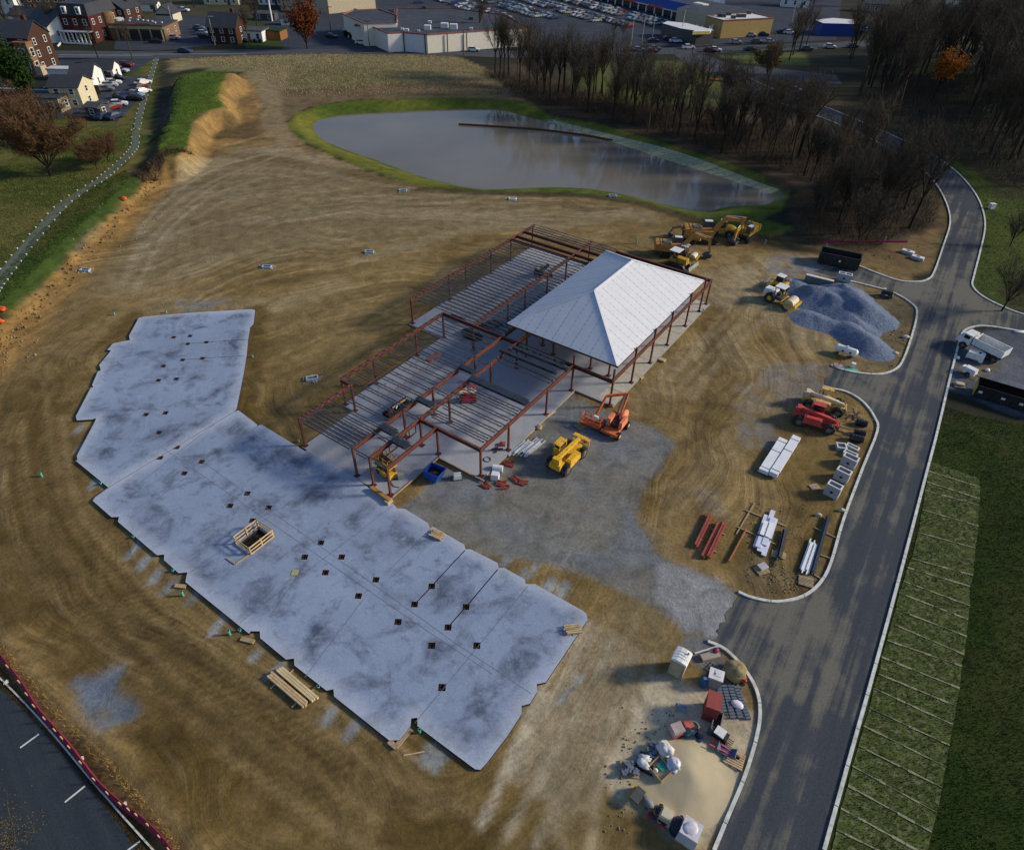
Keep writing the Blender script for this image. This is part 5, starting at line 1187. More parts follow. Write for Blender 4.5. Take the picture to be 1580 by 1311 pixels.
for (x, y, lab) in ((1400,391,'white lidded concrete block on the island soil, left one'), (1415,400,'white lidded concrete block on the island soil, right one')):
    props('lidded_block', lab, 'concrete block', P(x, y), head_px((1392,387),(1409,392)), [('block', MB().box((0, 0, .22), (1.8, .8, .42)), pcast), ('lid', MB().box((0, 0, .46), (1.8, .8, .06)), white), ('lifting_eye', MB().box((0, 0, .53), (.5, .2, .06)), rustd)])
for (x, y, s_, lab) in ((1397,521,.8,'small pale block by the right kerb of the gravel island'), (1381,546,.7,'pair of pale stones in mud on the gravel island'), (1331,822-40,.5,'pale rock near the kerb beside the concrete vaults'), (1298,788,.5,'elongated pale rock near the kerb above the dark channels')):
    MB().blob((0, 0, .12), (.4*s_*1.6, .35*s_, .22), jit=.3, seed=x).build('rock', mat('pale_rock', (.45, .43, .37), .9, var=.2), loc=P(x, y) if x != 1331 else P(1262, 795), label=lab, cat='rock')
t = thing('trench_roller', 'small dark trench roller parked at the island edge by the branch road', 'trench roller', P(1367, 458), head_px((1358,455),(1378,460)))
for x in (-.5, .5): MB().cyl((x, -.5, .32), (x, .5, .32), .32, n=12).build('drum', dgrey, t)
MB().box((0, 0, .75), (1.5, .8, .5), top=(.85, .8)).build('body', black, t); MB().box((-.5, .2, 1.05), (.3, .3, .1)).build('cap', white, t)
# gravel piles
grav_m = mat('blue_stone_dust', (.135, .170, .245), .95, var=.35, scale=3.2, bump=1.4)
def heap(name, segs, label, cat, m, step=.3, rough=.26, seed=0, z0=0):
    """angle-of-repose heap: segs = (pixel a, pixel b, height, radius)"""
    sg = [(P(*a), P(*b), h, r) for a, b, h, r in segs]
    x0 = min(min(a.x, b.x)-r for a, b, h, r in sg)-1; x1 = max(max(a.x, b.x)+r for a, b, h, r in sg)+1
    y0 = min(min(a.y, b.y)-r for a, b, h, r in sg)-1; y1 = max(max(a.y, b.y)+r for a, b, h, r in sg)+1
    A, B = np.meshgrid(np.arange(x0, x1, step), np.arange(y0, y1, step)); sh = A.shape; H = np.zeros(sh)
    wob = (fbm(A, B, .22, seed % 4, 3)-.5)
    for a, b, h, r in sg:
        d = ldist([(a.x, a.y), (b.x, b.y)], A, B)+wob*r*.55; f = np.clip(1-d/r, 0, 1)
        H = np.maximum(H, h*((np.where(f < .8, f, .8+(f-.8)*.5)) if rough > .1 else f*f*(3-2*f)))
    H = H+(fbm(A, B, 1.1, (seed+1) % 4, 3)-.5)*rough*np.clip(H*2, 0, 1)-.02
    nyy, nxx = sh; vs = np.stack([A.ravel(), B.ravel(), H.ravel()+z0], 1); fs = []
    Hm = H > -.015
    for j in range(nyy-1):
        for i in range(nxx-1):
            if Hm[j, i] or Hm[j+1, i] or Hm[j, i+1] or Hm[j+1, i+1]: q = j*nxx+i; fs.append((q, q+1, q+1+nxx, q+nxx))
    return MB().add(vs.tolist(), fs, 0, True).build(name, m, label=label, cat=cat, kind='stuff')
heap('gravel_pile', [((1262,462),(1285,474),1.9,4.2), ((1296,458),(1328,488),2.5,4.4), ((1262,462),(1296,458),1.9,3.4), ((1290,480),(1322,505),1.3,3.4)], 'tall blue grey heap of crushed stone behind the lower heap', 'gravel pile', grav_m, seed=1)
heap('gravel_pile', [((1248,492),(1300,508),.9,3.0), ((1308,512),(1344,536),1.5,3.3)], 'lower blue grey heap of crushed stone spreading toward the white tank', 'gravel pile', grav_m, seed=2)
heap('gravel_pile', [((1228,440),(1240,452),.65,2.2)], 'small blue grey heap of crushed stone nearest the skid steer', 'gravel pile', grav_m, seed=3)
sand_m = mat('masonry_sand', (.44, .375, .25), .95, var=.08, scale=.5, bump=.4)
heap('sand_pile', [((1058,1185),(1066,1205),.68,3.2), ((1066,1218),(1068,1232),.30,2.2), ((1050,1158),(1092,1160),.2,1.2), ((1015,1215),(1035,1240),.14,1.8)], 'smooth cream sand pile in the mason yard by the kerb', 'sand pile', sand_m, step=.22, rough=.05, seed=0)
MB().blob((0, 0, .35), (.95, .8, .8), jit=.18, seg=14, rings=8, flat=-.3).build('earth_heap', mat('dry_earth', (.28, .22, .12), .95, var=.25, scale=3, bump=.8), loc=P(1133, 1040), label='rounded mound of dry earth beside the curved kerb', cat='earth heap')
# ================================================================== MASON YARD
def at(x, y, z=0): return P(x, y, z)
tanwall = mat('tan_plastic', (.36, .29, .19), .7, var=.12)
t = thing('portable_toilet', 'tan portable toilet with white domed roof at the edge of the sand yard', 'portable toilet', at(1044, 1035), rad(-32))
MB().box((0, 0, 1.0), (1.1, 1.1, 1.95)).build('cabin', tanwall, t)
MB().side([(-.62, 2.0), (.62, 2.0), (.55, 2.18), (.2, 2.28), (-.2, 2.28), (-.55, 2.18)], -.62, .62).build('roof', white, t)
MB().box((0, -.57, 1.0), (.75, .04, 1.75)).build('door', mat('tan_door', (.42, .35, .24), .7), t); MB().cyl((.35, .3, 2.2), (.35, .3, 2.4), .06, n=8).build('vent', dgrey, t)
for i in range(3): MB().box((0, .25-.25*i, 2.30), (.9, .03, .02)).build('roof_rib', pcw, t)
t = thing('portable_sink', 'grey unit with white lid and square hatch next to a blue barrel', 'wash station', at(1100, 1054), rad(-22))
MB().box((0, 0, .6), (.95, .8, 1.2)).build('body', mat('grey_plastic', (.30, .30, .32), .6), t); MB().box((0, 0, 1.25), (1.05, .9, .12)).build('lid', white, t); MB().box((-.1, 0, 1.33), (.12, .12, .04)).build('hatch', dgrey, t); MB().box((.1, .1, 1.33), (.5, .5, .02)).build('panel', pcw, t)
blueb = mat('blue_plastic', (.02, .11, .22), .4, var=.15)
def barrel(px, label, m=None, r=.3, h=.88, lid=True, z=0, cat='barrel'):
    t = thing('barrel', label, cat, at(*px, z), 0)
    MB().cyl((0, 0, 0), (0, 0, h), r, n=14).cyl((0, 0, h*.3), (0, 0, h*.36), r+.03, n=14).cyl((0, 0, h*.65), (0, 0, h*.71), r+.03, n=14).build('drum', m or blueb, t)
    if lid: MB().box((.02, 0, h+.04), (.25, .2, .06)).build('label_sheet', white, t)
    else: MB().cyl((0, 0, h), (0, 0, h+.04), r*.8, n=14).build('lid', black, t)
barrel((1084, 1056), 'blue barrel with white sheet on top beside the wash station')
barrel((1093, 1050), 'dark blue barrel squeezed between barrel and wash station', mat('navy_plastic', (.01, .03, .09), .4), lid=False)
red_d = mat('dark_red_steel', (.20, .030, .030), .6, var=.2)
t = thing('storage_box', 'dark red steel storage cabinet in the middle of the mason yard', 'storage cabinet', at(1094, 1100), rad(70))
MB().box((0, 0, .95), (1.3, .95, 1.8)).build('cabinet', red_d, t); MB().box((0, 0, 1.88), (1.36, 1.0, .05)).build('lid', mat('red_lid', (.28, .055, .045), .6), t)
for x in (-.5, .5): MB().box((x, 0, .04), (.12, 1.0, .08)).build('runner', black, t)
for y in (-.49, .49): MB().box((0, y, 1.0), (.03, .02, 1.6)).build('door_gap', black, t)
# ladder rack / flat cart near the kerb end
t = thing('mortar_tub_stand', 'grey plank and tray with magenta sack beside the kerb end', 'tray', at(1094, 1012), rad(16))
MB().box((0, -.1, .2), (1.5, .55, .25)).build('tray', mat('grey_tan', (.33, .29, .24), .8), t); MB().bar((-1.1, .35, .3), (1.0, .45, .3), .14, .06).build('plank', mat('pale_plank', (.50, .48, .44), .8), t); MB().blob((.6, .15, .38), (.3, .22, .15), jit=.2).build('sack', mat('magenta_sack', (.20, .02, .08), .6), t)
# grating frames and block pallets
gm = mat('grey_frame', (.20, .20, .22), .6, var=.2)
t = thing('scaffold_frame', 'grey scaffold frames laid flat behind the wash station', 'scaffold frame', at(1117, 1047), head_px((1096,1024),(1133,1057)))
for y in (-.4, 0, .4): MB().bar((-1.4, y, .08), (1.4, y, .08), .05).build('rail', gm, t)
for k in range(14): MB().bar((-1.35+k*.21, -.4, .08), (-1.35+k*.21, .4, .08), .04).build('rung', gm, t)
cmu = mat('concrete_block', (.13, .16, .21), .9, var=.2)
t = thing('block_stack', 'rows of dark concrete blocks laid on the ground right of the red cabinet', 'concrete blocks', at(1130, 1085), rad(-87))
bm_ = MB().box((0, 0, .1), (.38, .18, .19)).box((0, 0, .198), (.30, .04, .012)).mesh('block', cmu)
for r_ in range(4):
    for c_ in range(11 if r_ else 9):
        inst('block', bm_, t, (-1.25+c_*.23+(.1 if r_ == 3 else 0), -.7+r_*.43+c_*.012*(r_-1.5), .02), rad(90))
MB().blob((0, 0, .25), (.5, .32, .15), jit=.15).build('wrapped_sheet', wrap, loc=at(1137, 1089), rz=rad(-35), label='white wrapped sheet lying on the rows of concrete blocks', cat='wrapped sheet')
t = thing('mortar_mixer', 'pinkish red mortar mixer with a boxy drum above the sand pile', 'mortar mixer', at(1046, 1130), rad(20))
MB().box((-.2, 0, .6), (.9, .8, .7), top=(.9, .9)).build('drum', mat('pink_grey', (.42, .33, .32), .7, var=.2), t); MB().box((.75, .05, .5), (.6, .6, .5)).build('engine_cover', mat('faded_red', (.50, .12, .10), .6, var=.3), t)
for y in (-.45, .45): MB().cyl((0, y-.06, .28), (0, y+.06, .28), .28, n=12).build('wheel', tyre, t)
MB().box((-.2, -.42, .5), (.9, .05, .4)).build('guard', mat('rose_paint', (.42, .08, .10), .6), t)
t = thing('metal_trough', 'long metal mortar trough with dark inside right of the blue drums', 'trough', at(1104, 1118), rad(66))
MB().box((0, -.28, .45), (1.5, .06, .45)).box((0, .28, .45), (1.5, .06, .45)).box((-.73, 0, .45), (.06, .6, .45)).box((.73, 0, .45), (.06, .6, .45)).box((-.55, 0, .6), (.05, .6, .1)).build('trough', gm, t); MB().box((0, 0, .3), (1.4, .5, .05)).build('mortar_residue', black, t)
for x in (-.6, .6): MB().box((x, 0, .12), (.06, .5, .24)).build('leg', gm, t)
barrel((1068, 1127), 'grey wrapped drum beside the blue drums above the sand pile', mat('grey_wrap', (.34, .34, .36), .6), r=.38, h=.7, lid=False)
barrel((1058, 1135), 'dark blue drum at the top edge of the sand pile, left one', r=.28, h=.75, lid=False)
barrel((1078, 1137), 'dark blue drum at the top edge of the sand pile, right one', mat('navy_plastic', (.01, .03, .09), .4), r=.27, h=.8, lid=False)
barrel((1078, 1145), 'small bright blue bucket standing on the sand', mat('bright_blue', (.05, .16, .42), .5), r=.15, h=.32, lid=False, cat='bucket')
t = thing('mortar_box', 'silver and dark mortar machine with a pale cover right of the trough', 'mortar machine', at(1110, 1138), rad(-40))
MB().box((0, 0, .45), (1.0, .6, .5)).build('body', black, t); MB().box((-.1, 0, .75), (.7, .65, .08)).build('cover', white, t)
mb = MB()
for k in range(5): mb.bar((-.9, -.35+.15*k, .15), (.9, -.3+.15*k, .2), .05)
mb.build('frame', dgrey, t)
t = thing('wheelbarrow', 'red handled wheelbarrow of tools near the timber pallet', 'wheelbarrow', at(1118, 1160), rad(-28))
MB().side([(-.6, .55), (-.35, .25), (.4, .25), (.7, .55), (.66, .58), (.38, .3), (-.33, .3), (-.56, .58)], -.33, .33).build('tray', mat('blue_grey_tray', (.08, .10, .18), .6), t)
for y in (-.28, .28): MB().bar((.7, y*.3, .2), (-1.1, y, .55), .06).build('handle', bright_red, t)
MB().cyl((.8, -.06, .2), (.8, .06, .2), .2, n=12).build('wheel', tyre, t)
pallet(at(1132, 1171), rad(-28), 'slatted timber pallet between the sand pile and the kerb', sc=1.1, m=timber)
# pallets with bags of cement
bagm = mat('white_bag', (.62, .61, .58), .5, var=.15, scale=4, bump=.6)
def bag_pallet(px, rz, label, bm=bagm, frame=timber2, k=5, sc=1, h=.3):
    t = thing('bag_pallet', label, 'pallet of bags', at(*px), rz, sc=sc)
    for i in range(6): MB().box((0, -.5+i*.2, .13), (1.2, .13, .03)).build('slat', frame, t)
    for x in (-.5, .5): MB().box((x, 0, .06), (.09, 1.1, .1)).build('bearer', frame, t)
    for i in range(k): MB().blob((random.uniform(-.2, .2), random.uniform(-.25, .25), .25+.13*i*h/.3*.7), (.40, .27, .14), jit=.35, seed=i*3+px[0], seg=12, rings=7).build('bag', bm, t)
bag_pallet((1026,1160), rad(-55), 'pallet with crumpled white bags, uppermost of the bag group', k=6, sc=1.15)
bag_pallet((1037,1181), rad(-50), 'pallet of silvery white plastic wrapped bags nearest the sand pile', mat('silver_wrap', (.55, .58, .66), .3, var=.25, bump=.7), k=6, sc=1.05)
bag_pallet((997,1179), rad(-28), 'dark wrapped pallet with a round white bag, left of the bag group', mat('pale_bag', (.55, .56, .58), .5, var=.2, bump=.5), frame=black, k=3, sc=1.1)
t = thing('tool_crate', 'timber crate with a green lid and tools in the bag group', 'crate', at(1017, 1190), rad(-52))
for y in (-.55, .55): MB().box((0, y, .3), (1.2, .05, .5)).build('side', timber2, t)
for x in (-.6, .6): MB().box((x, 0, .3), (.05, 1.1, .5)).build('end', timber2, t)
MB().box((-.05, .2, .45), (.55, .5, .06)).build('green_lid', mat('green_lid', (.01, .22, .16), .5), t); MB().box((0, 0, .15), (1.1, 1.0, .1)).build('bottom', black, t); MB().blob((-.1, -.3, .4), (.18, .14, .15), jit=.2).build('bucket', white, t)
t = thing('block_pallet', 'dark blue rubble blocks on a pallet right inside the bag group', 'pallet of rubble', at(1009, 1163), rad(-30)); 
for k in range(22): MB().box((random.uniform(-.5, .5), random.uniform(-.5, .5), .2+random.uniform(0, .25)), (.3, .16, .14), rz=random.uniform(0, 3)).build('block', cmu, t)
MB().box((0, 0, .07), (1.2, 1.2, .1)).build('pallet_deck', timber2, t)
t = thing('block_pallet', 'pallet of jumbled dark blocks standing alone at the left of the sand yard', 'pallet of rubble', at(971, 1187), rad(-3))
for k in range(34): MB().box((random.uniform(-.5, .5), random.uniform(-.42, .42), .2+random.uniform(0, .25)), (.28, .15, .14), rz=random.uniform(0, 3)).build('block', cmu, t)
MB().box((0, 0, .07), (1.25, 1.1, .1)).build('pallet_deck', timber2, t)
t = thing('mixer_stand', 'dark tub on a yellow stand at the lower left edge of the sand', 'mortar tub', at(982, 1232), rad(50))
MB().box((0, 0, .55), (.85, .55, .3), top=(1.15, 1.15)).build('tub', dgrey, t); MB().box((.1, .4, .3), (.8, .15, .5)).build('stand', yeld, t)
t = thing('wheelbarrow', 'upturned pale wheelbarrow near the lower sand edge', 'wheelbarrow', at(999, 1240), rad(-50))
MB().blob((0, 0, .3), (.5, .3, .22), jit=.03).build('tray', gm, t)
for y in (-.25, .25): MB().bar((-.6, y, .3), (.8, y*.8, .15), .05).build('handle', timber2, t)
MB().cyl((-.55, -.05, .25), (-.55, .05, .25), .2, n=10).build('wheel', tyre, t)
t = thing('water_tank', 'beige cube tank with rounded corners among coloured buckets', 'water tank', at(1026, 1262), rad(-30))
MB().box((0, 0, .4), (.85, .85, .8), top=(.88, .88)).build('tank', mat('beige_plastic', (.48, .43, .32), .5), t); MB().box((0, 0, .82), (.6, .6, .05)).build('lid', cream, t)
for k, (x, y, c, lab) in enumerate(((1013,1249,(.30,.04,.08),'dark red'), (1003,1258,(.55,.02,.02),'bright red'), (1012,1256,(.55,.40,.05),'yellow'), (1019,1246,(.60,.52,.05),'pale yellow'), (1008,1264,(.10,.11,.14),'dark grey'), (1017,1267,(.40,.20,.24),'pink'), (1023,1273,(.50,.03,.05),'crimson'))):
    o = MB().cyl((0, 0, 0), (0, 0, .36), .15, .18, n=12, m=0).cyl((0, 0, .36), (0, 0, .37), .15, n=12, m=1)
    o.build('bucket', [mat('bucket_%s' % lab.replace(' ', '_'), c, .5), black], loc=at(x, y), label='%s bucket in the cluster beside the beige cube tank' % lab, cat='bucket')
t = thing('wrapped_cube', 'large pale plastic wrapped cube of blocks at the bottom of the yard', 'wrapped pallet', at(1061, 1290), rad(-32))
MB().box((0, 0, .7), (1.25, 1.25, 1.25), top=(.92, .92)).blob((0, 0, 1.3), (.5, .45, .1), jit=.3).build('wrap', mat('pale_wrap', (.58, .56, .60), .4, var=.12, bump=.5, scale=2), t); MB().box((0, 0, .05), (1.3, 1.3, .1)).build('pallet_deck', timber2, t)
barrel((1050,1264), 'white bucket left behind the large wrapped cube', white, r=.17, h=.4, lid=False, cat='bucket')
barrel((1044,1271), 'purple blue drum left of the large wrapped cube', mat('purple_drum', (.10, .08, .25), .5), r=.27, h=.7, lid=False)
barrel((1040,1283), 'navy drum at the lower left of the large wrapped cube', mat('navy_plastic', (.01, .03, .09), .4), r=.3, h=.75, lid=False)
MB().box((0, 0, .04), (.7, .55, .06)).build('slate_sheet', mat('slate', (.20, .25, .29), .7), loc=at(1052, 1092), rz=rad(-20), label='blue grey square sheet lying on the sand left of the red cabinet', cat='sheet')
t = thing('plate_compactor', 'small red plate compactor against the curved kerb by the earth mound', 'plate compactor', at(1146, 1051), rad(60))
MB().box((0, 0, .1), (.6, .45, .1)).build('plate', rustd, t); MB().box((0, 0, .35), (.35, .3, .4)).build('engine', bright_red, t); MB().bar((-.2, 0, .4), (-.7, 0, .9), .05).build('handle', black, t)
# clods and stones scattered in the yards
mb = MB(); stones = []
for (x0, x1, y0, y1, n_) in ((960,1060,1090,1170,60), (1150,1250,770,900,120), (1180,1240,880,915,60), (930,1010,1180,1290,50), (1370,1400,510,570,30), (0,60,470,560,60), (100,260,240,400,80), (1290,1420,380,425,30)):
    for k in range(n_):
        p = G(random.uniform(x0, x1), random.uniform(y0, y1)); mb.blob((p.x, p.y, p.z+.02), random.uniform(.03, .09)*(1.8 if y0 < 600 else 1), seg=5, rings=3, jit=.3, seed=k)
mb.build('scattered_stones', mat('scattered_stone', (.24, .19, .12), .95, var=.4), kind='stuff', label='small clods and stones scattered over the bare soil', cat='stones')
mb = MB()
for k in range(170):
    f = random.random(); i = int(f*4.999); q = ((0,545),(60,470),(120,410),(180,345),(225,295),(262,258)); x = q[i][0]+(q[i+1][0]-q[i][0])*(f*5-i); y = q[i][1]+(q[i+1][1]-q[i][1])*(f*5-i)
    p = G(x+random.gauss(0, 9), y+random.gauss(0, 6)); mb.blob((p.x, p.y, p.z), random.uniform(.05, .24), seg=5, rings=3, jit=.9, seed=k)
mb.build('earth_clods', mat('orange_clod', (.20, .125, .048), .95, var=.6), kind='stuff', label='broken orange earth clods tumbling down the cut bank', cat='earth')
# truck and trailer on the right hand yard
t = thing('dump_truck', 'white dump truck with an empty open grey body at the road corner', 'truck', at(1513, 545), head_px((1535,552),(1490,530)))
MB().box((0, 0, .75), (5.0, .9, .25)).build('chassis', dgrey, t)
c = MB().box((2.0, 0, 1.35), (1.3, 1.9, 1.3), top=(.85, .9)).box((2.75, 0, 1.0), (.7, 1.7, .7), top=(.9, .85)).build('cab', white, t); MB().box((2.62, 0, 1.65), (.05, 1.6, .5)).box((2.0, .93, 1.65), (.7, .04, .45)).box((2.0, -.93, 1.65), (.7, .04, .45)).build('window', glassm, c)
b_ = MB().box((-.7, -.95, 1.5), (3.7, .08, .95)).box((-.7, .95, 1.5), (3.7, .08, .95)).box((1.15, 0, 1.55), (.08, 1.9, 1.05)).box((-2.55, 0, 1.5), (.08, 1.9, .95)).build('dump_body', white, t)
MB().box((-.7, 0, 1.08), (3.6, 1.8, .08)).build('floor', mat('worn_bed', (.13, .16, .22), .7), b_)
for i in range(5):
    for y in (-1.02, 1.02): MB().box((-2.3+i*.8, y, 1.45), (.1, .06, .9)).build('rib', white, b_)
for x in (2.0, -.9, -1.9):
    for y in (-.85, .85): wheel(t, x, y, .45, .3)
t = thing('water_tank', 'white plastic tank between the dump truck and the kerb', 'water tank', at(1502, 555), head_px((1490,548),(1512,555)))
MB().box((0, 0, .6), (1.9, 1.0, 1.0), top=(.95, .85)).build('tank', white, t); MB().box((-.2, -.4, .15), (1.4, .4, .3)).build('skid', dgrey, t); MB().cyl((.3, 0, 1.1), (.3, 0, 1.2), .15, n=8).build('filler_cap', rustd, t)
t = thing('light_tower', 'small white wheeled generator trailer below the dump truck', 'generator trailer', at(1494, 578), rad(-55))
MB().box((0, 0, .65), (1.4, .9, .7), top=(.9, .85)).build('housing', white, t); MB().cyl((-.9, -.3, .7), (-.9, .3, .7), .2, n=8).build('lamp_head', white, t); MB().bar((.7, 0, .4), (1.4, 0, .35), .08).build('tow_bar', dgrey, t)
for y in (-.5, .5): MB().cyl((0, y-.07, .28), (0, y+.07, .28), .28, n=12).build('wheel', tyre, t)
pallet(at(1480, 596), rad(-20), 'loaded tan pallet at the kerb left of the long black container', m=timber2)
MB().box((0, 0, .1), (.9, .6, .18)).build('sack_stack', mat('tan_sack', (.45, .38, .30), .8), loc=(*at(1480,595)[:2], .2), rz=rad(-20), label='tan sacks on the pallet at the kerb left of the long container', cat='sacks')
for (x, y, lab) in ((1523,572,'white rock on brown soil right of the generator trailer'), (1477,553,'white rock at the kerb beside the dump truck'), (1573,513,'pale sacks against the far kerb of the right hand yard')):
    MB().blob((0, 0, .12), (.3 if x != 1573 else .8, .28, .2), jit=.2).build('rock', white, loc=at(x, y), label=lab, cat='rock')
# utility box on the right lawn
t = thing('utility_box', 'small white utility box on the green lawn beyond the road', 'utility box', at(1529, 322), rad(10))
MB().box((0, 0, .45), (.9, .7, .9)).build('box', white, t); MB().box((0, 0, .93), (1.0, .8, .06)).build('lid', pcw, t)
# ================================================================== EROSION MATS AND FENCES
matg = mat('straw_mat', (.062, .082, .022), .95, var=.4, scale=.9, bump=.8, dirt=((.20, .20, .12), .6))
seamm = mat('straw_seam', (.25, .245, .155), .95, var=.3, scale=4)
# blanket panels on the right-hand verge, between the seams
L_top = (1432, 690); L_bot = (1284, 1311)
seams = [(1431,712,1505,738),(1429,727,1510,752),(1427,744,1513,770),(1424,757,1512,780),(1420,787,1520,812),(1413,822,1508,846),(1403,862,1510,888),(1397,876,1490,905),(1391,897,1512,935),(1384,915,1508,956),(1379,940,1512,982),(1372,962,1508,1010),(1365,988,1500,1028),(1357,1014,1505,1062),(1352,1040,1495,1089),(1345,1062,1490,1118),(1338,1092,1487,1150),(1329,1120,1483,1183),(1322,1151,1478,1215),(1312,1182,1473,1254),(1305,1212,1455,1284),(1294,1247,1448,1320),(1287,1280,1430,1345),(1280,1311,1415,1375)]
bl_root = thing('erosion_blanket', 'straw erosion blankets pinned across the verge right of the kerb, overlapping in strips', 'erosion blanket')
seams = [(a, b, c+(1512-.085*max(0, d-760)-.00012*max(0, d-760)**2-c)*.85, d) for a, b, c, d in seams]
for k in range(len(seams)-1):
    a, b = seams[k], seams[k+1]
    pts = [P(a[0]+3, a[1]), P(a[2], a[3]), P(b[2], b[3]), P(b[0]+3, b[1])]
    n_ = 10; top = []; bot = []
    for i in range(n_+1):
        f = i/n_; top.append(pts[0].lerp(pts[1], f)); bot.append(pts[3].lerp(pts[2], f))
    vs = []; r_ = 3
    for j in range(r_+1):
        for i in range(n_+1):
            q = top[i].lerp(bot[i], j/r_); w_ = (.05*mnoise.noise(q*.9) if 0 < i < n_ else random.uniform(-.06, .06)); vs.append((q.x+w_, q.y+w_*.5, .035+.02*mnoise.noise(q*1.3)+(k % 2)*.008))
    o = MB().add(vs, [(j*(n_+1)+i, (j+1)*(n_+1)+i, (j+1)*(n_+1)+i+1, j*(n_+1)+i+1) for j in range(r_) for i in range(n_)], 0, True).build('blanket_strip', matg, bl_root)
    mb = MB(); zz = .07
    for i in range(n_):
        w_ = random.uniform(.06, .20) if random.random() > .2 else .03
        mb.bar(bot[i]+Vector((0, 0, zz+.02*mnoise.noise(bot[i]))), bot[i+1]+Vector((0, 0, zz+.02*mnoise.noise(bot[i+1]))), w_, .03)
    mb.build('seam', seamm, o)
# blanket strips on the far pond bank
fb = [((850,184),(1000,222),(1090,250),(1203,293)), ((862,196),(965,227),(1052,258),(1188,300))]
up_l = spline([tuple(G(*q)[:2]) for q in fb[0]], 10); lo_l = spline([tuple(G(*q)[:2]) for q in fb[1]], 10)
br = thing('pond_blanket', 'grey green erosion blanket strips laid down the far pond bank', 'erosion blanket')
n_ = len(up_l)
pbm = mat('bank_mat', (.30, .31, .20), .95, var=.3, scale=1.5, bump=.5)
def hz(x, y): return float(hgt(np.array([x]), np.array([y]))[0])
for k in range(n_-1):
    vs = []
    for j in range(5):
        for i, q in ((0, k), (1, k+1)):
            f = j/4; x = up_l[q][0]*(1-f)+lo_l[q][0]*f; y = up_l[q][1]*(1-f)+lo_l[q][1]*f
            if i: x = x*.93+(up_l[k][0]*(1-f)+lo_l[k][0]*f)*.07; y = y*.93+(up_l[k][1]*(1-f)+lo_l[k][1]*f)*.07
            vs.append((x, y, hz(x, y)+.08))
    MB().add(vs, [(2*j, 2*j+2, 2*j+3, 2*j+1) for j in range(4)], 0).build('blanket_strip', pbm, br)
# baffle across the pond
bfl = spline([tuple(P(*q, WATER_Z)[:2]) for q in ((708,193),(760,196),(830,201),(880,207),(915,212),(945,218))], 4)
t = thing('baffle', 'brown silt curtain baffle floating across the pond', 'silt baffle')
for k in range(len(bfl)-1):
    MB().bar((*bfl[k], WATER_Z+.12), (*bfl[k+1], WATER_Z+.12), .28, .55).build('curtain_panel', mat('brown_curtain', (.11, .065, .028), .9, var=.3), t)
for k in range(0, len(bfl), 2): MB().cyl((*bfl[k], WATER_Z-.3), (*bfl[k], WATER_Z+.7), .07, n=6).build('post', timber2, t)
# erosion mat strip with white pins beside the left field
pin = mat('white_pin', (.75, .76, .72), .6)
ul = spline([tuple(G(*q)[:2]) for q in ((-16,455),(0,434),(30,395),(66,352),(103,312),(150,282),(175,262),(198,240),(209,222),(213,192),(220,162),(228,136),(235,112),(242,90))], 4)
t = thing('erosion_strip', 'grey green matting strip pinned with white stakes along the left field', 'matting strip')
cl = [Vector(p) for p in ul]; w0 = 1.05
gmt = mat('grey_green_mat', (.105, .125, .095), .95, var=.2, scale=1.2)
mbs = []
for k in range(len(cl)-1):
    def edge(i):
        d = (cl[min(i+1, len(cl)-1)]-cl[max(i-1, 0)]).normalized(); n = Vector((-d.y, d.x)); w0 = 1.05-.5*i/len(cl); return cl[i]+n*w0, cl[i]-n*w0
    a, b = edge(k); c, d = edge(k+1)
    vs = [(q.x, q.y, hz(q.x, q.y)+.06) for q in (a, b, d, c)]
    MB().add(vs, [(0, 1, 2, 3)]).build('mat_panel', gmt, t)
    for q in (a, b): inst('pin', bpy.data.meshes.get('pin') or MB().cyl((0, 0, 0), (0, 0, .22), .05, n=5).box((0, 0, .22), (.2, .16, .06)).mesh('pin', pin), t, (q.x, q.y, hz(q.x, q.y)))
# magenta silt fence along the bottom left
sf = spline(PW([(-20,998),(0,1014),(35,1058),(58,1095),(90,1132),(112,1158),(150,1208),(190,1245),(215,1262),(250,1295),(275,1330)]), 4)
t = thing('silt_fence', 'magenta fabric silt fence with pale stakes along the bottom left verge', 'silt fence')
fab = mat('magenta_fabric', (.23, .018, .050), .8, var=.3, scale=2, bump=.5)
stake = MB().box((0, 0, .4), (.06, .06, .9)).mesh('stake', timber)
for k in range(len(sf)-1):
    a = Vector((*sf[k], 0)); b = Vector((*sf[k+1], 0)); d = (b-a); n = Vector((-d.y, d.x, 0)).normalized(); off = .1*math.sin(k*1.7)
    vs = [a-n*.18, b-n*.18, b+n*(.10)+Vector((0, 0, .5)), a+n*(.10)+Vector((0, 0, .5)), a+n*.18, b+n*.18]
    MB().add(vs, [(0, 1, 2, 3), (3, 2, 5, 4)]).build('fabric_panel', fab, t)
    if k % 2 == 0: inst('stake', stake, t, (a.x, a.y, 0), random.uniform(0, 1))
for (x, y, lab) in ((10,1053,'small white marker by the lot kerb, upper left'), (126,1171,'small white marker by the lot kerb, middle'), (192,1241,'white wire frame marker by the lot kerb, lower')):
    MB().box((0, 0, .08), (.3, .25, .05)).bar((-.12, 0, .1), (.12, 0, .3), .04).build('marker', pin, loc=P(x, y), rz=.6, label=lab, cat='marker')
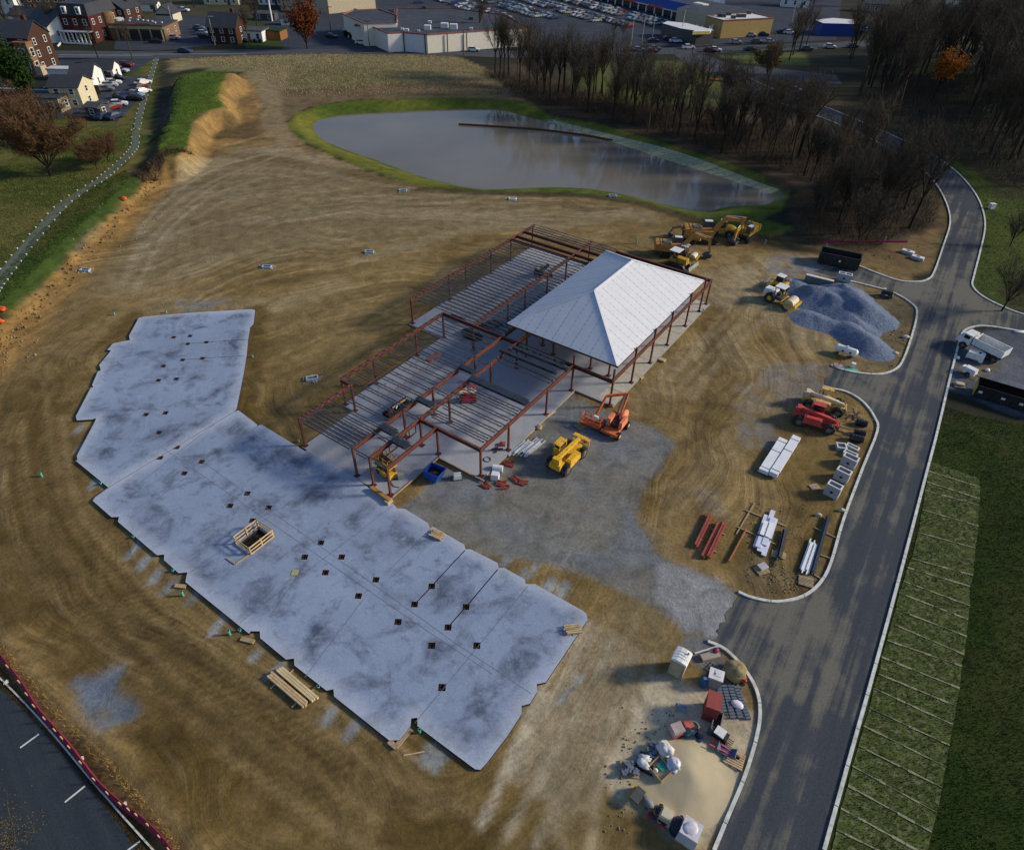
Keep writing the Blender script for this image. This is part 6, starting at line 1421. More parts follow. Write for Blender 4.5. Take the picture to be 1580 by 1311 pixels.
# orange barrier fence scraps
orf = mat('orange_mesh', (.62, .10, .02), .7)
for k, (x, y, L, lab) in enumerate(((0,478,2.6,'orange safety mesh bundle at the left picture edge, upper'), (-2,497,1.6,'orange safety mesh bundle at the left picture edge, lower'), (190,308,1.6,'faded orange mesh scrap on the cut bank'), (1118,126,12,'bright orange barrier mesh at the far edge of the wood'))):
    MB().blob((0, 0, .2), (L/2, .35, .3), jit=.4, seg=12, rings=6, seed=k).build('safety_mesh', orf, loc=G(x, y), rz=rad(-10), label=lab, cat='safety mesh')
MB().bar(P(1270,373,.5), P(1400,373,.5), .05, .35).build('magenta_tape', mat('magenta_tape', (.30, .02, .08), .7), label='thin magenta tape fence strung behind the black container', cat='tape fence')
# ================================================================== TOWN
brick = mat('dark_brick', (.060, .030, .022), .9, var=.2, scale=3)
brick2 = mat('light_brick', (.19, .115, .070), .9, var=.2, scale=3)
brick3 = mat('red_brick', (.070, .022, .020), .9, var=.2, scale=3)
slate = mat('slate_roof', (.032, .036, .048), .8, var=.2, scale=1)
slate2 = mat('grey_shingle', (.065, .070, .080), .85, var=.2, scale=1)
creamw = mat('cream_siding', (.56, .50, .33), .8, var=.08)
whitew = mat('white_siding', (.68, .68, .66), .8, var=.08)
stone = mat('tan_stone', (.24, .20, .14), .9, var=.25, scale=2)
trim = mat('white_trim', (.70, .70, .68), .6, var=.05)
darkwin = mat('dark_window', (.012, .015, .022), .2, spec=.7, var=.1)
winm = {}
def window_mesh(w, h):
    if (w, h) not in winm:
        fr = MB().box((0, 0, h/2+.06), (w+.24, .10, .12)).box((0, 0, -h/2-.06), (w+.24, .10, .12)).box((-w/2-.06, 0, 0), (.12, .10, h)).box((w/2+.06, 0, 0), (.12, .10, h)).box((0, -.01, 0), (w, .06, .06)).mesh('window', trim)
        winm[(w, h)] = (fr, MB().box((0, .01, 0), (w, .05, h)).mesh('pane', darkwin))
    return winm[(w, h)]
def put_window(par, x, y, z, w, h, rz=0):
    a, b = window_mesh(w, h); o = inst('window', a, par, (x, y, z), rz); inst('pane', b, o); return o
def house(px, rz, w, d, h, rh, wallm, roofm, label, floors=2, nx=3, ny=2, ridge='x', kind='gable', chim=1, cat='house', door=True, over=.4):
    p = P(*px); c = Vector((p.x, p.y, 0))+Matrix.Rotation(rz, 3, 'Z') @ Vector((0, d/2, 0))
    t = thing('house', label, cat, c, rz)
    wl_ = MB().box((0, 0, h/2), (w, d, h))
    if kind == 'gable':
        if ridge == 'x':
            for s in (-1, 1): wl_.add([(s*w/2, -d/2, h), (s*w/2, d/2, h), (s*w/2, 0, h+rh)], [(0, 1, 2)])
        else:
            for s in (-1, 1): wl_.add([(-w/2, s*d/2, h), (w/2, s*d/2, h), (0, s*d/2, h+rh)], [(0, 1, 2)])
    wl_.build('wall', wallm, t)
    r = MB(); o = over; e = .12
    if kind == 'gable':
        A, B = (w/2+o, d/2+o) if ridge == 'x' else (d/2+o, w/2+o)
        k = rh/(B-o); prof = [(-B, h-k*o), (0, h+rh), (B, h-k*o), (B, h-k*o+e), (0, h+rh+e*1.3), (-B, h-k*o+e)]
        vs = []
        for s in (-A, A):
            for q, z in prof: vs.append((s, q, z) if ridge == 'x' else (q, s, z))
        r.add(vs, [(i, (i+1) % 6, 6+(i+1) % 6, 6+i) for i in range(6)]+[(0, 1, 4, 5), (1, 2, 3, 4), (6, 7, 10, 11), (7, 8, 9, 10)])
    elif kind == 'hip':
        A, B = w/2+o, d/2+o; L = max(.1, A-B)
        r.add([(-A, -B, h), (A, -B, h), (A, B, h), (-A, B, h), (-L, 0, h+rh), (L, 0, h+rh)], [(0, 1, 5, 4), (1, 2, 5), (2, 3, 4, 5), (3, 0, 4), (3, 2, 1, 0)])
    elif kind == 'mansard':
        A, B = w/2+.3, d/2+.3; k = .88
        r.add([(-A, -B, h), (A, -B, h), (A, B, h), (-A, B, h), (-A*k, -B*k, h+rh), (A*k, -B*k, h+rh), (A*k, B*k, h+rh), (-A*k, B*k, h+rh)], [(0, 1, 5, 4), (1, 2, 6, 5), (2, 3, 7, 6), (3, 0, 4, 7), (4, 5, 6, 7)])
    else:
        r.box((0, 0, h+.15), (w+.3, d+.3, .3))
    r = r.build('roof', roofm, t)
    for i in range(chim): MB().box(((w*.28)*(1 if i == 0 else -1), d*.1, h+rh*.7), (.9, .9, rh*.9+1.2)).build('chimney', wallm if wallm in (brick, brick2, brick3) else brick, r)
    fh = h/floors
    for f in range(floors):
        for i in range(nx): put_window(t, -w/2+w*(i+.5)/nx, -d/2-.03, fh*(f+.55), .95, min(1.5, fh*.5))
        for j in range(ny):
            put_window(t, w/2+.03, -d/2+d*(j+.5)/ny, fh*(f+.55), .9, min(1.4, fh*.5), rad(90))
            put_window(t, -w/2-.03, -d/2+d*(j+.5)/ny, fh*(f+.55), .9, min(1.4, fh*.5), rad(-90))
    if door: MB().box((w*.1+w/2/max(nx, 1), -d/2-.04, 1.05), (1.0, .08, 2.1)).build('door', mat('brown_door', (.08, .05, .035), .6), t)
    return t
# cream house and its white sheds (left, nearest)
t = house((108,167), rad(3), 6.8, 7.5, 4.6, 1.7, creamw, slate, 'cream two-storey house with dark roof, nearest house at the left', floors=2, nx=2, ny=1, ridge='x', chim=0, door=False)
house((133,146), rad(12), 5.0, 9, 4.0, 2.0, whitew, slate, 'white gabled shed directly behind the cream house', floors=1, nx=1, ny=1, ridge='x', chim=0, cat='shed')
house((156,125), rad(6), 7.5, 5, 3.0, 1.5, whitew, slate, 'white gabled shed at the back corner of the car yard', floors=1, nx=2, ny=1, ridge='x', chim=0, cat='shed')
house((95,124), rad(2), 6, 3, 2.5, .3, whitew, mat('white_roof', (.55, .55, .58), .7), 'small flat white shed left behind the cream house', floors=1, nx=0, ny=0, kind='flat', chim=0, cat='shed', door=False)
t = house((38,172), rad(-2), 18, 5.5, 2.9, .3, stone, slate, 'long low stone garage row left of the cream house', floors=1, nx=5, ny=1, kind='flat', chim=0, cat='garage')
MB().box((0, 4.5, 2.9), (20, .6, .2)).build('awning', mat('white_awning', (.45, .50, .56), .6), t)
house((145,182), rad(-10), 3.2, 4, 2.3, .5, slate2, slate2, 'tiny grey shed beside the parked cars at the yard end', floors=1, nx=1, ny=1, chim=0, cat='shed')
# big brick house far left with a bay tower
t = house((28,112), rad(-4), 13, 9, 8.6, 3.2, brick, slate, 'large dark brick house with gable and bay tower at the left edge', floors=3, nx=3, ny=2, ridge='x')
MB().box((5.2, -5.2, 3.8), (3.6, 2.6, 7.6)).build('bay_tower', brick2, t); MB().box((5.2, -5.2, 7.7), (4.1, 3.1, .25)).build('bay_roof', mat('red_trim', (.25, .09, .06), .7), t)
MB().box((7.8, -5.4, 1.1), (1.8, 2.4, 2.2)).build('porch', mat('pale_brick', (.42, .32, .22), .9), t)
for z in (2.2, 5.4): put_window(t, 5.2, -6.55, z, 1.4, 1.8); put_window(t, 7.05, -5.2, z, 1.2, 1.8, rad(90))
house((6,72), rad(0), 9, 7, 4.2, 1.8, whitew, slate2, 'pale house with dark windows at the very left edge', floors=1, nx=4, ny=1, chim=0)
house((66,62), rad(-38), 15, 11, 4.6, 3.6, whitew, slate2, 'low house with a large grey hipped roof and white gable', floors=1, nx=3, ny=2, ridge='x', chim=1)
house((38,50), rad(-20), 10, 8, 4.6, 2.2, whitew, slate, 'grey roofed house half hidden behind the large hipped roof', floors=1, nx=2, ny=1, ridge='x')
house((10,22), rad(-10), 10, 8, 5, 2.4, whitew, slate, 'white walled house in the trees at the top left corner', floors=2, nx=2, ny=1)
# mansard house with porch
t = house((127,66), rad(-5), 9.6, 15, 7.4, 3.2, brick3, slate, 'tall red brick house with dark mansard roof and white porch', floors=2, nx=3, ny=4, kind='mansard', chim=2, door=False)
for x in (-2.3, 2.3):
    MB().box((x, -7.5, 8.9), (1.4, 1.0, 2.0)).build('dormer', trim, t); put_window(t, x, -8.03, 8.9, .7, 1.4)
pc = MB().box((0, -8.8, 3.35), (9.8, 2.8, .25)); pc.build('porch_roof', mat('porch_roof', (.36, .38, .42), .7), t)
for i in range(8): MB().box((-4.6+i*9.2/7, -10, 1.6), (.28, .28, 3.2)).build('porch_post', trim, t)
MB().box((0, -10.05, 1.0), (9.6, .08, .12)).box((0, -10.05, .3), (9.6, .08, .5)).build('porch_rail', trim, t)
MB().cyl((4.8, 2, 0), (4.8, 2, 7.5), 2.0, n=14).build('round_bay', brick2, t); MB().cyl((5.6, 6.5, 0), (5.6, 6.5, 5), 1.7, n=14).build('white_bay', whitew, t)
MB().bar(P(89,72,.1), P(107,49,1.2), .25, .5).build('ramp_wall', trim, label='white sloping wall beside the mansard house porch', cat='wall')
t = house((120,22), rad(7), 34, 10, 9, .4, brick2, slate2, 'long light brick apartment block at the back of the houses', floors=3, nx=11, ny=3, kind='flat', chim=0, cat='apartment block', door=False)
t = house((165,8), rad(4), 18, 10, 8, .4, brick2, slate2, 'brick apartment block at the top edge beside the green field', floors=3, nx=6, ny=2, kind='flat', chim=0, cat='apartment block', door=False)
house((177,38), rad(-14), 11, 9, 5, 3.4, brick, slate, 'dark brick gable house with small windows behind the shops', floors=2, nx=3, ny=2, ridge='y')
house((226,18), rad(5), 9, 4, 2.6, .8, whitew, slate2, 'low white shed with blue vehicle behind the brick shops', floors=1, nx=2, ny=1, chim=0, cat='shed')
# strip of shops with curved brick parapet
t = house((216,63), rad(1), 17.5, 12, 4.0, .2, brick2, slate, 'low brick shop building with stepped parapet and dark open bays', floors=1, nx=0, ny=2, kind='flat', chim=0, cat='shop', door=False)
MB().side([(-8.8, 3.6), (8.8, 3.6), (8.8, 4.7), (5.5, 4.7), (4.5, 5.0), (1.0, 5.0), (0, 4.75), (-8.8, 4.75)], -6.25, -6.0).build('parapet', brick2, t)
MB().box((0, -6.3, 3.75), (17.4, .2, .7)).build('fascia_band', mat('tan_fascia', (.42, .36, .20), .8), t); MB().box((-1.0, -6.32, 4.5), (4.6, .08, .45)).build('sign_board', mat('red_sign', (.35, .05, .05), .6), t)
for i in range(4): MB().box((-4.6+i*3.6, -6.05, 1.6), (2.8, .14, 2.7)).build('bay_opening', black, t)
for i in range(5): MB().box((-6.4+i*3.6, -6.4, 1.7), (.35, .5, 3.4)).build('pier', stone, t)
for k in range(8): MB().box((-7+k*1.9, random.uniform(-2, 4), 4.45), (.5, .4, .4)).build('roof_vent', white, t)
t = house((256,35), rad(-3), 6.4, 6.5, 3.0, 2.2, mat('pale_block', (.52, .48, .38), .8), slate, 'small white front garage with low gable right of the shops', floors=1, nx=0, ny=0, ridge='y', chim=0, cat='garage', door=False)
MB().box((0, -3.3, 2.4), (5.8, .1, .5)).build('dark_band', black, t)
# dark roofed restaurant house
t = house((346,68), rad(-5), 9.5, 8, 4.8, 3.4, brick, slate, 'brick restaurant house with dark gable roof right of the car park', floors=2, nx=3, ny=1, ridge='x', chim=1)
t = house((372,64), rad(-3), 15, 7, 3.0, .3, whitew, slate2, 'white single-storey front wing joined to the brick restaurant', floors=1, nx=5, ny=1, kind='flat', chim=0, cat='shop wing')
for i in range(9): MB().blob((-7+i*1.75, -4.6, .5), (.7, .6, .6), jit=.2, seed=i).build('hedge_bush', mat('dark_hedge', (.012, .022, .008), .95, var=.4), t)
t = house((414,62), rad(-8), 9, 6, 2.6, .3, mat('brown_fence_wall', (.22, .11, .04), .85), mat('dark_green_roof', (.02, .045, .02), .9), 'brown boarded shed above a small green lawn', floors=1, nx=0, ny=0, kind='flat', chim=0, cat='shed', door=False)
house((449,40), rad(4), 7, 4, 2.4, .7, whitew, slate, 'small white garage left of the red brown tree', floors=1, nx=2, ny=0, chim=0, cat='garage')
house((408,32), rad(2), 8, 5, 2.2, .6, slate2, slate2, 'dark low shed near the tall white pole', floors=1, nx=2, ny=0, chim=0, cat='shed')
sheet('small_lawn', [(380,68),(386,62),(430,62),(438,74),(380,75)], .03, mat('lawn', (.035, .055, .012), .95, var=.3))
for (x, y, w, h, lab, wm) in ((342,8,14,6,'tan gabled building at the top edge above the restaurant', creamw), (380,6,18,6,'orange brick building with blue bins at the top edge', brick2), (418,8,10,5,'pale building with teal roof at the top edge', whitew), (20,4,12,6,'dark roofed house hidden in the trees at the top left', whitew)):
    house((x, y), rad(3), w, 8, h, 1.6, wm, slate2, lab, floors=2, nx=4, ny=1, chim=0)
# beige warehouse at the top edge
def block(name, label, cat, px, ztop, wallm, roofm, z0=0, parapet=.0):
    t = thing(name, label, cat, (0, 0, 0)); w = PW(px, ztop)
    MB().prism(w, z0, ztop, 0, 1).build('wall', [wallm, roofm], t)
    if parapet:
        mb = MB()
        for i in range(len(w)): mb.bar((*w[i], ztop+parapet/2), (*w[(i+1) % len(w)], ztop+parapet/2), .35, parapet)
        mb.build('parapet', mat('red_coping', (.22, .08, .07), .7), t)
    return t
beige = mat('beige_render', (.42, .36, .26), .85, var=.12); beigel = mat('pale_render', (.66, .63, .55), .8, var=.06)
blueish = mat('bluish_shade_render', (.56, .58, .66), .8, var=.05)
roofg = mat('grey_flat_roof', (.055, .064, .082), .85, var=.3, scale=.3); roofl = mat('pale_flat_roof', (.62, .62, .64), .7, var=.1)
block('warehouse', 'beige warehouse with grey front at the top edge behind the tall poles', 'warehouse', [(430,-6),(505,-1),(578,-8),(560,-22),(440,-24)], 5.0, beige, roofg, parapet=.3)
t = block('retail_store', 'large flat-roofed store with white angled panels facing the road', 'store', [(547,41),(570,40.5),(598,52.5),(622,51.5),(655,54),(659,54.3),(750,48),(815,44),(780,24),(700,14),(613,14),(612,26),(560,31)], 5.2, beigel, roofg, parapet=.35)
t2 = block('retail_annex', 'taller annex block behind the left end of the large store', 'store', [(529,23),(561,37),(612,36),(613,25),(585,15),(545,17)], 6.4, beigel, roofg, parapet=.3)
zt = 5.2
for (a, b, m_) in (((598,52.5),(622,51.5),whitew), ((623,51.5),(654.5,54),blueish)):  # left-facing panel painted bluish for its shade, right-facing one white
    pa = P(*a, zt); pb = P(*b, zt); MB().bar((pa.x, pa.y-.2, 2.6), (pb.x, pb.y-.2, 2.6), .12, 5.0).build('wall_panel', m_, t)
for px_ in ((622.5,51.5), (655.5,54), (690,52.3), (720,50.3)):
    q = P(*px_, zt); MB().box((q.x, q.y-.35, 2.6), (.3, .3, 5.2)).build('downpipe', dgrey, t)
for k, (x, y, s) in enumerate(((660,46,1.6), (686,43.5,1.8), (700,45,1.8), (663,36,.9), (621,47,.8), (628,48.5,.9), (646,49,.6), (727,46,.8), (655,14,1.2), (605,20,1.5), (727,31,1.2))):
    q = P(x, y, zt); MB().box((q.x, q.y, zt+s*.4), (s*1.3, s, s*.8)).build('roof_unit', white if k < 8 else dgrey, t)
mb = MB()
for k in range(13): q = P(547+k*6, 60+k*.9+2*math.sin(k), 0); mb.blob((q.x-2, q.y+3, 1), (2.2, 1.6, 1.4), jit=.3, seed=k)
mb.build('shrubs', mat('dark_shrubs', (.010, .017, .010), .95, var=.4), kind='stuff', label='dark shrubs along the left wall of the large store', cat='shrubs')
# strip mall with blue roof front
t = thing('strip_mall', 'long strip mall with royal blue canopy roof and white columns', 'shopping mall')
A_ = P(905,-4); B_ = P(1088,42); A_.z = B_.z = 0; dr = (B_-A_).normalized(); nr = Vector((-dr.y, dr.x, 0))
if nr.y < 0: nr = -nr
Lm = (B_-A_).length
def mall_box(s0, s1, d0, d1, z0, z1, name, m_):
    c = A_+dr*(s0+s1)/2+nr*(d0+d1)/2; return MB().box((c.x, c.y, (z0+z1)/2), (s1-s0, d1-d0, z1-z0), heading(A_, B_)).build(name, m_, t)
royal = mat('royal_blue_roof', (.010, .035, .22), .6, var=.15)
mall_box(0, Lm, 3, 26, 0, 3.8, 'building_wall', mat('dark_shopfront', (.06, .05, .045), .5, var=.4, scale=.4)); mall_box(-1, Lm+.5, 6, 26, 3.8, 4.1, 'flat_roof', roofg)
pr = []
for s in (0, Lm):
    for dd, z in ((0, 2.9), (4.2, 5.3), (5.2, 5.3), (5.2, 2.9)): q = A_+dr*s+nr*dd; pr.append((q.x, q.y, z))
MB().add(pr, [(0, 4, 5, 1), (1, 5, 6, 2), (2, 6, 7, 3), (0, 3, 7, 4), (0, 1, 2, 3), (7, 6, 5, 4)]).build('canopy_roof', royal, t)
mall_box(0, Lm, -.1, .1, 2.5, 2.9, 'fascia', mat('pale_fascia', (.45, .46, .50), .7))
k = 0
while k*5.5 < Lm: mall_box(k*5.5, k*5.5+.45, .1, .5, 0, 2.6, 'column', trim); k += 1
for s in (28, 46, 70): mall_box(s, s+9, -.25, -.12, 2.4, 3.2, 'sign', mat('red_sign', (.35, .05, .05), .6))
mall_box(66, 72, 6, 9, 4.1, 6.0, 'sign_tower', beigel)
t = block('corner_store', 'tan brick store with bright white flat roof at the right end of the mall', 'store', [(1090,26),(1116,32.5),(1194,28.5),(1162,21)], 5.6, mat('tan_brick', (.34, .24, .10), .9, var=.12), roofl, parapet=.3)
for k, (x, y) in enumerate(((1116,27), (1124,24), (1139,27), (1147,27), (1155,22), (1110,26), (1131,29))): q = P(x, y, 5.6); MB().box((q.x, q.y, 6.1), (1.6, 1.2, 1.0)).build('roof_unit', dgrey, t)
block('rear_store', 'grey flat-roofed building behind the blue canopied mall', 'store', [(1045,13),(1092,24),(1160,20),(1140,10),(1060,8)], 6.0, beige, roofg)
t = block('fuel_canopy', 'yellow fronted filling station canopy in front of the mall', 'canopy', [(1069,49),(1096,48.5),(1098,44.5),(1078,44)], 4.8, mat('lemon_fascia', (.72, .62, .16), .6), roofl, z0=3.9)
for px_ in ((1072,58),(1080,60),(1092,60),(1096,57)): q = P(*px_); MB().box((q.x, q.y, 1.95), (.5, .5, 3.9)).build('column', trim, t)
t = block('station_shop', 'long pale low roofed building left of the yellow canopy', 'shop', [(1022,36),(1050,44),(1076,48),(1102,47),(1060,36),(1030,33)], 4.2, dgrey, roofl)
t = block('diner', 'small shop with a blue front and white roof right of the tan store', 'shop', [(1258,31),(1270,36),(1330,37.5),(1322,31),(1285,28)], 4.2, mat('blue_front', (.015, .05, .26), .6, var=.1), roofl)
for k, (x, y, w, lab) in enumerate(((1478,25,12,'teal roofed house among the dark trees at the top right'), (1502,28,10,'grey stone house right of the teal roof at the top right'), (1530,26,8,'white framed house under the power line at the top right'), (1432,30,9,'low dark house left of the teal roof'), (1350,20,10,'dim house among trees at the top edge'), (1225,12,12,'dim pale-roofed house beyond the tan store'))):
    house((x, y), rad(10-5*k), w, 7, 3.4, 1.8, whitew if k % 2 else stone, mat('teal_roof', (.10, .17, .20), .8) if k == 0 else slate2, lab, floors=1, nx=3, ny=1, chim=0)
for k, (x, y) in enumerate(((1038,6),(1060,9),(1075,10),(1090,11),(1108,9),(1046,2),(1070,3))):
    q = P(x, y); MB().box((q.x, q.y, 1.6), (5, 2.4, 2.6)).box((q.x-3.3, q.y, 1.1), (1.6, 2.2, 1.9)).build('box_truck', white, label='white box truck in the row behind the blue canopied mall', cat='truck', group='white trucks behind the mall')
# poles
polem = mat('pole_grey', (.30, .31, .30), .6, var=.1); polew = mat('pole_wood', (.10, .075, .05), .9)
def pole(px, h, label, m_=polem, r=.16, arm=False, head=False, lean=0):
    t = thing('utility_pole' if arm else 'lamp_post', label, 'pole', P(*px))
    MB().cyl((0, 0, 0), (lean, 0, h), r, r*.6, n=7).build('shaft', m_, t)
    if arm: MB().box((lean*.92, 0, h*.92), (2.4, .12, .14)).build('crossarm', m_, t)
    if head: MB().box((.6, 0, h), (1.6, .3, .15)).build('lamp_head', m_, t)
pole((420,33), 14, 'tall white pole beside the dark sheds at the top', white, .35)
for k, (x, y, h, lab) in enumerate(((447,68,10,'dark utility pole left of the red brown tree'), (571,79,9,'utility pole in front of the large store, left one'), (716,86,10,'utility pole in front of the large store, right one'), (511,52,8,'utility pole in the store car park'), (332,70,8,'light pole at the restaurant car park'), (973,74,9,'utility pole at the mall entrance'), (454,14,7,'slim pole at the warehouse, left one'), (466,14,7,'slim pole at the warehouse, right one'), (1050,62,10,'light grey pole left of the fuel canopy'), (1221,35,8,'pole with lamp right of the tan store'), (1547,42,9,'leaning power pole at the top right'), (269,47,8,'pole beside the white front garage'))):
    pole((x, y), h, lab, polew if k in (0, 1, 2, 3) else polem, arm=k in (1, 2, 5, 10), head=k not in (1, 2, 5, 10))
for (x, y, lab) in ((1006,62,'light grey sign pole at the mall corner, left'), (990,68,'slim sign pole at the mall corner, right')): pole((x, y), 8, lab, polem, .12)
MB().bar(P(1520,29,8), P(1620,24,9), .10, .10).build('power_line', polem, label='pale power line at the far top right', cat='power line')

# ================================================================== CARS
def car_meshes(name, rgb):
    pm_ = mat('car_'+name, rgb, .35, metal=.1, var=.05, spec=.6)
    b = MB().side([(-2.2, .35), (-2.2, .8), (-1.9, .95), (-.9, 1.0), (.75, .98), (1.9, .82), (2.2, .65), (2.2, .35)], -.86, .86)
    body = b.mesh('body', pm_)
    r = MB(); lo = [(-1.75, -.78), (.95, -.78), (.95, .78), (-1.75, .78)]; hi = [(-1.15, -.62), (.25, -.62), (.25, .62), (-1.15, .62)]
    r.add([(x, y, .98) for x, y in lo]+[(x, y, 1.42) for x, y in hi], [(0, 1, 5, 4), (1, 2, 6, 5), (2, 3, 7, 6), (3, 0, 4, 7)])
    g = r.mesh('window', darkwin)
    f = MB().box((-.45, 0, 1.44), (1.42, 1.26, .05)).mesh('roof', pm_)
    one = MB(); one.side([(-2.2, .3), (-2.2, .8), (-1.9, .95), (-.9, 1.0), (.75, .98), (1.9, .82), (2.2, .65), (2.2, .3)], -.86, .86, 0)
    one.add([(x, y, .98) for x, y in lo]+[(x, y, 1.42) for x, y in hi], [(0, 1, 5, 4), (1, 2, 6, 5), (2, 3, 7, 6), (3, 0, 4, 7)], 1); one.box((-.45, 0, 1.44), (1.42, 1.26, .05), m=0)
    for x in (-1.35, 1.35):
        for y in (-.8, .8): one.cyl((x, y-.1, .32), (x, y+.1, .32), .32, n=8, m=2)
    return body, g, f, one.mesh('parked_car', [pm_, darkwin, black])
carc = {'silver': (.42, .44, .46), 'white': (.72, .72, .72), 'black': (.015, .015, .018), 'dark blue': (.02, .035, .10), 'grey': (.13, .14, .16), 'dark red': (.16, .012, .015), 'light blue': (.20, .28, .38), 'tan': (.34, .30, .22)}
cm = {k: car_meshes(k.replace(' ', '_'), v) for k, v in carc.items()}
whm = MB().cyl((0, -.11, 0), (0, .11, 0), .33, n=10).mesh('wheel', black)
lmp = MB().box((0, 0, 0), (.08, .35, .14)).mesh('headlight', chrome)
def car(px, rz, col_, label, group=None, truck=False):
    t = thing('parked_car', label, 'car', (*P(*px)[:2], .04), rz, group); b, g, f, _ = cm[col_]
    inst('body', b, t); inst('window', g, t); inst('roof', f, t)
    for x in (-1.35, 1.35):
        for y in (-.8, .8): inst('wheel', whm, t, (x, y, .33))
    for y in (-.6, .6): inst('headlight', lmp, t, (2.18, y, .68))
    return t
for (x, y, a, c_, lab) in ((127,104,5,'black','black car with open-looking pale front on the brick house drive'), (195,103,-10,'dark red','dark red car at the upper end of the car yard'), (187,112,-5,'silver','silver car below the dark red one in the car yard'), (182,124,0,'black','black pickup beside the white sheds'), (175,131,20,'white','white car in the group beside the sheds, back one'), (169,135,15,'silver','silver car in the group beside the sheds, middle one'), (163,141,12,'grey','grey car in the group beside the sheds, front one'), (222,131,65,'white','white car topmost along the grass edge'), (217,138,70,'dark red','dark red car second along the grass edge'), (221,145,62,'white','white hatchback third along the grass edge'), (210,149,-12,'light blue','pale blue car fourth along the grass edge'), (211,155,-8,'black','black car fifth along the grass edge'), (188,153,-25,'dark blue','bright blue dark car left of the grass edge row'), (183,164,20,'white','white car alone near the grass corner'), (160,183,80,'dark blue','dark blue car parked nose-on at the yard end, left'), (179,183,70,'dark blue','dark blue car parked nose-on at the yard end, right'), (175,170,70,'dark red','small dark red car just above the two nose-on cars'), (268,61,0,'silver','silver car parked in front of the shops'), (242,67,2,'black','black car below the brick shop bays'), (286,82,-8,'dark blue','teal blue car driving on the road beside the dry field'), (317,59,-5,'black','black car front of the restaurant row'), (314,54,-5,'silver','silver car second of the restaurant row'), (312,50,-5,'dark blue','dark blue car third of the restaurant row'), (308,46,-5,'grey','grey car rear of the restaurant row'), (545,17,-8,'light blue','pale blue car near the beige warehouse'), (512,59,-20,'black','black car alone in the store car park'), (684,77,5,'black','black car with white rear in front of the white store wall'), (559,69,-10,'white','white car near the store shrubs'), (212,20,-5,'dark blue','blue vehicle behind the brick shops'), (284,18,-10,'white','white car at the top car park, right'), (275,17,-10,'dark red','dark red car at the top car park, left'), (538,50,-40,'white','white van beside the store corner'), (20,142,0,'light blue','pale car seen over the garage row, left'), (34,152,-30,'dark blue','dark blue car seen over the garage row, middle'), (80,144,20,'light blue','pale blue car seen over the garage row, right'), (730,80,3,'white','white car on the road by the utility pole')):
    car((x, y), rad(a), c_, lab)
rest = [(971,80,'dark red'),(985,80,'light blue'),(1005,82,'dark red'),(1010,78,'grey'),(1062,76,'white'),(1095,81,'dark red'),(1103,80,'white'),(1157,79,'dark blue'),(1135,68,'silver'),(1167,67,'grey'),(1187,67,'silver'),(1150,54,'silver'),(1158,57,'silver'),(1177,56,'dark blue'),(1172,46,'light blue'),(1206,52,'black'),(1217,53,'white'),(1032,62,'dark red'),(1042,66,'white'),(1213,50,'black'),(1316,51,'white'),(1336,50,'light blue'),(1280,75,'white'),(1244,78,'grey'),(1315,74,'grey'),(1008,66,'black'),(1144,49,'grey'),(1226,143,'light blue')]
for x, y, c_ in rest: inst('parked_car', cm[c_][3], None, (*P(x, y)[:2], .06), rad(random.uniform(-12, 12)), label='small %s car on the road or lots right of the mall corner' % c_, cat='car', group='cars around the mall corner')
# crowded shopping centre lot
lot_poly = PW([(644,6),(672,11),(700,21),(760,25),(772,30),(800,26),(850,30),(905,34),(935,35),(975,44),(1012,44),(1026,48),(1044,40),(980,22),(938,8),(900,-6),(760,-14),(650,-6)])
gaps = PW([(900,16),(960,20),(990,30),(975,24),(930,12)])
cnt = 0; rowd = -6.5; wts = ['silver']*6+['white']*5+['black']*5+['dark blue']*5+['grey']*6+['light blue']*4+['dark red']*2+['tan']
cand = []
k = 0; off = 11
while off < 150:
    for so_ in (0, 5.4):
        s = -150
        while s < Lm+60:
            q = A_+dr*s-nr*(off+so_)
            if random.random() < .90 and inside(lot_poly, q.x, q.y) : cand.append((q.x, q.y))
            s += 2.9
    off += 17.5
random.shuffle(cand); cand = cand[:232]
hd = heading((0, 0), nr)
for x, y in cand:
    c_ = random.choice(wts)
    inst('parked_car', cm[c_][3], None, (x+random.uniform(-.2, .2), y+random.uniform(-.3, .3), .04), hd+(math.pi if random.random() < .5 else 0)+random.uniform(-.04, .04), label='small %s car parked in the crowded shopping centre lot' % c_, cat='car', group='cars parked in the shopping centre lot')

